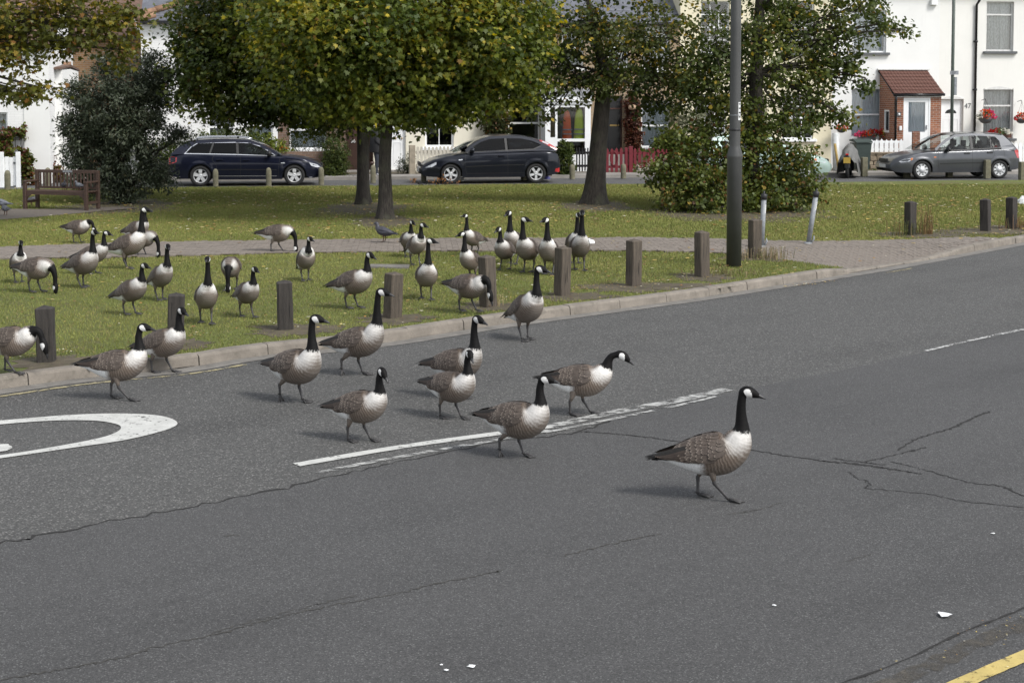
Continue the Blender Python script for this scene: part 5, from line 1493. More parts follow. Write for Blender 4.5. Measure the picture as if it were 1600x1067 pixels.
# low stone garden wall in front of the porch house: stones one by one
wv = 4.28; u0, u1 = SH(1344, 255, wv)[0], SH(1470, 255, wv)[0]; zt = SH(1380, 240, wv)[1]
sw = tag(empty('stone_wall', SP(0, 0, 0), SANG), 'low rough stone garden wall under the white picket fence', 'wall')
M['stone'] = pmat('rough_stone', (.22, .175, .125), .95, .35, 4, .8, 30, dirt=((.10, .085, .06), .6)); M['stone2'] = pmat('rough_stone_pale', (.30, .25, .18), .95, .3, 4, .8, 30)
MB().box(((u0 + u1) / 2, wv + .16, zt / 2), (u1 - u0, .24, zt - .03)).build('wall_core', M['crack'], sw)
q = random.Random(17); z = .06; row = 0
while z < zt - .02:
    hh = min(q.uniform(.10, .17), zt - z); u = u0 + (q.uniform(0, .15))
    while u < u1 - .05:
        w = min(q.uniform(.16, .38), u1 - u)
        MB().bbox((u + w / 2, wv + .06 + q.uniform(-.02, .02), z + hh / 2), (w - .018, .16, hh - .016), .018).build('stone', M['stone' if q.random() < .6 else 'stone2'], sw)
        u += w
    z += hh; row += 1
MB().bbox(((u0 + u1) / 2, wv + .12, zt + .015), (u1 - u0, .34, .05), .012).build('coping', M['stone'], sw)
# brick pier with the paler panel in front of the porch door
MB().box((SH(1432, 230, 4.5)[0], 4.56, 1.05), (.26, .10, .85)).build('pier', M['red_brick'], sw)
# low dark garden wall in front of the brown brick house
tag(MB().box2((SH(440, 240, 4.3)[0], 4.3, .1), (SH(540, 240, 4.3)[0], 4.52, SH(490, 237, 4.3)[1])).build('garden_wall', M['brown_brick'], None, SP(0, 0, 0), SANG), 'low dark brick garden wall beside the clipped topiary bush', 'wall')

# ---- street sign pole in front of number 47
p = SP(SH(1486, 260, 3.4)[0], 3.4, .15)
pole = tag(empty('sign_pole', p, SANG), 'thin green grey sign pole in front of the white house door', 'pole')
M['pole'] = pmat('green_grey_paint', (.10, .12, .105), .55, .2, 5)
MB().lathe([(.055, 0), (.055, 6.6), (.02, 6.65)], n=14).build('tube', M['pole'], pole)
z1 = SH(1488, 114, 3.3)[1] - .15
MB().box((.03, -.07, z1), (.30, .02, .13)).build('sign_plate', M['lead'], pole)
m = MB()
for i in range(3): m.box((.03 - .02 * i, -.082, z1 + .035 - i * .035), (.2 - .05 * i, .003, .012))
m.build('sign_lines', M['grey_paint'], pole)
z2 = SH(1490, 135, 3.3)[1] - .15
MB().box((.10, -.02, z2), (.09, .05, .62)).build('cabinet', M['steel'], pole)
# ---- hedges, topiary, climbers and flowers along the houses
GRN = [(.030, .048, .012), (.060, .085, .018), (.115, .140, .028), (.20, .20, .04), (.12, .08, .03)]
LIM = [(.06, .085, .012), (.13, .165, .02), (.22, .25, .035), (.34, .32, .05), (.2, .15, .04)]
DRK = [(.016, .026, .010), (.030, .045, .014), (.060, .075, .022), (.1, .1, .03), (.05, .04, .02)]
RED = [(.05, .022, .016), (.10, .035, .022), (.16, .055, .03), (.20, .10, .04), (.06, .05, .02)]
def SB(px, py, v, rx, ry, rz):
    u, z = SH(px, py, v); p = SP(u, v, z); return ((p.x, p.y, p.z), (rx, ry, rz))
bush('topiary_bush', 'clipped round topped topiary bush at the nose of the navy estate car', 'bush', [SB(525, 232, 3.9, .42, .42, .42), SB(524, 250, 3.9, .44, .44, .45), SB(524, 268, 3.9, .42, .42, .38)], 2600, .055, OVAL, GRN, (0, .02, .01), 41, .03, 8, .18)
bush('ivy_bush', 'clipped ivy bush at the tail of the dark hatchback', 'bush', [SB(884, 232, 3.2, .26, .26, .30), SB(884, 255, 3.2, .28, .28, .45), SB(865, 243, 3.6, .38, .25, .25), SB(884, 270, 3.2, .26, .26, .25)], 2200, .06, LIME, GRN, (0, .02, .01), 42, .03, 8, .2)
bush('garden_hedge', 'loose green hedge behind the navy estate car', 'hedge', [SB(x, y, 4.7, .75, .45, .55) for x, y in ((250, 240), (290, 236), (325, 230), (360, 228), (395, 232), (270, 262), (235, 265))] + [SB(388, 208, 5.0, .3, .3, .4), SB(345, 215, 4.8, .6, .35, .3)], 900, .08, OVAL, GRN, (.02, .06, .02), 43, .07)
bush('golden_shrub', 'bright yellow green shrub behind the navy estate car\'s windscreen', 'shrub', [SB(428, 228, 4.6, .42, .35, .32), SB(412, 220, 4.7, .3, .3, .32), SB(445, 238, 4.6, .3, .3, .22)], 1300, .08, OVAL, LIM, (.02, .05, .01), 44, .06)
bush('wispy_shrub', 'wispy dark shrub under the curtained window of the brick house', 'shrub', [SB(462, 222, 5.2, .35, .3, .5), SB(500, 215, 5.0, .45, .3, .6), SB(520, 205, 5.2, .35, .3, .5)], 700, .07, SLIM, DRK, (0, .03, .02), 45, .09)
bush('door_shrub', 'grey green shrub beside the white front door', 'shrub', [SB(630, 262, 4.9, .30, .3, .35), SB(640, 250, 4.9, .25, .25, .35)], 1300, .06, SLIM, DRK, (0, .03, .02), 46, .05)
bush('topiary_skirt', 'low ivy growing at the foot of the topiary bush', 'plant', [SB(520, 282, 3.2, .5, .3, .14), SB(550, 282, 3.1, .5, .3, .12)], 1300, .08, LIME, GRN, (0, .02, .02), 47, .05, stems=False)
bush('climber', 'dark climber covering the brick between cream house and window', 'climber', [SB(775, 200, 6.15, .42, .16, .7), SB(775, 225, 6.1, .42, .18, .5), SB(780, 180, 6.2, .35, .15, .5), SB(768, 160, 6.2, .3, .14, .4)], 1500, .08, LIME, [(.022, .034, .010), (.05, .06, .018), (.10, .09, .03), (.2, .14, .03), (.13, .06, .025)], (.02, .08, .10), 48, .06)
bush('climber', 'reddish brown climber covering the pillar beside the arched black door', 'climber', [SB(988, 165, 6.2, .28, .14, .5), SB(989, 195, 6.2, .30, .15, .5), SB(990, 222, 6.2, .30, .15, .5)], 1900, .07, LIME, RED, (.02, .05, .05), 49, .04)
tag(MB().lathe([(.02, -.10), (.12, -.07), (.15, 0), (.12, .07), (.02, .10)], SP(*[SH(988, 168, 5.95)[0], 5.95], SH(988, 168, 5.95)[1]), 14).build('wall_lamp', pmat('amber_globe', (.35, .24, .16), .3, .15, 5)), 'round globe lamp on the creeper covered pillar', 'lamp')
bush('climber', 'climbing plant with red stems around the cottage plaque', 'climber', [SB(8, 220, 1.8, .22, .12, .55), SB(6, 240, 1.7, .30, .16, .22), SB(32, 242, 1.6, .40, .2, .25), SB(40, 262, 1.5, .18, .16, .40), SB(20, 203, 1.95, .40, .08, .07), SB(36, 200, 1.95, .06, .07, .3)], 900, .10, LIME, [(.04, .045, .012), (.09, .11, .02), (.16, .18, .03), (.2, .12, .03), (.13, .045, .03)], (.05, .02, .28), 50, .05)
bush('climber', 'russet plant against the white annex wall behind the bench', 'plant', [SB(82, 262, 2.9, .12, .12, .42), SB(90, 270, 2.8, .30, .2, .28), SB(50, 275, 1.4, .10, .1, .3)], 900, .08, LIME, [(.06, .05, .018), (.10, .08, .02), (.14, .14, .03), (.2, .08, .03), (.20, .06, .03)], (.05, .05, .35), 51, .05)
bush('green_shrub', 'bright green leafy shrub under the window by the red fence', 'shrub', [SB(1050, 215, 4.9, .35, .3, .30), SB(1035, 228, 4.8, .35, .3, .22), SB(1068, 225, 4.9, .35, .3, .3)], 1000, .12, LIME, LIM, (0, .02, .01), 52, .06)
bush('variegated_shrub', 'pale variegated shrub above the red fence behind the lime tree', 'shrub', [SB(1085, 190, 5.2, .6, .4, .45), SB(1060, 175, 5.3, .4, .3, .4)], 1100, .075, OVAL, [(.10, .11, .06), (.20, .21, .13), (.36, .37, .26), (.4, .38, .2), (.2, .2, .1)], (.0, .05, .02), 53, .06)
bush('white_flowers', 'small white flowers growing through the red fence', 'flowers', [SB(1005, 268, 3.9, .32, .2, .22), SB(1030, 262, 3.9, .42, .2, .30), SB(1048, 268, 3.9, .3, .2, .25)], 700, .055, LIME, [(.10, .12, .05), (.5, .5, .44), (.72, .72, .66), (.5, .45, .2), (.1, .12, .04)], (.02, .02, .25), 54, .08)
bush('weeds', 'orange brown dry weeds at the front wheel of the dark hatchback', 'weeds', [SB(684, 280, -.85, .22, .12, .12), SB(697, 283, -.9, .35, .12, .06), SB(652, 283, -.9, .4, .1, .05)], 170, .10, SLIM, [(.18, .08, .03), (.28, .13, .05), (.36, .2, .09), (.4, .25, .1), (.15, .08, .04)], (.1, .1, .1), 55, .05, droop=-.9)
bush('hedge_foot', 'leafy weeds at the foot of the low stone wall', 'weeds', [SB(1360, 268, 4.0, .35, .15, .12)], 700, .06, OVAL, GRN, (0, .02, .05), 56, .04)
# tall dry weeds and grass at the kerbside bollards
def weeds(px, py, w, hgt, n, label, pal, seed):
    rs = np.random.default_rng(seed); c = G(px, py, LAWN)
    root = tag(empty('dry_weeds', c), label, 'weeds')
    x = rs.normal(0, w, n); y = rs.normal(0, w * .8, n); h_ = hgt * rs.uniform(.35, 1.0, n); a = rs.uniform(0, 6.28, n); ln = rs.uniform(0, .3, n) * h_; ww = .006
    V = np.zeros((n, 4, 3))
    V[:, 0] = np.c_[x - ww * np.cos(a), y - ww * np.sin(a), np.full(n, -.02)]; V[:, 1] = np.c_[x + ww * np.cos(a), y + ww * np.sin(a), np.full(n, -.02)]
    V[:, 2] = np.c_[x + ln * np.sin(a) + ww * .4 * np.cos(a), y + ln * np.cos(a), h_]; V[:, 3] = np.c_[x + ln * np.sin(a) - ww * .4 * np.cos(a), y + ln * np.cos(a), h_]
    cols = np.array(pal)[rs.integers(0, len(pal), n)] * rs.uniform(.7, 1.2, (n, 1))
    link('stalks', np_mesh('stalks', V.reshape(-1, 3), np.arange(n * 4).reshape(-1, 4), 4, [M['grass']], np.repeat(cols, 4, axis=0)), root)
    m2 = int(n * 2.5); w_ = rs.integers(0, n, m2); t = rs.uniform(.25, 1, m2)
    P = np.c_[x[w_] + ln[w_] * np.sin(a[w_]) * t, y[w_] + ln[w_] * np.cos(a[w_]) * t, h_[w_] * t]
    V, F, Cc = leaves(P, np.tile([0, 0, .3], (m2, 1)), .03, SLIM, np.array(pal)[rs.integers(0, len(pal), m2)], rs, -.2)
    link('leaves', np_mesh('leaves', V, F, 4, [M['grass']], Cc), root)
DRY = [(.22, .13, .06), (.16, .09, .045), (.10, .10, .035), (.28, .18, .08)]
weeds(1446, 366, .10, .62, 90, 'tall rusty dry weeds right of the dark bollard', DRY, 61)
weeds(1413, 368, .16, .35, 70, 'green weeds around the foot of the dark bollard', [(.07, .09, .025), (.10, .11, .03), (.15, .10, .04)], 62)
weeds(1192, 404, .22, .22, 160, 'dry grass tuft around the bollard by the lamp column', [(.28, .22, .13), (.20, .15, .09), (.12, .12, .04)], 63)
weeds(1597, 357, .25, .30, 120, 'russet weeds at the bollard by the right edge', DRY, 64)
weeds(778, 478, .06, .22, 18, 'pale dry stalks at the bollard beside the pecking goose', [(.35, .28, .15)], 65)
weeds(1128, 428, .30, .10, 160, 'low dry grass at the foot of the lamp column', [(.22, .17, .09), (.12, .13, .04)], 66)
# ---- hanging baskets and window boxes
def flowers(name, label, cat, c, r, pal, n, seed, bowl=True, bracket=None, box=None):
    rs = np.random.default_rng(seed)
    root = tag(empty(name, c, SANG), label, cat)
    d = rs.standard_normal((n, 3)); d /= np.linalg.norm(d, axis=1)[:, None]; d[:, 2] = np.abs(d[:, 2]) * 1.0 - .25
    P = d * np.array(r) * rs.uniform(.6, 1.05, (n, 1))
    cols = np.array([(.05, .08, .02), (.08, .12, .03)])[rs.integers(0, 2, n)]
    V, F, Cc = leaves(P, d, .075, OVAL, cols, rs, .2); link('foliage', np_mesh('foliage', V, F, len(OVAL), [M['leaf']], Cc), root)
    n2 = int(n * .8); d = rs.standard_normal((n2, 3)); d /= np.linalg.norm(d, axis=1)[:, None]; d[:, 2] = np.abs(d[:, 2]) - .2; d[:, 1] = -np.abs(d[:, 1])
    P = d * np.array(r) * rs.uniform(.95, 1.15, (n2, 1)); side = np.clip(((P[:, 0] / r[0]) + 1) / 2 * len(pal) + rs.normal(0, .5, n2), 0, len(pal) - .01).astype(int)
    V, F, Cc = leaves(P, d, .07, LIME, np.array(pal)[side] * rs.uniform(.7, 1.2, (n2, 1)), rs, .1); link('blooms', np_mesh('blooms', V, F, len(LIME), [M['leaf']], Cc), root)
    if bowl: MB().lathe([(.05, -r[0] * .75), (r[0] * .5, -r[0] * .62), (r[0] * .75, -r[0] * .3), (r[0] * .8, -.02)], n=14).build('basket', M['grey_paint'], root)
    if box: MB().bbox((box[0], .02, -box[2] / 2 - .02), (box[1], .2, box[2]), .015).build('planter', M[box[3]], root)
    if bracket: 
        MB().tube([(0, .35, bracket), (0, .05, bracket + .05), (0, 0, bracket)], .012, 6).build('bracket', M['black_paint'], root)
        for a in (0, 2.1, 4.2): MB().tube([(0, 0, bracket), (r[0] * .75 * math.cos(a), r[0] * .75 * math.sin(a), 0)], .004, 4).build('chain', M['black_paint'], root)
def SQ(px, py, v): u, z = SH(px, py, v); return SP(u, v, z)
ORG, REDF, PNK, YEL, WHT = (.62, .12, .02), (.50, .012, .015), (.60, .06, .16), (.62, .52, .10), (.70, .68, .62)
flowers('hanging_basket', 'hanging basket of orange flowers on the white house corner by the motorcycle', 'flower basket', SQ(1315, 200, 6.1), (.24, .2, .20), [ORG, ORG, REDF, ORG], 130, 71, bracket=.55)
flowers('hanging_basket', 'hanging basket of red and pink flowers beside the black drainpipe', 'flower basket', SQ(1540, 183, 6.1), (.33, .25, .30), [WHT, ORG, REDF, ORG, PNK, PNK], 260, 72, bracket=.6)
flowers('hanging_basket', 'hanging basket of red flowers at the right edge', 'flower basket', SQ(1596, 185, 6.1), (.26, .22, .20), [REDF, ORG, REDF], 150, 73, bracket=.6)
flowers('window_box', 'window box of red and yellow flowers behind the white picket fence', 'flower box', SQ(1366, 211, 6.1), (.72, .16, .22), [PNK, REDF, ORG, REDF, REDF, YEL, YEL], 420, 74, False, box=(-.28, .62, .24, 'grey_paint'))
flowers('window_box', 'window box of red and white flowers above the grey hatchback', 'flower box', SQ(1561, 208, 6.1), (.42, .16, .20), [REDF, REDF, (.10, .14, .04), WHT, WHT], 240, 75, False, box=(.05, .8, .16, 'tile_red'))
flowers('garden_flowers', 'orange marigold flower beside the bright yellow green shrub', 'flowers', SQ(443, 233, 4.4), (.10, .1, .08), [ORG], 20, 76, False)
# ================================================================== CARS, MOTORCYCLE, PERSON, PIGEONS
def paint(name, c, flake=.2, metallic=.3):
    k = NT(name); co = k.coord('Object')
    n = k.noise(co, 2.0, 4, .6)
    a = k.ramp(n, [(.3, [x * .9 for x in c]), (.7, [x * 1.1 for x in c])])
    dust = k.ramp(k.sep(co)[2], [(.2, .12), (.6, 0)])
    a = k.mix(k.math('MULTIPLY', dust, k.noise(co, 7, 4, .6)), a, (.12, .115, .105))
    k.L(a, k.b.inputs['Base Color']); k.set(Roughness=.32, Metallic=metallic)
    k.b.inputs['Coat Weight'].default_value = .45; k.b.inputs['Specular IOR Level'].default_value = .2; k.b.inputs['Coat Roughness'].default_value = .06
    return k.m
M['navy'] = paint('navy_paint', (.006, .008, .020)); M['ink'] = paint('ink_paint', (.010, .012, .019)); M['gunmetal'] = paint('gunmetal_paint', (.080, .084, .092), metallic=.5); M['mint'] = paint('pale_green_paint', (.34, .44, .40))
M['tyre'] = pmat('tyre', (.018, .018, .018), .85, .2, 10, .3, 60); M['alloy'] = pmat('alloy', (.60, .61, .62), .35, .08, 8, metallic=.35); M['trim'] = pmat('car_trim', (.015, .015, .016), .5, .2, 8)
M['chrome'] = pmat('chrome_trim', (.65, .66, .68), .18, .05, 5, metallic=.9); M['redlamp'] = pmat('red_lamp', (.42, .02, .02), .15, .3, 12, coat=.8); M['amber'] = pmat('amber_lamp', (.55, .16, .03), .2, .2, 10); M['lamplens'] = pmat('lamp_lens', (.50, .52, .56), .12, .3, 14, coat=.8)
M['seat'] = pmat('car_seat', (.05, .05, .055), .9, .2, 8); M['plate_y'] = pmat('number_plate_yellow', (.42, .28, .05), .5, .1, 8); M['plate_w'] = pmat('number_plate_white', (.62, .62, .60), .5, .1, 8)
def carglass(name, tint):
    k = NT(name)
    for n in list(k.t.nodes):
        if n.type == 'BSDF_PRINCIPLED': k.t.nodes.remove(n)
    tr = k.n('ShaderNodeBsdfTransparent'); tr.inputs[0].default_value = (*tint, 1)
    gl = k.n('ShaderNodeBsdfGlossy'); gl.inputs['Roughness'].default_value = .02
    fr = k.n('ShaderNodeFresnel'); fr.inputs[0].default_value = 1.33
    mx = k.n('ShaderNodeMixShader'); k.L(fr.outputs[0], mx.inputs[0]); k.L(tr.outputs[0], mx.inputs[1]); k.L(gl.outputs[0], mx.inputs[2]); k.L(mx.outputs[0], k.out.inputs[0])
    return k.m
M['tint'] = carglass('tinted_car_glass', (.10, .11, .12)); M['clear'] = carglass('clear_car_glass', (.72, .77, .76)); M['mid'] = carglass('green_car_glass', (.34, .40, .38))

def car(name, label, loc, rz, cfg):
    """x forward from the rear bumper (0) to the nose (L); y half width; z up"""
    L, Wd = cfg['L'], cfg['W'] / 2
    wr, wx = cfg['wr'], cfg['wheels']
    root = tag(empty(name, loc, rz), label, 'car')
    body_m = M[cfg['paint']]
    top = cfg['top']          # (x,z) shoulder/bonnet line of the lower body
    bot = cfg['bot']
    tx = np.array([p[0] for p in top]); tz = np.array([p[1] for p in top])
    bx = np.array([p[0] for p in bot]); bz = np.array([p[1] for p in bot])
    ar = wr + .045
    xs = list(np.linspace(0, L, 46))
    for w in wx: xs += list(w + ar * np.cos(np.linspace(0, math.pi, 15)))
    xs = sorted(set(round(float(x), 4) for x in xs))
    def ztop(x): return float(np.interp(x, tx, tz))
    def zbot(x):
        z = float(np.interp(x, bx, bz))
        for w in wx:
            if abs(x - w) < ar: z = max(z, wr + math.sqrt(max(0, ar * ar - (x - w) ** 2)) * 1.0 - .01)
        return min(z, ztop(x) - .03)
    def half(x):
        e = .55
        f = 1.0
        if x < e: f = 1 - .20 * ((e - x) / e) ** 2.4
        if x > L - .75: f = 1 - .30 * ((x - L + .75) / .75) ** 2.2
        return Wd * f
    def ysurf(x, z):
        zt = ztop(x); t = max(0, min(1, (z - .18) / max(.1, zt - .18)))
        f = .955 + .045 * math.sin(min(1, t * 1.35) * math.pi * .62) if t < .62 else 1.0 - .055 * ((t - .62) / .38) ** 1.6
        cr = cfg.get('crease', .62)
        f += .006 * math.exp(-((z - cr) / .03) ** 2)
        for w in wx:      # wheel arch flare
            d = math.hypot(x - w, z - wr)
            if ar - .02 < d < ar + .09: f += .018 * (1 - abs(d - ar - .02) / .08) if abs(d - ar - .02) < .08 else 0
        return half(x) * f
    m = MB(); NR = 12; NT_ = 7; ring = []
    for x in xs:
        zb, zt = zbot(x), ztop(x); r = []
        for j in range(NR): 
            z = zb + (zt - zb) * j / (NR - 1); r.append((x, -ysurf(x, z), z))
        cr = .035 + .03 * min(1, max(0, (x - L * .6) / (L * .3)))
        yt = ysurf(x, zt)
        for j in range(1, NT_):
            f = j / NT_; r.append((x, -yt * (1 - 2 * f), zt + cr * math.sin(math.pi * f) ** .6 * min(1, 3 * min(x, L - x) / .5 + .1)))
        for j in range(NR): 
            z = zt + (zb - zt) * j / (NR - 1); r.append((x, ysurf(x, z), z))
        ring.append(r)
    n = len(ring[0]); vs = [p for r in ring for p in r]
    fs = [(i * n + j, i * n + j + 1, (i + 1) * n + j + 1, (i + 1) * n + j) for i in range(len(ring) - 1) for j in range(n - 1)]
    fs += [tuple(range(n)), tuple(range((len(ring) - 1) * n, len(ring) * n))]
    m.add(vs, fs, 0, True)
    body = m.build('body', body_m, root)
    # underside and wheel wells
    MB().box((L / 2, 0, .30), (L - .5, Wd * 1.5, .16)).build('underbody', M['trim'], root)
    for w in wx: MB().box((w, 0, .45), (ar * 1.9, Wd * 1.62, .42)).build('wheel_well', M['trim'], root)
    # cabin
    zr = cfg['roof'];   # roof outline (x,z) from rear to windscreen foot
    zmax = max(z for x, z in zr)
    def yc(x, z):
        zw = ztop(x); return half(min(max(x, .6), L - 1.0)) * (.945 - cfg.get('tumble', .30) * max(0, z - zw) / max(.3, zmax - zw) * .8)
    def patch(poly, mt, nm, off=.004, parent=None, sides=(-1, 1), cab=False, dens=6):
        """closed loop in side view laid on the body side"""
        out = None
        for s_ in sides:
            pp = []
            for i in range(len(poly)):
                a, b = poly[i], poly[(i + 1) % len(poly)]
                for t in range(dens): pp.append((a[0] + (b[0] - a[0]) * t / dens, a[1] + (b[1] - a[1]) * t / dens))
            pts = [Vector((x, 0, z)) for x, z in pp]
            tri = tessellate_polygon([pts]); f = yc if cab else ysurf
            vs = [(x, s_ * (f(x, z) + off), z) for x, z in pp]
            mm = MB(); mm.add(vs, [tuple(t) for t in tri]); out = mm.build(nm, M[mt], parent or root)
        return out
    # side glass (whole flank), then pillars and roof over it
    sg = cfg['sideglass']
    for s_ in (-1, 1):
        for pane, mt in sg:
            pts = [Vector((x, 0, z)) for x, z in pane]; tri = tessellate_polygon([pts])
            mm = MB(); mm.add([(x, s_ * yc(x, z), z) for x, z in pane], [tuple(t) for t in tri]); mm.build('side_window', M[mt], root)
    # cabin side frame = outline minus panes, built as strips
    def strip_side(pts, w, mt, nm, off=.006):
        for s_ in (-1, 1):
            vs = []; nn = len(pts)
            for i, (x, z) in enumerate(pts):
                a = pts[max(0, i - 1)]; b = pts[min(nn - 1, i + 1)]
                dx, dz = b[0] - a[0], b[1] - a[1]; l = math.hypot(dx, dz) or 1
                nx, nz = -dz / l * w / 2, dx / l * w / 2
                for sg_ in (-1, 1): 
                    xx, zz = x + nx * sg_, z + nz * sg_
                    vs.append((xx, s_ * (yc(xx, zz) + off), zz))
                for sg_ in (-1, 1):
                    xx, zz = x + nx * sg_, z + nz * sg_
                    vs.append((xx, s_ * (yc(xx, zz) - .02), zz))
            mm = MB(); f_ = []
            for i in range(nn - 1):
                a, b = i * 4, i * 4 + 4
                f_ += [(a, a + 1, b + 1, b), (a + 2, b + 2, b + 3, a + 3), (a, b, b + 2, a + 2), (a + 1, a + 3, b + 3, b + 1)]
            mm.add(vs, f_, 0, False); mm.build(nm, M[mt], root)
    for pts, w, mt, nm in cfg['strips']: strip_side(pts, w, mt, nm)
    for poly, mt, nm in cfg.get('cabpanels', ()): patch(poly, mt, nm, .005, cab=True, dens=3)
    # roof skin, windscreen and rear screen across the car
    P = spline(zr, 40)
    vs = []; K = 9
    for x, z in P:
        y = yc(x, z) + .004
        for j in range(K):
            f = j / (K - 1) * 2 - 1; vs.append((x, y * f, z + .035 * (1 - f * f) * cfg.get('crown', 1)))
    i0, i1 = cfg['rear_i'], cfg['front_i']
    def seg(a, b, mt, nm, lift=0):
        mm = MB(); mm.add(vs[a * K:(b + 1) * K], [(i * K + j, i * K + j + 1, (i + 1) * K + j + 1, (i + 1) * K + j) for i in range(b - a) for j in range(K - 1)], 0, True); mm.build(nm, M[mt], root)
    fx = lambda X: int(np.argmin(np.abs(P[:, 0] - X)))
    ia, ib = fx(cfg['rear_x']), fx(cfg['screen_x'])
    seg(0, ia, cfg.get('rearglass', 'tint'), 'rear_window'); seg(ia, ib, cfg['paint'], 'roof'); seg(ib, 39, cfg.get('screen', 'clear'), 'windscreen')
    # interior
    for sx, sz in cfg['seats']:
        for sy in (-.36, .36):
            mm = MB(); mm.bbox((sx, sy, .62), (.5, .48, .2), .05); mm.tube([(sx - .22, sy, .62), (sx - .30, sy, .95), (sx - .34, sy, sz - .22)], [.2, .2, .16], 10); mm.tube([(sx - .35, sy, sz - .2), (sx - .36, sy, sz)], [.09, .09], 8); mm.build('seat', M['seat'], root)
    MB().bbox((cfg['dash'], 0, .78), (.45, Wd * 1.6, .2), .04).build('dashboard', M['trim'], root)
    MB().lathe([(.17, -.012), (.19, 0), (.17, .012)], (cfg['dash'] - .35, .36, .88), 16, M=Matrix.Rotation(R(65), 3, 'Y')).build('steering_wheel', M['trim'], root)
    # wheels
    for w in wx:
        for s_ in (-1, 1):
            wy = s_ * (Wd - .115)
            Mx = Matrix.Rotation(R(-90) * s_, 3, 'X')
            wh = MB().lathe([(wr * .66, -.09), (wr * .93, -.095), (wr, -.06), (wr, .06), (wr * .93, .095), (wr * .69, .10), (wr * .66, .06), (wr * .66, -.09)], (0, 0, 0), 36, M=Mx, cap=False).build('wheel', M['tyre'], root, (w, wy, wr))
            rr = wr * .67
            mm = MB(); mm.lathe([(rr, -.06), (rr, .085), (rr * .95, .09), (rr * .90, .07), (rr * .88, .0), (.01, -.01)], (0, 0, 0), 36, M=Mx, cap=False); mm.build('rim', M['alloy'] if cfg['wheel'] != 'dark' else M['trim'], wh)
            MB().lathe([(rr * .86, .002), (rr * .86, .012)], (0, 0, 0), 30, M=Mx).build('recess_disc', M['trim'], wh)  # black disc painting the shade of the recess behind the spokes
            mm = MB(); ns = cfg['spokes']
            if cfg['wheel'] == 'cap':
                # wheel trim: disc with teeth-like openings round the rim
                mm.lathe([(rr * .60, .05), (rr * .55, .085), (rr * .30, .095), (rr * .28, .10), (.01, .102)], (0, 0, 0), 36, M=Mx)
                for k_ in range(ns):
                    a = 2 * math.pi * k_ / ns
                    pts = [(rr * .52, -.30), (rr * .93, -.20), (rr * .93, .20), (rr * .52, .30)]
                    vv = [Mx @ Vector((r_ * math.cos(a + d / 1.0 * 1.0), r_ * math.sin(a + d), .082)) for r_, d in pts]
                    mm.prism(vv, Mx @ Vector((0, 0, -.02)))
                mm.build('wheel_trim', M['alloy'], wh)
            else:
                for k_ in range(ns):
                    a = 2 * math.pi * k_ / ns + R(18)
                    w0, w1 = cfg['spw']
                    vv = []
                    for r_, d, zz in ((rr * .14, w0, .075), (rr * .55, w1, .085), (rr * .93, w1 * 1.05, .082), (rr * .93, -w1 * 1.05, .082), (rr * .55, -w1, .085), (rr * .14, -w0, .075)):
                        vv.append(Mx @ Vector((r_ * math.cos(a) - d * math.sin(a), r_ * math.sin(a) + d * math.cos(a), zz)))
                    mm.prism(vv, Mx @ Vector((0, 0, -.03)))
                mm.lathe([(rr * .26, .05), (rr * .24, .088), (rr * .10, .092), (rr * .09, .085), (.01, .085)], (0, 0, 0), 20, M=Mx)
                mm.build('spokes', M['alloy'], wh)
    # details in side view
    def seam(pts, nm='door_seam', w=.010, mt='trim', off=.0025):
        for s_ in (-1, 1):
            vs = []; nn = len(pts)
            for i, (x, z) in enumerate(pts):
                a = pts[max(0, i - 1)]; b = pts[min(nn - 1, i + 1)]; l = math.hypot(b[0] - a[0], b[1] - a[1]) or 1
                nx, nz = -(b[1] - a[1]) / l * w / 2, (b[0] - a[0]) / l * w / 2
                for g in (-1, 1): vs.append((x + nx * g, s_ * (ysurf(x + nx * g, z + nz * g) + off), z + nz * g))
            MB().add(vs, [(2 * i, 2 * i + 1, 2 * i + 3, 2 * i + 2) for i in range(nn - 1)]).build(nm, M[mt], root)
    def dense(pts, n=14): return [tuple(p) for p in spline(pts, n)]
    for pts in cfg['seams']: seam(dense(pts))
    for pts, w, mt, nm in cfg.get('trims', ()): seam(dense(pts), nm, w, mt, .006)
    for poly, mt, nm in cfg['patches']: patch(poly, mt, nm, .006)
    for hx, hz in cfg['handles']:
        for s_ in (-1, 1):
            y = s_ * (ysurf(hx, hz) + .018)
            MB().bbox((hx, y, hz), (.20, .035, .04), .012).build('door_handle', M[cfg.get('handle_m', cfg['paint'])], root)
    mx_, mz_ = cfg['mirror']
    for s_ in (-1, 1):
        y = yc(mx_, mz_)
        MB().lathe([(.02, -.11), (.075, -.08), (.095, 0), (.08, .07), (.02, .10)], (mx_, s_ * (y + .13), mz_), 12, M=Matrix.Scale(.75, 3, (1, 0, 0)) @ Matrix.Rotation(R(90), 3, 'X')).build('door_mirror', M[cfg.get('mirror_m', cfg['paint'])], root)
        MB().box((mx_ + .02, s_ * (y + .03), mz_ - .03), (.09, .10, .05)).build('mirror_stalk', M['trim'], root)
    # number plates, front grille
    MB().box((L - .01 + .012, 0, .42), (.02, .52, .11)).build('number_plate', M['plate_w'], root)
    MB().box((-.012, 0, cfg.get('rplate', .72)), (.02, .52, .11)).build('number_plate', M['plate_y'], root)
    MB().bbox((L - .03, 0, .60), (.06, .70, .12), .02).build('grille', M['trim'], root)
    return root, ysurf, yc

def lin(a, b, n): return [(a[0] + (b[0] - a[0]) * i / (n - 1), a[1] + (b[1] - a[1]) * i / (n - 1)) for i in range(n)]
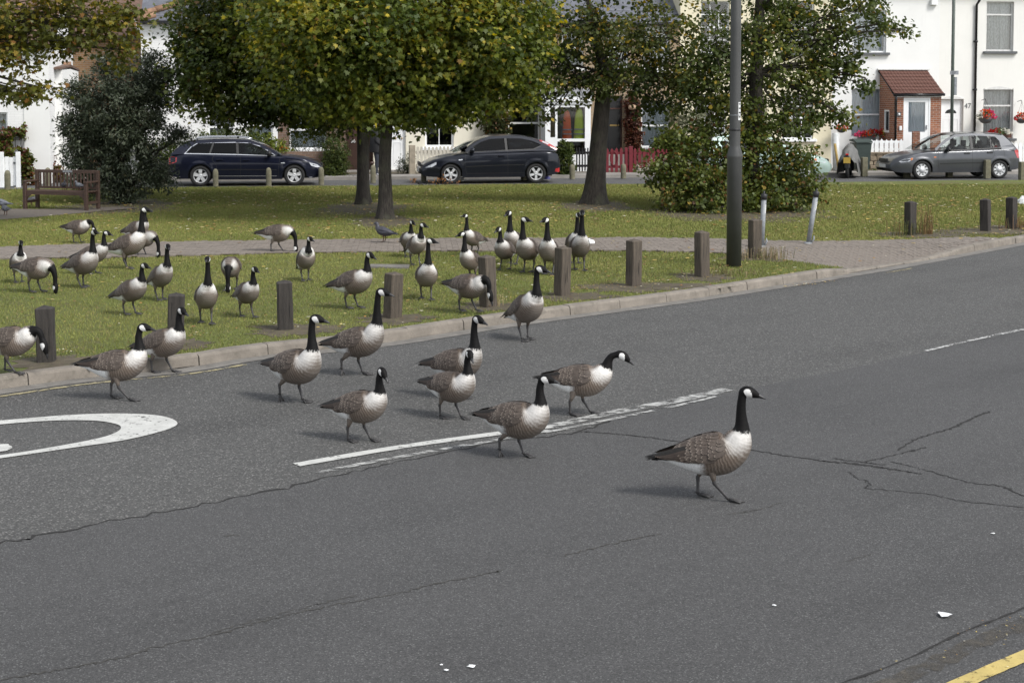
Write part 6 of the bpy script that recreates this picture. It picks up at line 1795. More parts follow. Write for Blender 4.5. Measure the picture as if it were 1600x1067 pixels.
# --- navy estate (front to the right)
estate = dict(L=4.58, W=1.77, wr=.315, wheels=(.95, 3.72), paint='navy', crease=.70,
  top=[(0, .80), (.05, .93), (.35, .97), (1.5, .945), (2.6, .91), (3.25, .885), (3.5, .87), (4.0, .79), (4.3, .71), (4.5, .62), (4.58, .54)],
  bot=[(0, .42), (.12, .30), (.5, .24), (1.4, .20), (3.2, .20), (4.2, .22), (4.45, .26), (4.58, .38)],
  roof=[(.06, .97), (.30, 1.17), (.50, 1.33), (.80, 1.375), (1.4, 1.405), (2.0, 1.40), (2.4, 1.365), (2.75, 1.25), (3.05, 1.09), (3.36, .885)],
  rear_x=.42, screen_x=2.44, rear_i=0, front_i=0, tumble=.30, rearglass='tint', screen='mid',
  sideglass=[([(.52, .985), (1.20, .97), (1.30, 1.28), (.86, 1.27), (.68, 1.16)], 'tint'), ([(1.24, .97), (2.02, .955), (2.00, 1.30), (1.36, 1.29)], 'tint'),
             ([(2.08, .95), (3.12, .905), (2.98, 1.02), (2.70, 1.18), (2.42, 1.28), (2.06, 1.30)], 'mid')],
  strips=[(lin((1.22, .95), (1.34, 1.31), 6), .05, 'trim', 'pillar'), (lin((2.05, .95), (2.03, 1.33), 6), .07, 'trim', 'pillar'),
          ([(.44, .99), (.66, 1.20), (.84, 1.32), (1.3, 1.345), (2.0, 1.345), (2.42, 1.32), (2.74, 1.21), (3.02, 1.06), (3.22, .93)], .095, 'navy', 'roof_frame'),
          ([(.50, .985), (.68, 1.175), (.87, 1.285), (1.3, 1.30), (2.0, 1.305), (2.42, 1.285), (2.71, 1.185), (2.98, 1.035), (3.15, .92)], .020, 'chrome', 'window_trim'),
          ([(.48, .985), (1.2, .968), (2.05, .945), (3.16, .895)], .022, 'chrome', 'window_trim')],
  cabpanels=[([(.06, .95), (.46, .97), (.66, 1.17), (.82, 1.32), (.62, 1.34), (.34, 1.19)], 'navy', 'rear_pillar')],
  seats=[(1.55, 1.16), (2.55, 1.20)], dash=3.0, wheel='alloy', spokes=5, spw=(.035, .052),
  seams=[[(1.36, .93), (1.30, .80), (1.42, .62), (1.42, .26)], [(2.12, .92), (2.14, .6), (2.12, .24)], [(3.30, .87), (3.26, .6), (3.24, .24)], [(3.4, .80), (3.9, .74), (4.3, .66)]],
  trims=[([(1.42, .50), (2.1, .50), (3.2, .48)], .02, 'trim', 'rub_strip'), ([(1.42, .31), (2.3, .305), (3.2, .30)], .022, 'chrome', 'sill_trim')],
  patches=[([(.03, .66), (.03, .86), (.14, .90), (.27, .87), (.26, .74), (.16, .70)], 'redlamp', 'tail_lamp'), ([(4.16, .70), (4.40, .63), (4.50, .55), (4.38, .545), (4.22, .60)], 'lamplens', 'headlamp'),
           ([(3.32, .70), (3.44, .70), (3.44, .675), (3.32, .675)], 'lamplens', 'side_repeater'), ([(4.16, .26), (4.46, .27), (4.46, .235), (4.16, .235)], 'chrome', 'bumper_trim')],
  handles=[(1.52, .80), (2.30, .785)], mirror=(2.98, .975), mirror_m='trim')
pA = SP(SH(263, 291, .2)[0], .9, .05)
ca_, _, yce = car('estate_car', 'navy estate car with silver roof rails parked behind the evergreen shrub', pA, SANG, estate)
for s_ in (-1, 1):
    pts = [(.80, s_ * .60, 1.39), (.92, s_ * .60, 1.435), (1.5, s_ * .61, 1.455), (2.1, s_ * .60, 1.44), (2.45, s_ * .585, 1.385)]
    MB().tube([tuple(p) for p in spline(pts, 16)], .022, 8).build('roof_rail', M['chrome'], ca_)
# --- dark three-door hatchback (front to the left, so turned round)
hatch = dict(L=4.34, W=1.80, wr=.31, wheels=(.78, 3.42), paint='ink', crease=.72,
  top=[(0, .70), (.05, .88), (.28, .98), (1.2, .96), (2.4, .93), (3.0, .90), (3.5, .82), (3.95, .70), (4.2, .58), (4.34, .46)],
  bot=[(0, .36), (.15, .28), (.5, .24), (1.2, .20), (3.0, .20), (4.0, .22), (4.25, .25), (4.34, .34)],
  roof=[(.10, 1.02), (.30, 1.16), (.62, 1.31), (1.05, 1.42), (1.6, 1.465), (2.1, 1.455), (2.4, 1.40), (2.75, 1.26), (3.0, 1.12), (3.30, .93)],
  rear_x=.62, screen_x=2.36, rear_i=0, front_i=0, tumble=.32, rearglass='tint', screen='mid',
  sideglass=[([(.62, 1.16), (.86, 1.06), (1.62, 1.035), (1.66, 1.385), (1.2, 1.37), (.90, 1.29)], 'tint'), ([(1.74, 1.03), (2.80, .985), (2.68, 1.12), (2.45, 1.28), (2.22, 1.36), (1.76, 1.385)], 'tint')],
  strips=[(lin((1.69, 1.0), (1.71, 1.40), 6), .075, 'trim', 'pillar'), ([(.55, 1.21), (.86, 1.34), (1.2, 1.415), (1.7, 1.43), (2.22, 1.405), (2.48, 1.32), (2.74, 1.17), (2.95, 1.0)], .085, 'ink', 'roof_frame'),
          ([(.62, 1.15), (.86, 1.05), (1.65, 1.022), (2.85, .97)], .03, 'trim', 'window_trim')],
  cabpanels=[([(.12, .98), (.84, 1.0), (.86, 1.06), (.60, 1.17), (.86, 1.32), (.60, 1.28), (.30, 1.15)], 'ink', 'rear_pillar'), ([(.84, 1.0), (1.7, .97), (1.7, 1.025), (.86, 1.06)], 'ink', 'waist_panel'), ([(1.7, .97), (2.9, .92), (2.9, .98), (1.7, 1.03)], 'ink', 'waist_panel'), ([(2.78, .985), (3.0, .93), (2.9, 1.0), (2.70, 1.13)], 'trim', 'mirror_panel')],
  seats=[(1.3, 1.16), (2.2, 1.22)], dash=2.75, wheel='alloy', spokes=5, spw=(.030, .036),
  seams=[[(1.68, .98), (1.66, .7), (1.66, .26)], [(2.96, .90), (2.98, .6), (2.92, .24)]],
  trims=[([(1.15, .58), (2.0, .565), (2.95, .53)], .022, 'trim', 'rub_strip'), ([(1.15, .33), (2.0, .325), (2.95, .32)], .016, 'trim', 'sill_trim')],
  patches=[([(.03, .34), (.03, .47), (.16, .45), (.18, .36)], 'redlamp', 'tail_reflector'), ([(3.86, .68), (4.10, .56), (4.20, .50), (4.0, .52), (3.86, .60)], 'lamplens', 'headlamp'), ([(3.06, .76), (3.18, .75), (3.18, .72), (3.06, .73)], 'lamplens', 'side_repeater')],
  handles=[(1.86, .86)], mirror=(2.76, 1.03), mirror_m='ink')
pB = SP(SH(876, 284, .2)[0], 1.0, .05)
cb_, ysb, ycb = car('hatchback_car', 'dark blue three door hatchback parked in front of the cream house', pB, SANG + math.pi, hatch)
# tall tail lamps up the rear pillars
for s_ in (-1, 1):
    pts = [(.16, 1.02), (.10, 1.06), (.30, 1.20), (.62, 1.345), (.66, 1.31), (.36, 1.14)]
    MB().add([(x, s_ * (ycb(x, z) + .012), z) for x, z in pts], [tuple(t) for t in tessellate_polygon([[Vector((x, 0, z)) for x, z in pts]])]).build('tail_lamp', M['redlamp'], cb_)
    pts = [(.40, 1.19), (.36, 1.215), (.55, 1.30), (.58, 1.27)]
    MB().add([(x, s_ * (ycb(x, z) + .016), z) for x, z in pts], [(0, 1, 2, 3)]).build('reverse_lamp', M['lamplens'], cb_)
# --- grey five-door hatchback (front to the left)
grey = dict(L=4.40, W=1.74, wr=.305, wheels=(.76, 3.40), paint='gunmetal', crease=.66, handle_m='trim',
  top=[(0, .70), (.05, .86), (.30, .95), (1.2, .945), (2.4, .91), (3.0, .89), (3.5, .83), (3.95, .74), (4.2, .64), (4.40, .48)],
  bot=[(0, .36), (.15, .30), (.5, .26), (1.2, .22), (3.0, .22), (4.0, .22), (4.28, .24), (4.40, .34)],
  roof=[(.14, .95), (.34, 1.20), (.52, 1.40), (.80, 1.45), (1.4, 1.475), (2.0, 1.465), (2.35, 1.41), (2.7, 1.27), (3.0, 1.11), (3.32, .90)],
  rear_x=.50, screen_x=2.34, rear_i=0, front_i=0, tumble=.30, rearglass='clear', screen='clear',
  sideglass=[([(.70, 1.02), (1.02, 1.00), (1.02, 1.37), (.86, 1.33), (.74, 1.22)], 'clear'), ([(1.05, .995), (1.66, .97), (1.66, 1.39), (1.05, 1.375)], 'clear'), ([(1.74, .965), (2.66, .93), (2.62, 1.02), (2.45, 1.20), (2.18, 1.35), (1.74, 1.39)], 'clear')],
  strips=[(lin((1.035, .97), (1.035, 1.40), 5), .035, 'trim', 'pillar'), (lin((1.70, .94), (1.70, 1.42), 6), .08, 'trim', 'pillar'), ([(.60, 1.36), (.86, 1.395), (1.3, 1.425), (1.7, 1.43), (2.2, 1.40), (2.50, 1.27), (2.76, 1.10), (2.95, .94)], .075, 'gunmetal', 'roof_frame'),
          ([(.68, 1.0), (1.05, .985), (1.7, .955), (2.70, .915)], .03, 'trim', 'window_trim'), (lin((2.68, .92), (2.60, 1.06), 4), .03, 'trim', 'quarter_trim')],
  cabpanels=[([(.16, .93), (.70, .95), (.72, 1.22), (.86, 1.36), (.58, 1.42), (.36, 1.20)], 'gunmetal', 'rear_pillar'), ([(2.66, .92), (3.06, .90), (2.72, 1.12), (2.58, 1.08)], 'clear', 'quarter_light')],
  seats=[(1.25, 1.20), (2.15, 1.24)], dash=2.7, wheel='cap', spokes=9, spw=(.03, .04),
  seams=[[(1.70, .93), (1.70, .6), (1.68, .27)], [(2.86, .90), (2.88, .6), (2.82, .27)], [(.98, .95), (.96, .75), (1.15, .55), (1.14, .28)], [(.62, .95), (.60, .70)]],
  trims=[([(1.14, .53), (1.9, .52), (2.82, .50)], .035, 'trim', 'rub_strip'), ([(1.14, .30), (2.0, .30), (2.9, .29)], .02, 'gunmetal', 'sill_trim')],
  patches=[([(.04, .66), (.05, .90), (.16, 1.0), (.24, .92), (.14, .68)], 'redlamp', 'tail_lamp'), ([(3.72, .70), (4.0, .66), (4.16, .58), (4.10, .545), (3.86, .58), (3.74, .64)], 'lamplens', 'headlamp'), ([(3.72, .70), (3.80, .69), (3.80, .61), (3.73, .64)], 'amber', 'indicator'), ([(2.94, .73), (3.02, .73), (3.02, .70), (2.94, .70)], 'amber', 'side_repeater')],
  handles=[(1.88, .84), (1.10, .86)], mirror=(2.56, .965), mirror_m='trim')
pC = SP(SH(1595, 280, .4)[0], 1.2, .05)
cc_, ysc, _ = car('hatchback_car', 'grey five door hatchback parked in front of the white houses', pC, SANG + math.pi, grey)
MB().tube([(2.55, -.3, 1.42), (2.42, -.3, 1.50)], .008, 6).build('aerial', M['trim'], cc_)
# --- pale green car hidden behind the lime tree's shoots
mint = dict(grey); mint['paint'] = 'mint'; mint['handle_m'] = 'mint'
mint['strips'] = [(a, b, 'mint' if c == 'gunmetal' else c, d) for a, b, c, d in grey['strips']]; mint['cabpanels'] = [(a, 'mint' if b == 'gunmetal' else b, c) for a, b, c in grey['cabpanels']]; mint['trims'] = [(a, b, 'mint' if c == 'gunmetal' else c, d) for a, b, c, d in grey['trims']]
pD = SP(SH(1085, 280, 1.2)[0], 1.3, .05)
car('hatchback_car', 'pale green car almost hidden behind the lime tree shoots', pD, SANG, mint)

# --- motorcycle under a grey cover, yellow plate to the street
mc = SP(SH(1326, 275, 1.9)[0], 1.9, .05)
bike = tag(empty('motorcycle', mc, R(74)), 'motorcycle under a grey cover with its yellow plate showing', 'motorcycle')
M['cover'] = pmat('grey_cover', (.13, .13, .125), .8, .2, 5, .4, 25)
for wx_ in (-.62, .66): 
    wh = MB().lathe([(.20, -.05), (.29, -.055), (.31, 0), (.29, .055), (.20, .05)], (0, 0, 0), 24, M=Matrix.Rotation(R(90), 3, 'X')).build('wheel', M['tyre'], bike, (wx_, 0, .31))
    MB().lathe([(.2, -.02), (.2, .02)], (0, 0, 0), 20, M=Matrix.Rotation(R(90), 3, 'X')).build('rim', M['trim'], wh)
MB().bbox((0, 0, .45), (.75, .30, .42), .06).build('engine', M['trim'], bike)
vs = []; fs = []
prof = [(-.90, .70, .13), (-.84, .90, .17), (-.55, .98, .20), (-.1, .96, .19), (.2, 1.02, .22), (.5, 1.10, .25), (.72, 1.02, .2), (.92, .80, .12)]
q = random.Random(3); NJ = 14
for i, (x, zt_, w) in enumerate(prof):
    zb = .12 if i > 1 else .52
    for j in range(NJ + 1):
        a = math.pi * j / NJ; s_ = math.cos(a); t = math.sin(a) ** .55
        fl = 1.0 + .75 * (1 - t) + .14 * math.sin(j * 2.4 + i * 1.3) * t
        vs.append((x + .03 * math.sin(j * 1.9 + i * 2), s_ * w * fl, zb + (zt_ - zb) * t))
for i in range(len(prof) - 1):
    for j in range(NJ): fs.append((i * (NJ + 1) + j, i * (NJ + 1) + j + 1, (i + 1) * (NJ + 1) + j + 1, (i + 1) * (NJ + 1) + j))
cv = MB().add(vs, fs, 0, True).build('cover', M['cover'], bike)
MB().box((-.95, 0, .60), (.02, .22, .19)).build('number_plate', M['plate_y'], bike)
MB().bbox((-.92, 0, .79), (.05, .10, .05), .012).build('tail_lamp', M['redlamp'], bike)
MB().bbox((-.80, 0, .55), (.28, .18, .40), .04).build('mudguard', M['trim'], bike)
# --- wheeled bin and leaning boards beside it
M['bin'] = pmat('bin_plastic', (.03, .045, .04), .6, .15, 6); M['polythene'] = pmat('polythene', (.50, .51, .50), .4, .2, 6)
pb = SP(SH(1338, 255, 4.4)[0], 4.0, .15)
wb = tag(empty('wheeled_bin', pb, SANG), 'green lidded wheeled bin behind the covered motorcycle', 'bin')
m = MB(); vs = []
for z, f in ((.05, .80), (.9, 1.0), (.96, 1.04)): vs += [(x * f, y * f, z) for x, y in ((-.27, -.30), (.27, -.30), (.27, .30), (-.27, .30))]
m.add(vs, [(k_ * 4 + i, k_ * 4 + (i + 1) % 4, k_ * 4 + 4 + (i + 1) % 4, k_ * 4 + 4 + i) for k_ in range(2) for i in range(4)] + [(3, 2, 1, 0), (8, 9, 10, 11)]); m.build('body', M['bin'], wb)
MB().prism([(-.30, -.34, .97), (-.30, .33, 1.02), (-.30, .33, 1.06), (-.30, -.05, 1.10), (-.30, -.34, 1.0)], (.60, 0, 0)).build('lid', M['bin'], wb)
for sx in (-.26, .22): MB().lathe([(.09, 0), (.09, .05)], (sx, .28, .09), 14, M=Matrix.Rotation(R(90), 3, 'Y')).build('wheel', M['tyre'], wb)
pf = SP(SH(1306, 255, 4.2)[0], 4.1, .15)
rl = tag(empty('wrapped_roll', pf, SANG), 'tall polythene wrapped roll leaning beside the wheeled bin', 'roll')
MB().tube([(0, 0, 0), (.02, .1, .6), (.03, .22, 1.28)], [.13, .14, .12], 12).build('sheet', M['polythene'], rl)
brd = tag(MB().tube([(0, -.05, 0), (-.10, .10, .95)], .045, 8).build('broom_handle', pmat('ochre_wood', (.35, .24, .07), .7, .2, 5), None, SP(SH(1310, 265, 3.5)[0], 3.5, .15), SANG), 'ochre wooden pole leaning against the wrapped roll', 'pole')

# --- man standing behind the maple trunk
def skinned(verts, edges, rads, sub=2):
    me = bpy.data.meshes.new('body'); me.from_pydata(verts, edges, [])
    o = bpy.data.objects.new('tmp_body', me); COL.objects.link(o)
    sk = o.modifiers.new('s', 'SKIN'); sk.use_smooth_shade = True
    for i, r_ in enumerate(rads):
        me.skin_vertices[0].data[i].radius = (r_, r_) if not hasattr(r_, '__len__') else r_
    me.skin_vertices[0].data[0].use_root = True
    ss = o.modifiers.new('b', 'SUBSURF'); ss.levels = sub; ss.render_levels = sub
    dg = bpy.context.evaluated_depsgraph_get()
    out = bpy.data.meshes.new_from_object(o.evaluated_get(dg)); bpy.data.objects.remove(o)
    return out
M['jacket'] = pmat('dark_jacket', (.014, .014, .016), .85, .25, 8, .4, 30); M['jeans'] = pmat('dark_trousers', (.030, .034, .045), .85, .2, 8, .3, 40); M['skin'] = pmat('skin', (.42, .24, .17), .55, .1, 10); M['hair'] = pmat('dark_hair', (.03, .022, .018), .7, .3, 30); M['shoe'] = pmat('pale_trainer', (.45, .45, .46), .6, .2, 12)
# x = facing direction (right), y = depth, z up; head bowed
V = [(0, 0, .93), (.0, 0, 1.08), (-.02, 0, 1.28), (.0, 0, 1.44), (.03, 0, 1.53), (.08, 0, 1.63), (.11, 0, 1.72),
     (-.01, -.10, .88), (.02, -.11, .50), (-.03, -.11, .10), (.12, -.12, .04), (-.01, .10, .88), (.03, .11, .50), (-.01, .12, .10), (.14, .12, .04),
     (-.01, -.19, 1.41), (-.02, -.25, 1.16), (.16, -.20, 1.02), (.24, -.15, 1.05), (-.01, .19, 1.41), (-.01, .25, 1.16), (.17, .19, 1.02), (.25, .13, 1.05)]
E = [(0, 1), (1, 2), (2, 3), (3, 4), (4, 5), (5, 6), (0, 7), (7, 8), (8, 9), (9, 10), (0, 11), (11, 12), (12, 13), (13, 14), (3, 15), (15, 16), (16, 17), (17, 18), (3, 19), (19, 20), (20, 21), (21, 22)]
Rd = [(.15, .19), (.15, .18), (.16, .21), (.13, .17), (.065, .065), (.10, .085), (.075, .07), .105, .08, .055, .045, .105, .08, .055, .045, .085, .065, .05, .035, .085, .065, .05, .035]
me = skinned(V, E, Rd)
for k_ in ('jacket', 'jeans', 'skin', 'hair', 'shoe'): me.materials.append(M[k_])
for f in me.polygons:
    c_ = f.center
    if c_.z > 1.52: f.material_index = 3 if (c_.z > 1.66 and c_.x < .16) or (c_.x < .04 and c_.z > 1.56) else 2
    elif c_.z > .86: f.material_index = 0 if not (c_.x > .22 and c_.z < 1.12) else 2
    elif c_.z > .09: f.material_index = 1
    else: f.material_index = 4
pp = SP(SH(588.5, 284, 3.0)[0], 3.0, .15)
per = tag(link('person', me, None, pp, SANG), 'man in dark jacket and trousers, head bowed, half behind the maple trunk', 'person')
per.scale = (.97,) * 3
# jacket hem, hood and face pieces
m = MB(); rings = [(.80, .21, .25), (.92, .22, .26), (1.15, .215, .27), (1.32, .20, .26), (1.46, .13, .17), (1.50, .09, .10)]; vs = []
for z, a_, b_ in rings: vs += [(-.01 + a_ * math.cos(6.2832 * i / 18) * (1 + .05 * math.sin(i * 3 + z * 7)), b_ * math.sin(6.2832 * i / 18), z) for i in range(18)]
m.add(vs, [(k_ * 18 + i, k_ * 18 + (i + 1) % 18, k_ * 18 + 18 + (i + 1) % 18, k_ * 18 + 18 + i) for k_ in range(5) for i in range(18)], 0, True); m.build('jacket', M['jacket'], per)
MB().tube([(-.02, -.14, 1.46), (-.14, -.10, 1.50), (-.18, 0, 1.52), (-.14, .10, 1.50), (-.02, .14, 1.46)], [.05, .075, .08, .075, .05], 10).build('hood', M['jacket'], per)
MB().tube([(.185, 0, 1.66), (.215, 0, 1.635), (.19, 0, 1.62)], [.012, .018, .010], 8).build('nose', M['skin'], per)
for s_ in (-1, 1): MB().lathe([(.005, -.012), (.03, -.006), (.032, .004), (.01, .012)], (.085, s_ * .088, 1.655), 10, M=Matrix.Rotation(R(90), 3, 'X')).build('ear', M['skin'], per)

# --- pigeons
M['pigeon'] = pmat('pigeon_grey', (.14, .15, .175), .6, .35, 18); M['pigeon_dark'] = pmat('pigeon_dark', (.05, .05, .062), .55, .35, 18)
def pigeon(px, py, z, heading, label, mt='pigeon', pose='stand', loc=None, tilt=0):
    p = G(px, py, z) if loc is None else loc
    st = [(-.19, .10, .005, .028), (-.12, .105, .012, .030), (-.06, .115, .042, .042), (0, .125, .056, .052), (.055, .14, .054, .050), (.09, .165, .036, .034), (.10, .195, .024, .023), (.108, .218, .023, .021), (.128, .222, .019, .017), (.142, .216, .007, .007), (.158, .210, .003, .003)]
    if pose == 'peck': st[5:] = [(.09, .13, .036, .034), (.115, .105, .024, .023), (.128, .08, .023, .021), (.138, .062, .018, .016), (.142, .05, .007, .007), (.147, .034, .003, .003)]
    C = spline(st, 36); n = 14; vs = []
    T = np.gradient(C[:, :2], axis=0); T /= np.linalg.norm(T, axis=1)[:, None]
    for i in range(36):
        for k_ in range(n):
            a = 6.2832 * k_ / n; u = math.cos(a) * C[i, 2]
            vs.append((C[i, 0] - T[i, 1] * u, math.sin(a) * C[i, 3], C[i, 1] + T[i, 0] * u))
    m = MB(); m.add(vs, [(i * n + k_, i * n + (k_ + 1) % n, (i + 1) * n + (k_ + 1) % n, (i + 1) * n + k_) for i in range(35) for k_ in range(n)], 0, True)
    if pose != 'fly':
        for s_ in (-.025, .025):
            m.tube([(.005, s_, .09), (.0, s_, .04), (.01, s_, .006)], [.012, .006, .005], 6, 1)
            for d in (-.4, 0, .4): m.tube([(.01, s_, .006), (.01 + .03 * math.cos(d), s_ + .03 * math.sin(d), .004)], [.004, .002], 5, 1)
    o = m.build('pigeon', [M[mt], M['tile_red']], None, p, R(heading)); tag(o, label, 'pigeon', 'pigeons on the green')
    for s_ in (-1, 1):
        mm = MB()
        if pose == 'fly':
            pts = [(.05, .04, .14), (.075, .20, .20), (.02, .36, .22), (-.05, .34, .215), (-.05, .18, .19), (-.06, .04, .13)]
            mm.prism([(x, s_ * y, z_) for x, y, z_ in pts], (0, 0, .008))
        else:
            a_ = [(.065, .046, .150), (.02, .060, .150), (-.06, .050, .135), (-.17, .018, .108), (-.10, .038, .108), (0, .060, .112), (.05, .054, .125)]
            mm.prism([(x, s_ * y, z_) for x, y, z_ in a_], (0, s_ * .006, .002))
        mm.build('wing', M[mt], o)
    o.rotation_euler.x = R(tilt)
    return o
pigeon(601, 378, LAWN + .03, 155, 'dark pigeon walking on the block path right of the grazing goose', 'pigeon_dark').scale = (1.5,) * 3
pigeon(9, 336, LAWN + .03, -100, 'plump grey pigeon on the path left of the bench').scale = (1.15,) * 3
pigeon(4, 328, LAWN + .03, 175, 'grey pigeon cut off by the left edge above another pigeon').scale = (1.35,) * 3
bm_ = bench.matrix_basis
pigeon(0, 0, 0, -60, 'dark pigeon sitting on the bench seat', 'pigeon_dark', loc=bm_ @ Vector((.08, .22, .45)))
pigeon(0, 0, 0, -120, 'grey pigeon perched on the bench seat near its right arm', loc=bm_ @ Vector((wd / 2 - .35, .28, .45)))
pigeon(49, 322, LAWN, 30, 'dark pigeon on the grass under the bench', 'pigeon_dark').scale = (1.2,) * 3
fp = atY(207, 249, G(192, 319, 0).y - 1.3)
pigeon(0, 0, 0, 20, 'pale grey pigeon in flight in front of the dark evergreen shrub', 'sticker', 'fly', loc=fp - Vector((0, 0, .15)), tilt=62)
# ================================================================== GEESE
def goose_plumage():
    k = NT('goose_plumage')
    uvn = k.n('ShaderNodeUVMap'); uvn.uv_map = 'UVMap'
    uv = uvn.outputs[0]
    s = k.sep(uv); u0, v0 = s[0], s[1]
    co = k.coord('Object')
    nz = k.math('MULTIPLY', k.math('SUBTRACT', k.noise(co, 55, 4, .7), .5), .055)
    u = k.math('ADD', u0, nz); v = k.math('ADD', v0, k.math('MULTIPLY', nz, 2.2))
    # flank bars: curved bands across the body
    wv = k.n('ShaderNodeTexWave'); wv.wave_type = 'BANDS'; wv.bands_direction = 'X'
    wv.inputs['Scale'].default_value = 11; wv.inputs['Distortion'].default_value = 3.2
    wv.inputs['Detail'].default_value = 2.5; wv.inputs['Detail Scale'].default_value = 2.4
    mp = k.n('ShaderNodeMapping'); mp.inputs['Scale'].default_value = (1.6, .55, 1); k.L(uv, mp.inputs[0]); k.L(mp.outputs[0], wv.inputs[0])
    bars = k.ramp(wv.outputs[1], [(.2, 0), (.62, .55), (.85, 1)])
    fm = k.math('MULTIPLY', k.ramp(k.noise(co, 9, 3, .6), [(.35, .25), (.65, .9)]), bars)
    flank = k.mix(fm, (.118, .092, .074), (.205, .172, .145))
    belly = k.mix(fm, (.165, .140, .120), (.22, .195, .17))
    back = k.mix(bars, (.062, .045, .034), (.15, .115, .09))
    c = k.mix(k.ramp(v, [(.12, 0), (.34, 1)]), belly, flank)
    c = k.mix(k.ramp(v, [(.58, 0), (.72, 1)]), c, back)
    # breast: pale, greying into the flank
    bu = k.math('ADD', u, k.math('MULTIPLY', k.math('MINIMUM', k.math('SUBTRACT', v0, .5), 0.0), .22))
    breast = k.mix(k.ramp(k.noise(co, 40, 3, .6), [(.3, 0), (.7, 1)]), (.54, .52, .49), (.69, .67, .64))
    c = k.mix(k.ramp(k.math('ADD', bu, k.math('MULTIPLY', k.math('SUBTRACT', k.mix(.75, bars, k.noise(co, 26, 4, .7)), .5), .05)), [(.42, 0), (.47, .45), (.53, 1)]) if False else k.math('MULTIPLY', k.ramp(k.math('ADD', bu, k.math('MULTIPLY', k.math('SUBTRACT', k.mix(.75, bars, k.noise(co, 26, 4, .7)), .5), .05)), [(.43, 0), (.472, .45), (.525, 1)]), k.ramp(v, [(.70, 1), (.86, .1)])), c, breast)
    # white under the tail
    ut = k.math('MULTIPLY', k.ramp(v, [(.40, 1), (.46, 0)]), k.ramp(u, [(.255, 1), (.30, 0)]))
    c = k.mix(ut, c, (.76, .76, .75))
    # black tail
    tl = k.math('MULTIPLY', k.ramp(u, [(.085, 1), (.10, 0)]), k.ramp(v, [(.36, 0), (.44, 1)]))
    c = k.mix(tl, c, (.016, .014, .013))
    c = k.mix(k.ramp(u, [(.035, 1), (.045, 0)]), c, (.016, .014, .013))
    # black neck and head
    c = k.mix(k.ramp(u, [(.590, 0), (.602, 1)]), c, (.0065, .006, .006))
    # white chin strap
    du = k.math('DIVIDE', k.math('SUBTRACT', u0, k.math('ADD', .876, k.math('MULTIPLY', v0, -.035))), .040)
    dv = k.math('DIVIDE', k.math('SUBTRACT', v0, .20), .54)
    r2 = k.math('ADD', k.math('MULTIPLY', du, du), k.math('MULTIPLY', dv, dv))
    r2 = k.math('ADD', r2, k.math('MULTIPLY', nz, 3.0))
    c = k.mix(k.ramp(r2, [(.80, 1), (.98, 0)]), c, (.74, .73, .71))
    oi = k.n('ShaderNodeObjectInfo'); rv = k.math('ADD', k.math('MULTIPLY', oi.outputs['Random'], .34), .80)
    c = k.mix(1.0, c, rv, 'MULTIPLY')
    k.L(c, k.b.inputs['Base Color'])
    k.set(Roughness=.62); k.b.inputs['Specular IOR Level'].default_value = .15
    bs = k.math('MULTIPLY', k.math('ADD', wv.outputs[1], k.noise(co, 130, 3, .7)), k.ramp(u0, [(.42, 1), (.5, .25)]))
    k.bump(bs, .3, .005)
    return k.m
def feather_mat(name, dark, mid, edge, e0, e1):
    k = NT(name)
    uvn = k.n('ShaderNodeUVMap'); uvn.uv_map = 'UVMap'
    s = k.sep(uvn.outputs[0])
    co = k.coord('Object')
    nz = k.noise(co, 28, 3, .6)
    a = k.math('ABSOLUTE', k.math('SUBTRACT', k.math('MULTIPLY', s[0], 2.0), 1.0))
    al = s[1]
    d = k.math('ADD', k.math('MULTIPLY', k.math('POWER', a, 3.0), .30), k.math('POWER', al, 3.0))
    d = k.math('ADD', d, k.math('MULTIPLY', k.math('SUBTRACT', nz, .5), .25))
    c = k.mix(k.ramp(nz, [(.3, 0), (.7, 1)]), dark, mid)
    c = k.mix(k.ramp(d, [(e0, 0), (e1, 1)]), c, edge)
    k.L(c, k.b.inputs['Base Color']); k.set(Roughness=.6); k.b.inputs['Specular IOR Level'].default_value = .3
    return k.m
M['plume'] = goose_plumage()
M['covert'] = feather_mat('goose_covert', (.052, .041, .034), (.098, .078, .065), (.205, .170, .142), .68, 1.0)
M['quill'] = feather_mat('goose_quill', (.034, .025, .021), (.060, .045, .036), (.15, .118, .095), .90, 1.10)
M['tail'] = feather_mat('goose_tail', (.012, .011, .010), (.02, .018, .016), (.035, .03, .028), .9, 1.1)
M['leg'] = pmat('goose_leg', (.042, .040, .040), .55, .3, 40, .3, 120)
M['bill'] = pmat('goose_bill', (.020, .019, .020), .38, .2, 30)
M['eye'] = pmat('goose_eye', (.01, .008, .006), .12, .1, 10)

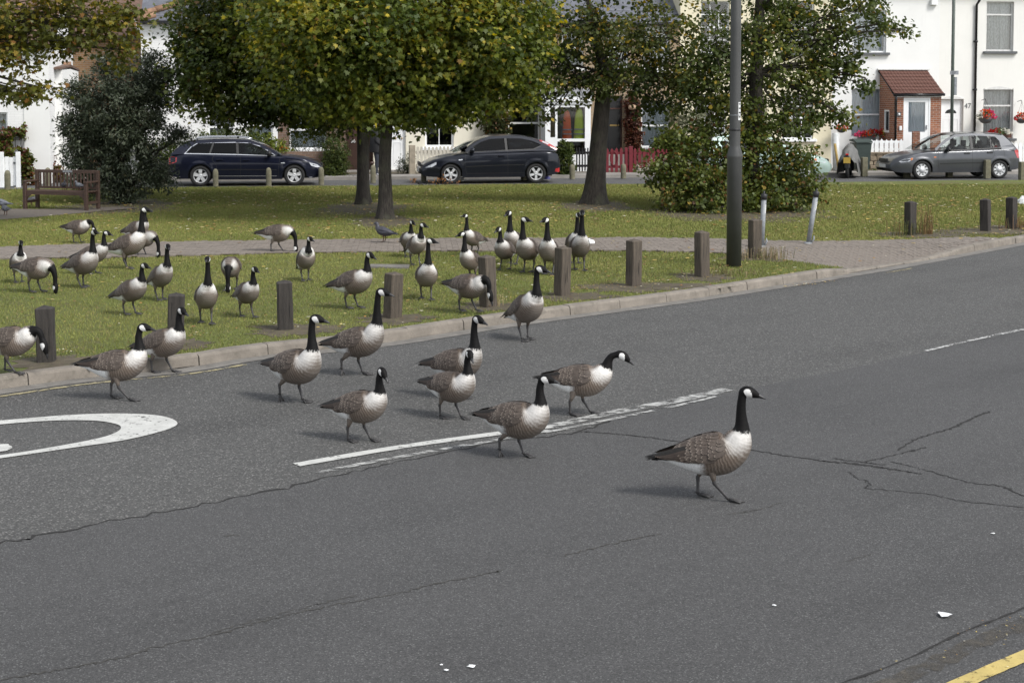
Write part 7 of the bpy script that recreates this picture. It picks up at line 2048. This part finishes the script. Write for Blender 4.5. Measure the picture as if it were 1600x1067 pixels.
U_KEYS = [0, .05, .10, .17, .25, .33, .41, .49, .555, .61, .655, .71, .765, .825, .86, .905, .955, 1.0]
def goose_spine(pose, yaw, hp):
    """side-view stations (x, z, half height, half width); neck and head follow the pose"""
    body = [(-.410, .352, .007, .048), (-.350, .356, .022, .060), (-.275, .358, .052, .076), (-.190, .360, .098, .106),
            (-.085, .362, .140, .140), (.02, .364, .160, .156), (.115, .378, .158, .152), (.190, .416, .128, .124)]
    N = {'up': [(.225, .492), (.238, .562), (.234, .640), (.232, .718), (.240, .795)],
         'tall': [(.222, .498), (.238, .580), (.240, .670), (.244, .760), (.254, .850)],
         'mid': [(.226, .482), (.240, .540), (.236, .598), (.234, .655), (.244, .708)],
         'low': [(.232, .470), (.256, .520), (.262, .565), (.268, .606), (.284, .640)],
         'fwd': [(.238, .468), (.268, .515), (.284, .565), (.312, .605), (.352, .622)],
         'peck': [(.240, .452), (.290, .484), (.338, .484), (.368, .452), (.384, .405)],
         'graze': [(.246, .405), (.300, .375), (.336, .320), (.350, .250), (.352, .175)],
         'dip': [(.240, .450), (.292, .470), (.335, .455), (.360, .410), (.366, .350)]}[pose]
    rad = [(.094, .092), (.057, .056), (.040, .039), (.033, .032), (.030, .029)]
    if pose in ('graze', 'peck', 'dip'): body[-1] = (.190, .402, .122, .112)
    st = [(x, 0, z, a, b) for x, z, a, b in body] + [(N[i][0], 0, N[i][1], *rad[i]) for i in range(5)]
    hx, hz = N[4]
    dp = {'up': -8, 'tall': -6, 'mid': -12, 'low': -34, 'fwd': -30, 'peck': -72, 'graze': -84, 'dip': -70}[pose] + hp
    hd = Vector((math.cos(R(dp)) * math.cos(R(yaw)), math.cos(R(dp)) * math.sin(R(yaw)), math.sin(R(dp))))
    tz = (Vector((N[4][0] - N[3][0], 0, N[4][1] - N[3][1]))).normalized()
    b = Vector((hx, 0, hz)) + tz * .030 + hd * .010
    st.append((b.x, b.y, b.z, .039, .035))
    c = b + tz * .012 + hd * .030
    st.append((c.x, c.y, c.z, .041, .036))
    e = c + hd * .036 - Vector((0, 0, .004))
    st.append((e.x, e.y, e.z, .033, .029))
    e2 = e + hd * .030 - Vector((0, 0, .006))
    st.append((e2.x, e2.y, e2.z, .020, .0185))
    e3 = e2 + hd * .010
    st.append((e3.x, e3.y, e3.z, .016, .0155))
    up = Vector((-math.sin(R(dp)) * math.cos(R(yaw)), -math.sin(R(dp)) * math.sin(R(yaw)), math.cos(R(dp))))
    return st, hd, up, e3, c
NSEG = 26
def goose(loc, heading, pose='up', yaw=0, hp=0, scale=1.0, legs=((.06, 0), (-.05, 0)), pitch=0, seed=0, near=False, twist=0, fat=1.0):
    q = random.Random(seed)
    fat *= q.uniform(.86, .98); pitch += q.uniform(-3, 4); hp += q.uniform(-5, 5); lz = q.uniform(-.046, -.024)
    st, hd, hup, bill0, headc = goose_spine(pose, yaw, hp)
    nr = 96 if near else 70
    key = np.c_[np.array(st), np.array(U_KEYS)]
    key[:, 4] *= np.where(np.arange(len(key)) < 8, fat, 1); key[:8, 3] *= (fat + 1) / 2
    C = spline(key, nr)
    C[:, 2] += lz; bill0 = bill0 + Vector((0, 0, lz)); headc = headc + Vector((0, 0, lz))
    if pitch:
        piv = np.array([0, .37]); cp, sp_ = math.cos(R(pitch)), math.sin(R(pitch))
        for i in range(nr):
            w_ = max(0, min(1, (.62 - C[i, 5]) / .14)); w_ = w_ * w_ * (3 - 2 * w_)
            dx, dz = C[i, 0] - piv[0], C[i, 2] - piv[1]
            rx, rz_ = dx * cp - dz * sp_, dx * sp_ + dz * cp
            C[i, 0] += (rx - dx) * w_; C[i, 2] += (rz_ - dz) * w_
    P = C[:, :3]
    T = np.gradient(P, axis=0); T /= np.linalg.norm(T, axis=1)[:, None]
    for _ in range(2): T[1:-1] = (T[:-2] + T[1:-1] * 2 + T[2:]) / 4
    T /= np.linalg.norm(T, axis=1)[:, None]
    lat = np.array([0., 1, 0]); V = []; UV = []; Up = []; La = []
    for i in range(nr):
        t = T[i]
        if C[i, 5] > .80:      # head: roll with the head yaw
            f = min(1, (C[i, 5] - .80) / .08)
            l2 = np.array([-math.sin(R(yaw)) * f, 1 - f + f * math.cos(R(yaw)), 0]); lat = l2 / np.linalg.norm(l2)
        l = lat - t * lat.dot(t); l /= np.linalg.norm(l)
        upv = np.cross(t, l)
        Up.append(upv); La.append(l)
        for k_ in range(NSEG):
            an = 2 * math.pi * k_ / NSEG          # 0 = underside
            cz, cy = -math.cos(an), math.sin(an)
            bodyf = 1 if C[i, 5] < .5 else 0
            fl = 1.0 + (.05 * abs(cy) if bodyf else 0)
            V.append(P[i] + upv * cz * C[i, 3] * (fl if cz < 0 else 1) + l * cy * C[i, 4])
            UV.append((C[i, 5], abs(((an + math.pi) % (2 * math.pi)) - math.pi) / math.pi))
    V = np.array(V); UV = np.array(UV)
    F = [(i * NSEG + k_, i * NSEG + (k_ + 1) % NSEG, (i + 1) * NSEG + (k_ + 1) % NSEG, (i + 1) * NSEG + k_) for i in range(nr - 1) for k_ in range(NSEG)]
    mi = [0] * len(F)
    nV = len(V)
    V = list(map(tuple, V)); UV = list(map(tuple, UV))
    def addpart(mb, m_, uvv):
        b = len(V)
        V.extend(mb.v); UV.extend([uvv] * len(mb.v))
        for f in mb.f:
            F.append(tuple(i + b for i in f)); mi.append(m_)
    # legs: thigh out of the belly, hock back, tarsus, webbed foot
    for side, (fx, lift) in zip((-1, 1), legs):
        y0 = side * .068
        hx = -.015 + fx * .30
        hock = Vector((-.035 + fx * .55 - (.05 if lift else 0), y0, .132 + lift * .4))
        foot = Vector((fx - (.06 if lift else 0), y0 * .85, .020 + lift))
        mb = MB()
        mb.tube([(hx, y0 * .85, .28), (hx - .005, y0, .235), tuple(hock + (Vector((hx, y0, .235)) - hock) * .45), tuple(hock + (Vector((hx, y0, .235)) - hock) * .12)], [.052, .040, .022, .0135], 10)
        addpart(mb, 0, (.37, .22))
        mb = MB()
        mb.tube([tuple(hock + (Vector((hx, y0, .235)) - hock) * .3), tuple(hock + Vector((0, 0, .01))), tuple(hock), tuple(hock.lerp(foot, .3)), tuple(hock.lerp(foot, .85)), tuple(foot)],
                [.014, .0150, .0150, .0112, .0108, .0135], 8)
        # toes: direction forward on the ground, hanging back when lifted
        td = Vector((1, 0, -.10)) if not lift else Vector((.25, 0, -.97))
        td.normalize()
        sd_ = Vector((0, 1, 0)); base = foot.copy(); base.z -= .004
        tips = []
        for a_, L_ in ((-.50, .100), (0, .118), (.50, .100)):
            dd = (td * math.cos(a_) + sd_ * math.sin(a_)).normalized()
            tip = base + dd * L_
            if not lift: tip.z = max(.004, min(tip.z, .008))
            kn = base.lerp(tip, .5) + Vector((0, 0, .004))
            mb.tube([tuple(base), tuple(kn), tuple(tip)], [.0105, .0080, .004], 6)
            tips.append(tip)
        for a_, b_ in ((0, 1), (1, 2)):
            wm = tips[a_].lerp(tips[b_], .5) * .86 + base * .14
            off = Vector((0, 0, .003))
            mb.add([base + off, tips[a_] + off, wm + off, tips[b_] + off, base - off * .3, tips[a_] - off * .3, wm - off * .3, tips[b_] - off * .3],
                   [(0, 1, 2), (0, 2, 3), (4, 6, 5), (4, 7, 6), (1, 5, 6, 2), (2, 6, 7, 3), (0, 4, 5, 1), (3, 7, 4, 0)])
        mb.tube([tuple(foot + Vector((-.005, 0, .012))), tuple(foot + Vector((-.03, 0, .004 if not lift else -.01)))], [.006, .002], 6)
        addpart(mb, 1, (.37, .3))
    # eyes
    for s_ in (-1, 1):
        ln = Vector((-math.sin(R(yaw)), math.cos(R(yaw)), 0))
        ec = Vector(headc) + ln * .0315 * s_ + hd * .018 + hup * .012
        mb = MB(); mb.lathe([(.0005, -.0055), (.004, -.004), (.0055, 0), (.004, .004), (.0005, .0055)], ec, 8)
        addpart(mb, 2, (.95, .5))
    me = bpy.data.meshes.new('goose')
    me.from_pydata(V, [], F)
    for m_ in (M['plume'], M['leg'], M['eye']): me.materials.append(m_)
    me.polygons.foreach_set('material_index', mi)
    me.polygons.foreach_set('use_smooth', [True] * len(F))
    uvl = me.uv_layers.new(name='UVMap')
    li = np.zeros(len(me.loops), dtype=np.int32); me.loops.foreach_get('vertex_index', li)
    uvl.data.foreach_set('uv', np.array(UV, dtype=np.float32)[li].ravel())
    bm = bmesh.new(); bm.from_mesh(me); bmesh.ops.recalc_face_normals(bm, faces=bm.faces); bm.to_mesh(me); bm.free()
    root = link('goose', me, None, loc, heading)
    root.scale = (scale,) * 3
    # bill
    mb = MB(); n_ = 12
    ring = []
    for f, a_, b_, dz in ((-.012, .0165, .0155, 0), (.008, .0160, .0150, -.001), (.026, .0105, .0125, -.004), (.042, .0070, .0110, -.007), (.051, .0035, .0070, -.0095)):
        cpt = Vector(bill0) + hd * f + hup * dz
        ln = Vector((-math.sin(R(yaw)), math.cos(R(yaw)), 0))
        ring.append([cpt + hup * math.cos(6.2832 * i / n_) * a_ + ln * math.sin(6.2832 * i / n_) * b_ for i in range(n_)])
    vs = [p for r in ring for p in r]
    fs = [(j * n_ + i, j * n_ + (i + 1) % n_, (j + 1) * n_ + (i + 1) % n_, (j + 1) * n_ + i) for j in range(4) for i in range(n_)] + [tuple(range(4 * n_, 5 * n_))]
    mb.add(vs, fs, 0, True)
    mb.build('bill', M['bill'], root)
    # folded wings and tail: overlapping feathers on the body surface
    Up = np.array(Up); La = np.array(La)
    def surf(u, v, sgn, off):
        i = np.interp(u, C[:, 5], np.arange(nr)); a = int(min(i, nr - 2)); f = i - a
        p = P[a] * (1 - f) + P[a + 1] * f; r = C[a, 3:5] * (1 - f) + C[a + 1, 3:5] * f
        up_, la_ = Up[a], La[a]
        an = v * math.pi
        nrm = up_ * -math.cos(an) + la_ * math.sin(an) * sgn
        return Vector(p + up_ * -math.cos(an) * (r[0] + off) + la_ * math.sin(an) * sgn * (r[1] + off)), Vector(nrm)
    FT = [(0, 0), (.22, .85), (.60, 1.0), (.86, .72), (1.0, 0)]      # along, half width
    def feather(acc, root_p, tip_p, nrm, w_, lift, m_):
        ax = tip_p - root_p; L_ = ax.length; ax.normalize()
        sdv = ax.cross(nrm).normalized(); nn = sdv.cross(ax)
        b = len(acc['v'])
        for j, (al, hw) in enumerate(FT):
            c0 = root_p + ax * (al * L_) + nn * (lift * al)
            hw_ = max(hw, .12 if j == 0 else .10)
            for sx in (-1, 0, 1):
                acc['v'].append(c0 + sdv * sx * hw_ * w_ - nn * (abs(sx) * .06 * w_))
                acc['uv'].append((.5 + .5 * sx, al))
        for j in range(len(FT) - 1):
            for k_ in range(2):
                a = b + j * 3 + k_
                acc['f'].append((a, a + 1, a + 4, a + 3)); acc['m'].append(m_)
    def finish(acc, name):
        me_ = bpy.data.meshes.new(name); me_.from_pydata([tuple(p) for p in acc['v']], [], acc['f'])
        for m_ in (M['covert'], M['quill'], M['tail']): me_.materials.append(m_)
        me_.polygons.foreach_set('material_index', acc['m']); me_.polygons.foreach_set('use_smooth', [True] * len(acc['f']))
        l_ = me_.uv_layers.new(name='UVMap'); li_ = np.zeros(len(me_.loops), dtype=np.int32); me_.loops.foreach_get('vertex_index', li_)
        l_.data.foreach_set('uv', np.array(acc['uv'], dtype=np.float32)[li_].ravel())
        link(name, me_, root)
    for sgn in (-1, 1):
        acc = {'v': [], 'f': [], 'm': [], 'uv': []}
        ncol = 9 if near else 7
        # primaries and secondaries, rear layer first
        for j in range(5):
            v_ = .56 + j * .045
            a_, n1 = surf(.27 - j * .004, v_, sgn, .004)
            b_, n2 = surf(.062 - j * .012, .56 + j * .05, sgn, .012 + .004 * j)
            feather(acc, a_, b_, n1, .019, .004, 1 if j < 4 else 2)
        for j in range(7):
            v_ = .50 + j * .055
            a_, n1 = surf(.36 - j * .006, v_ - .01, sgn, .003)
            b_, n2 = surf(.165 - j * .008, .46 + j * .062, sgn, .014)
            feather(acc, a_, b_, n1, .021, .003, 1)
        for r_ in range(ncol):
            uu = .235 + .205 * r_ / (ncol - 1)
            nj = 9
            for j in range(nj):
                v_ = .465 + .50 * (j + (.5 if r_ % 2 else 0)) / nj + q.uniform(-.012, .012)
                # the wing's lower edge climbs towards the shoulder
                if v_ < .47 + .10 * max(0, (r_ / ncol - .75)): continue
                if v_ > .985 or uu > .452 - 1.0 * (v_ - .70) ** 2: continue
                L_ = .088 * (1.15 - .45 * r_ / ncol)
                uu += q.uniform(-.008, .008)
                a_, n1 = surf(uu + .012, v_, sgn, .003 + .0035 * r_ / ncol)
                b_, n2 = surf(uu - L_, v_ - .02 + q.uniform(-.008, .008), sgn, .010 + .003 * r_ / ncol)
                feather(acc, a_, b_, n1, (.027 - .009 * r_ / ncol) * q.uniform(.9, 1.1), q.uniform(.001, .005), 0)
        finish(acc, 'wing')
    acc = {'v': [], 'f': [], 'm': [], 'uv': []}
    for j in range(9):
        a_ = (j - 4) / 4
        p0, n0 = surf(.10, 1.0 - abs(a_) * .12, 1 if a_ > 0 else -1, .002)
        p1, _ = surf(.0, 1.0, 1, 0.0)
        tip = p1 + Vector((-.060 + .022 * abs(a_), a_ * .062, .004 - .012 * abs(a_)))
        feather(acc, p0, tip, Vector((0, 0, 1)), .020, .0, 2)
    finish(acc, 'tail')
    return root

STAND = ((.03, 0), (.0, 0)); WIDE = ((.150, 0), (-.075, 0)); W1 = ((.105, 0), (-.08, 0)); W2 = ((-.08, 0), (.105, 0)); L1 = ((.05, 0), (-.07, .045)); L2 = ((-.07, .045), (.05, 0)); STEP = ((.04, 0), (-.03, 0))
FH = {'up': .83, 'tall': .90, 'mid': .75, 'low': .72, 'fwd': .70}
# px, py of the feet, heading (0 = right, -90 = towards the camera), pose, head yaw, head pitch, scale, legs, extra, label
GEESE = [
 (1106, 779, -10, 'up', 0, -6, 1.00, WIDE, dict(fat=.97, pitch=6), 'goose leading the flock, striding right on the near lane of the road'),
 (905, 648, -12, 'fwd', 0, 0, 1.04, W2, dict(pitch=-3), 'goose with neck bent and bill down stepping over the white lane line'),
 (806, 714, -28, 'mid', 10, 4, 1.00, L2, dict(), 'goose crossing the white lane line with neck upright, second in front'),
 (560, 689, -25, 'mid', -28, -22, 1.0, W2, dict(), 'goose with lowered head walking just left of the lane line\'s end'),
 (703, 653, -38, 'mid', -32, -14, 1.0, W2, dict(), 'goose with low turned head hiding part of a taller goose behind it'),
 (710, 622, -32, 'up', -8, 0, .98, STEP, dict(), 'tall necked goose half hidden behind a lower goose in the far lane'),
 (460, 628, -38, 'up', 28, 0, 1.0, L2, dict(), 'goose facing right on the far lane, one foot lifted behind'),
 (556, 586, -22, 'tall', 12, 0, 1.0, L2, dict(pitch=4), 'goose with long upright neck just off the kerb, one foot raised'),
 (182, 624, -6, 'mid', -6, 6, 1.08, WIDE, dict(fat=.95), 'goose striding right beside the painted speed roundel'),
 (252, 582, -22, 'mid', -22, -6, 1.12, W2, dict(pitch=6), 'goose stepping off the kerb in front of a wooden bollard'),
 (820, 531, -58, 'up', 42, 0, .98, STEP, dict(pitch=8), 'goose standing alone on the road by the kerb, head turned right'),
 (14, 582, -12, 'peck', -10, 0, .95, W1, dict(z=.118), 'goose with drooping head cut off by the left edge on the kerb'),
 (730, 486, -38, 'dip', -12, 0, .98, W2, dict(z=.118), 'goose pecking at the kerb edge against a wooden bollard'),
 (322, 504, -72, 'tall', -15, 0, .96, W2, dict(pitch=10), 'broad goose facing the camera between two front bollards'),
 (385, 494, -55, 'mid', 8, 0, .96, W2, dict(pitch=2), 'goose with short raised neck just left of a front bollard'),
 (203, 491, -30, 'mid', 0, 0, 1.0, STEP, dict(pitch=8), 'goose looking right on the grass, above the second bollard from left'),
 (250, 468, -50, 'up', -15, 0, .98, STEP, dict(pitch=10), 'goose facing right of camera directly behind the second bollard'),
 (362, 452, -88, 'graze', 0, 0, .98, W1, dict(), 'goose grazing head on towards the camera, neck straight down'),
 (477, 438, -68, 'mid', 20, 0, 1.0, STEP, dict(pitch=14), 'slim goose facing the camera beside the path'),
 (550, 481, -28, 'mid', -12, 0, 1.06, STEP, dict(pitch=3), 'goose striding right between the third and fourth bollards'),
 (666, 467, -80, 'tall', 62, 0, .90, W2, dict(pitch=4), 'goose walking at the camera with head turned sharply right'),
 (737, 440, -118, 'up', -42, 0, .90, STEP, dict(pitch=4), 'goose facing left behind the fifth bollard, beside its left edge'),
 (741, 398, -128, 'up', 0, 6, .86, STEP, dict(), 'goose with body turned right behind the goose by the fifth bollard'),
 (649, 414, -62, 'mid', 30, 0, .98, STEP, dict(pitch=10), 'pale breasted goose at the path edge, front one of a close pair'),
 (637, 401, -70, 'mid', 20, 0, .92, STEP, dict(), 'goose peering from behind its close companion on the path'),
 (432, 394, -8, 'graze', -8, 0, .98, W2, dict(), 'goose grazing alone on the block path, facing right'),
 (29, 441, -62, 'mid', 0, 4, .92, STEP, dict(pitch=6), 'goose at the far left with head up behind a grazing goose'),
 (55, 457, -22, 'graze', -25, 0, .98, STEP, dict(), 'goose grazing at the far left with neck straight down'),
 (128, 449, -32, 'up', -10, 6, .98, STEP, dict(pitch=4), 'front goose of the pair overlapping near the path, left of the tallest goose'),
 (143, 427, -12, 'mid', 5, 0, 1.02, STEP, dict(), 'brown goose looking right from behind its partner near the path'),
 (198, 419, -12, 'tall', 0, 2, 1.04, STEP, dict(pitch=2), 'tallest goose in side view at the path, neck fully stretched'),
 (121, 380, -18, 'peck', 8, 0, .88, STEP, dict(), 'goose bowing its head on the grass beyond the path'),
 (213, 388, -35, 'mid', 10, 0, .92, STEP, dict(), 'small looking goose with pale breast behind the tallest goose'),
 (222, 400, -20, 'graze', -10, 0, .92, STEP, dict(), 'goose grazing on the path right behind the tallest goose'),
 (790, 420, -112, 'mid', -14, 0, .95, W1, dict(), 'front goose of the left pair in the row by the path'),
 (803, 411, -105, 'up', -18, 0, .98, STEP, dict(), 'taller goose at the back of the left pair by the path'),
 (826, 424, -112, 'up', 88, 0, .98, STEP, dict(pitch=6), 'goose facing the camera, head turned right, behind the lone road goose'),
 (858, 428, -98, 'up', -35, 0, .98, STEP, dict(pitch=6), 'goose looking left from beside the sixth bollard\'s left edge'),
 (905, 421, -84, 'tall', -4, 0, .92, W2, dict(pitch=4), 'goose facing straight at the camera right of the sixth bollard'),
 (897, 410, -80, 'up', 10, 0, .90, STEP, dict(), 'goose almost hidden behind the goose that faces the camera'),
]
HEADY = [603, 545, 583, 583, 557, 492, 490, 450, 508, 477, 414, 0, 0, 399, 417, 410, 380, 0, 369, 393, 370, 362, 341, 347, 347, 0, 376, 0, 360, 360, 326, 0, 325, 0, 352, 329, 338, 339, 328, 331]
for i, (px, py, hd_, pose, yaw, hp, sc, legs, ex, lab) in enumerate(GEESE):
    ex = dict(ex); z = ex.pop('z', 0.0 if i < 11 else LAWN)
    p = G(px, py, z)
    if z == LAWN: p.z = lawn_z(p)
    if i >= 10 and pose in ('up', 'tall', 'mid'): ex['pitch'] = ex.get('pitch', 0) + 9
    if legs is STEP and i % 2: legs = ((-.045, 0), (.055, 0))
    if HEADY[i]:
        top = {'up': .820, 'tall': .875, 'mid': .736, 'low': .660, 'fwd': .640}[pose]
        sc = (atY(px, HEADY[i], p.y).z - p.z) / top
        sc = max(.86, min(1.15, sc))
    g = goose(p, R(hd_), pose, yaw, hp, sc, legs, seed=i + 50, near=i < 13, **ex)
    tag(g, 'black necked ' + lab, 'goose', 'geese crossing from the green to the road')
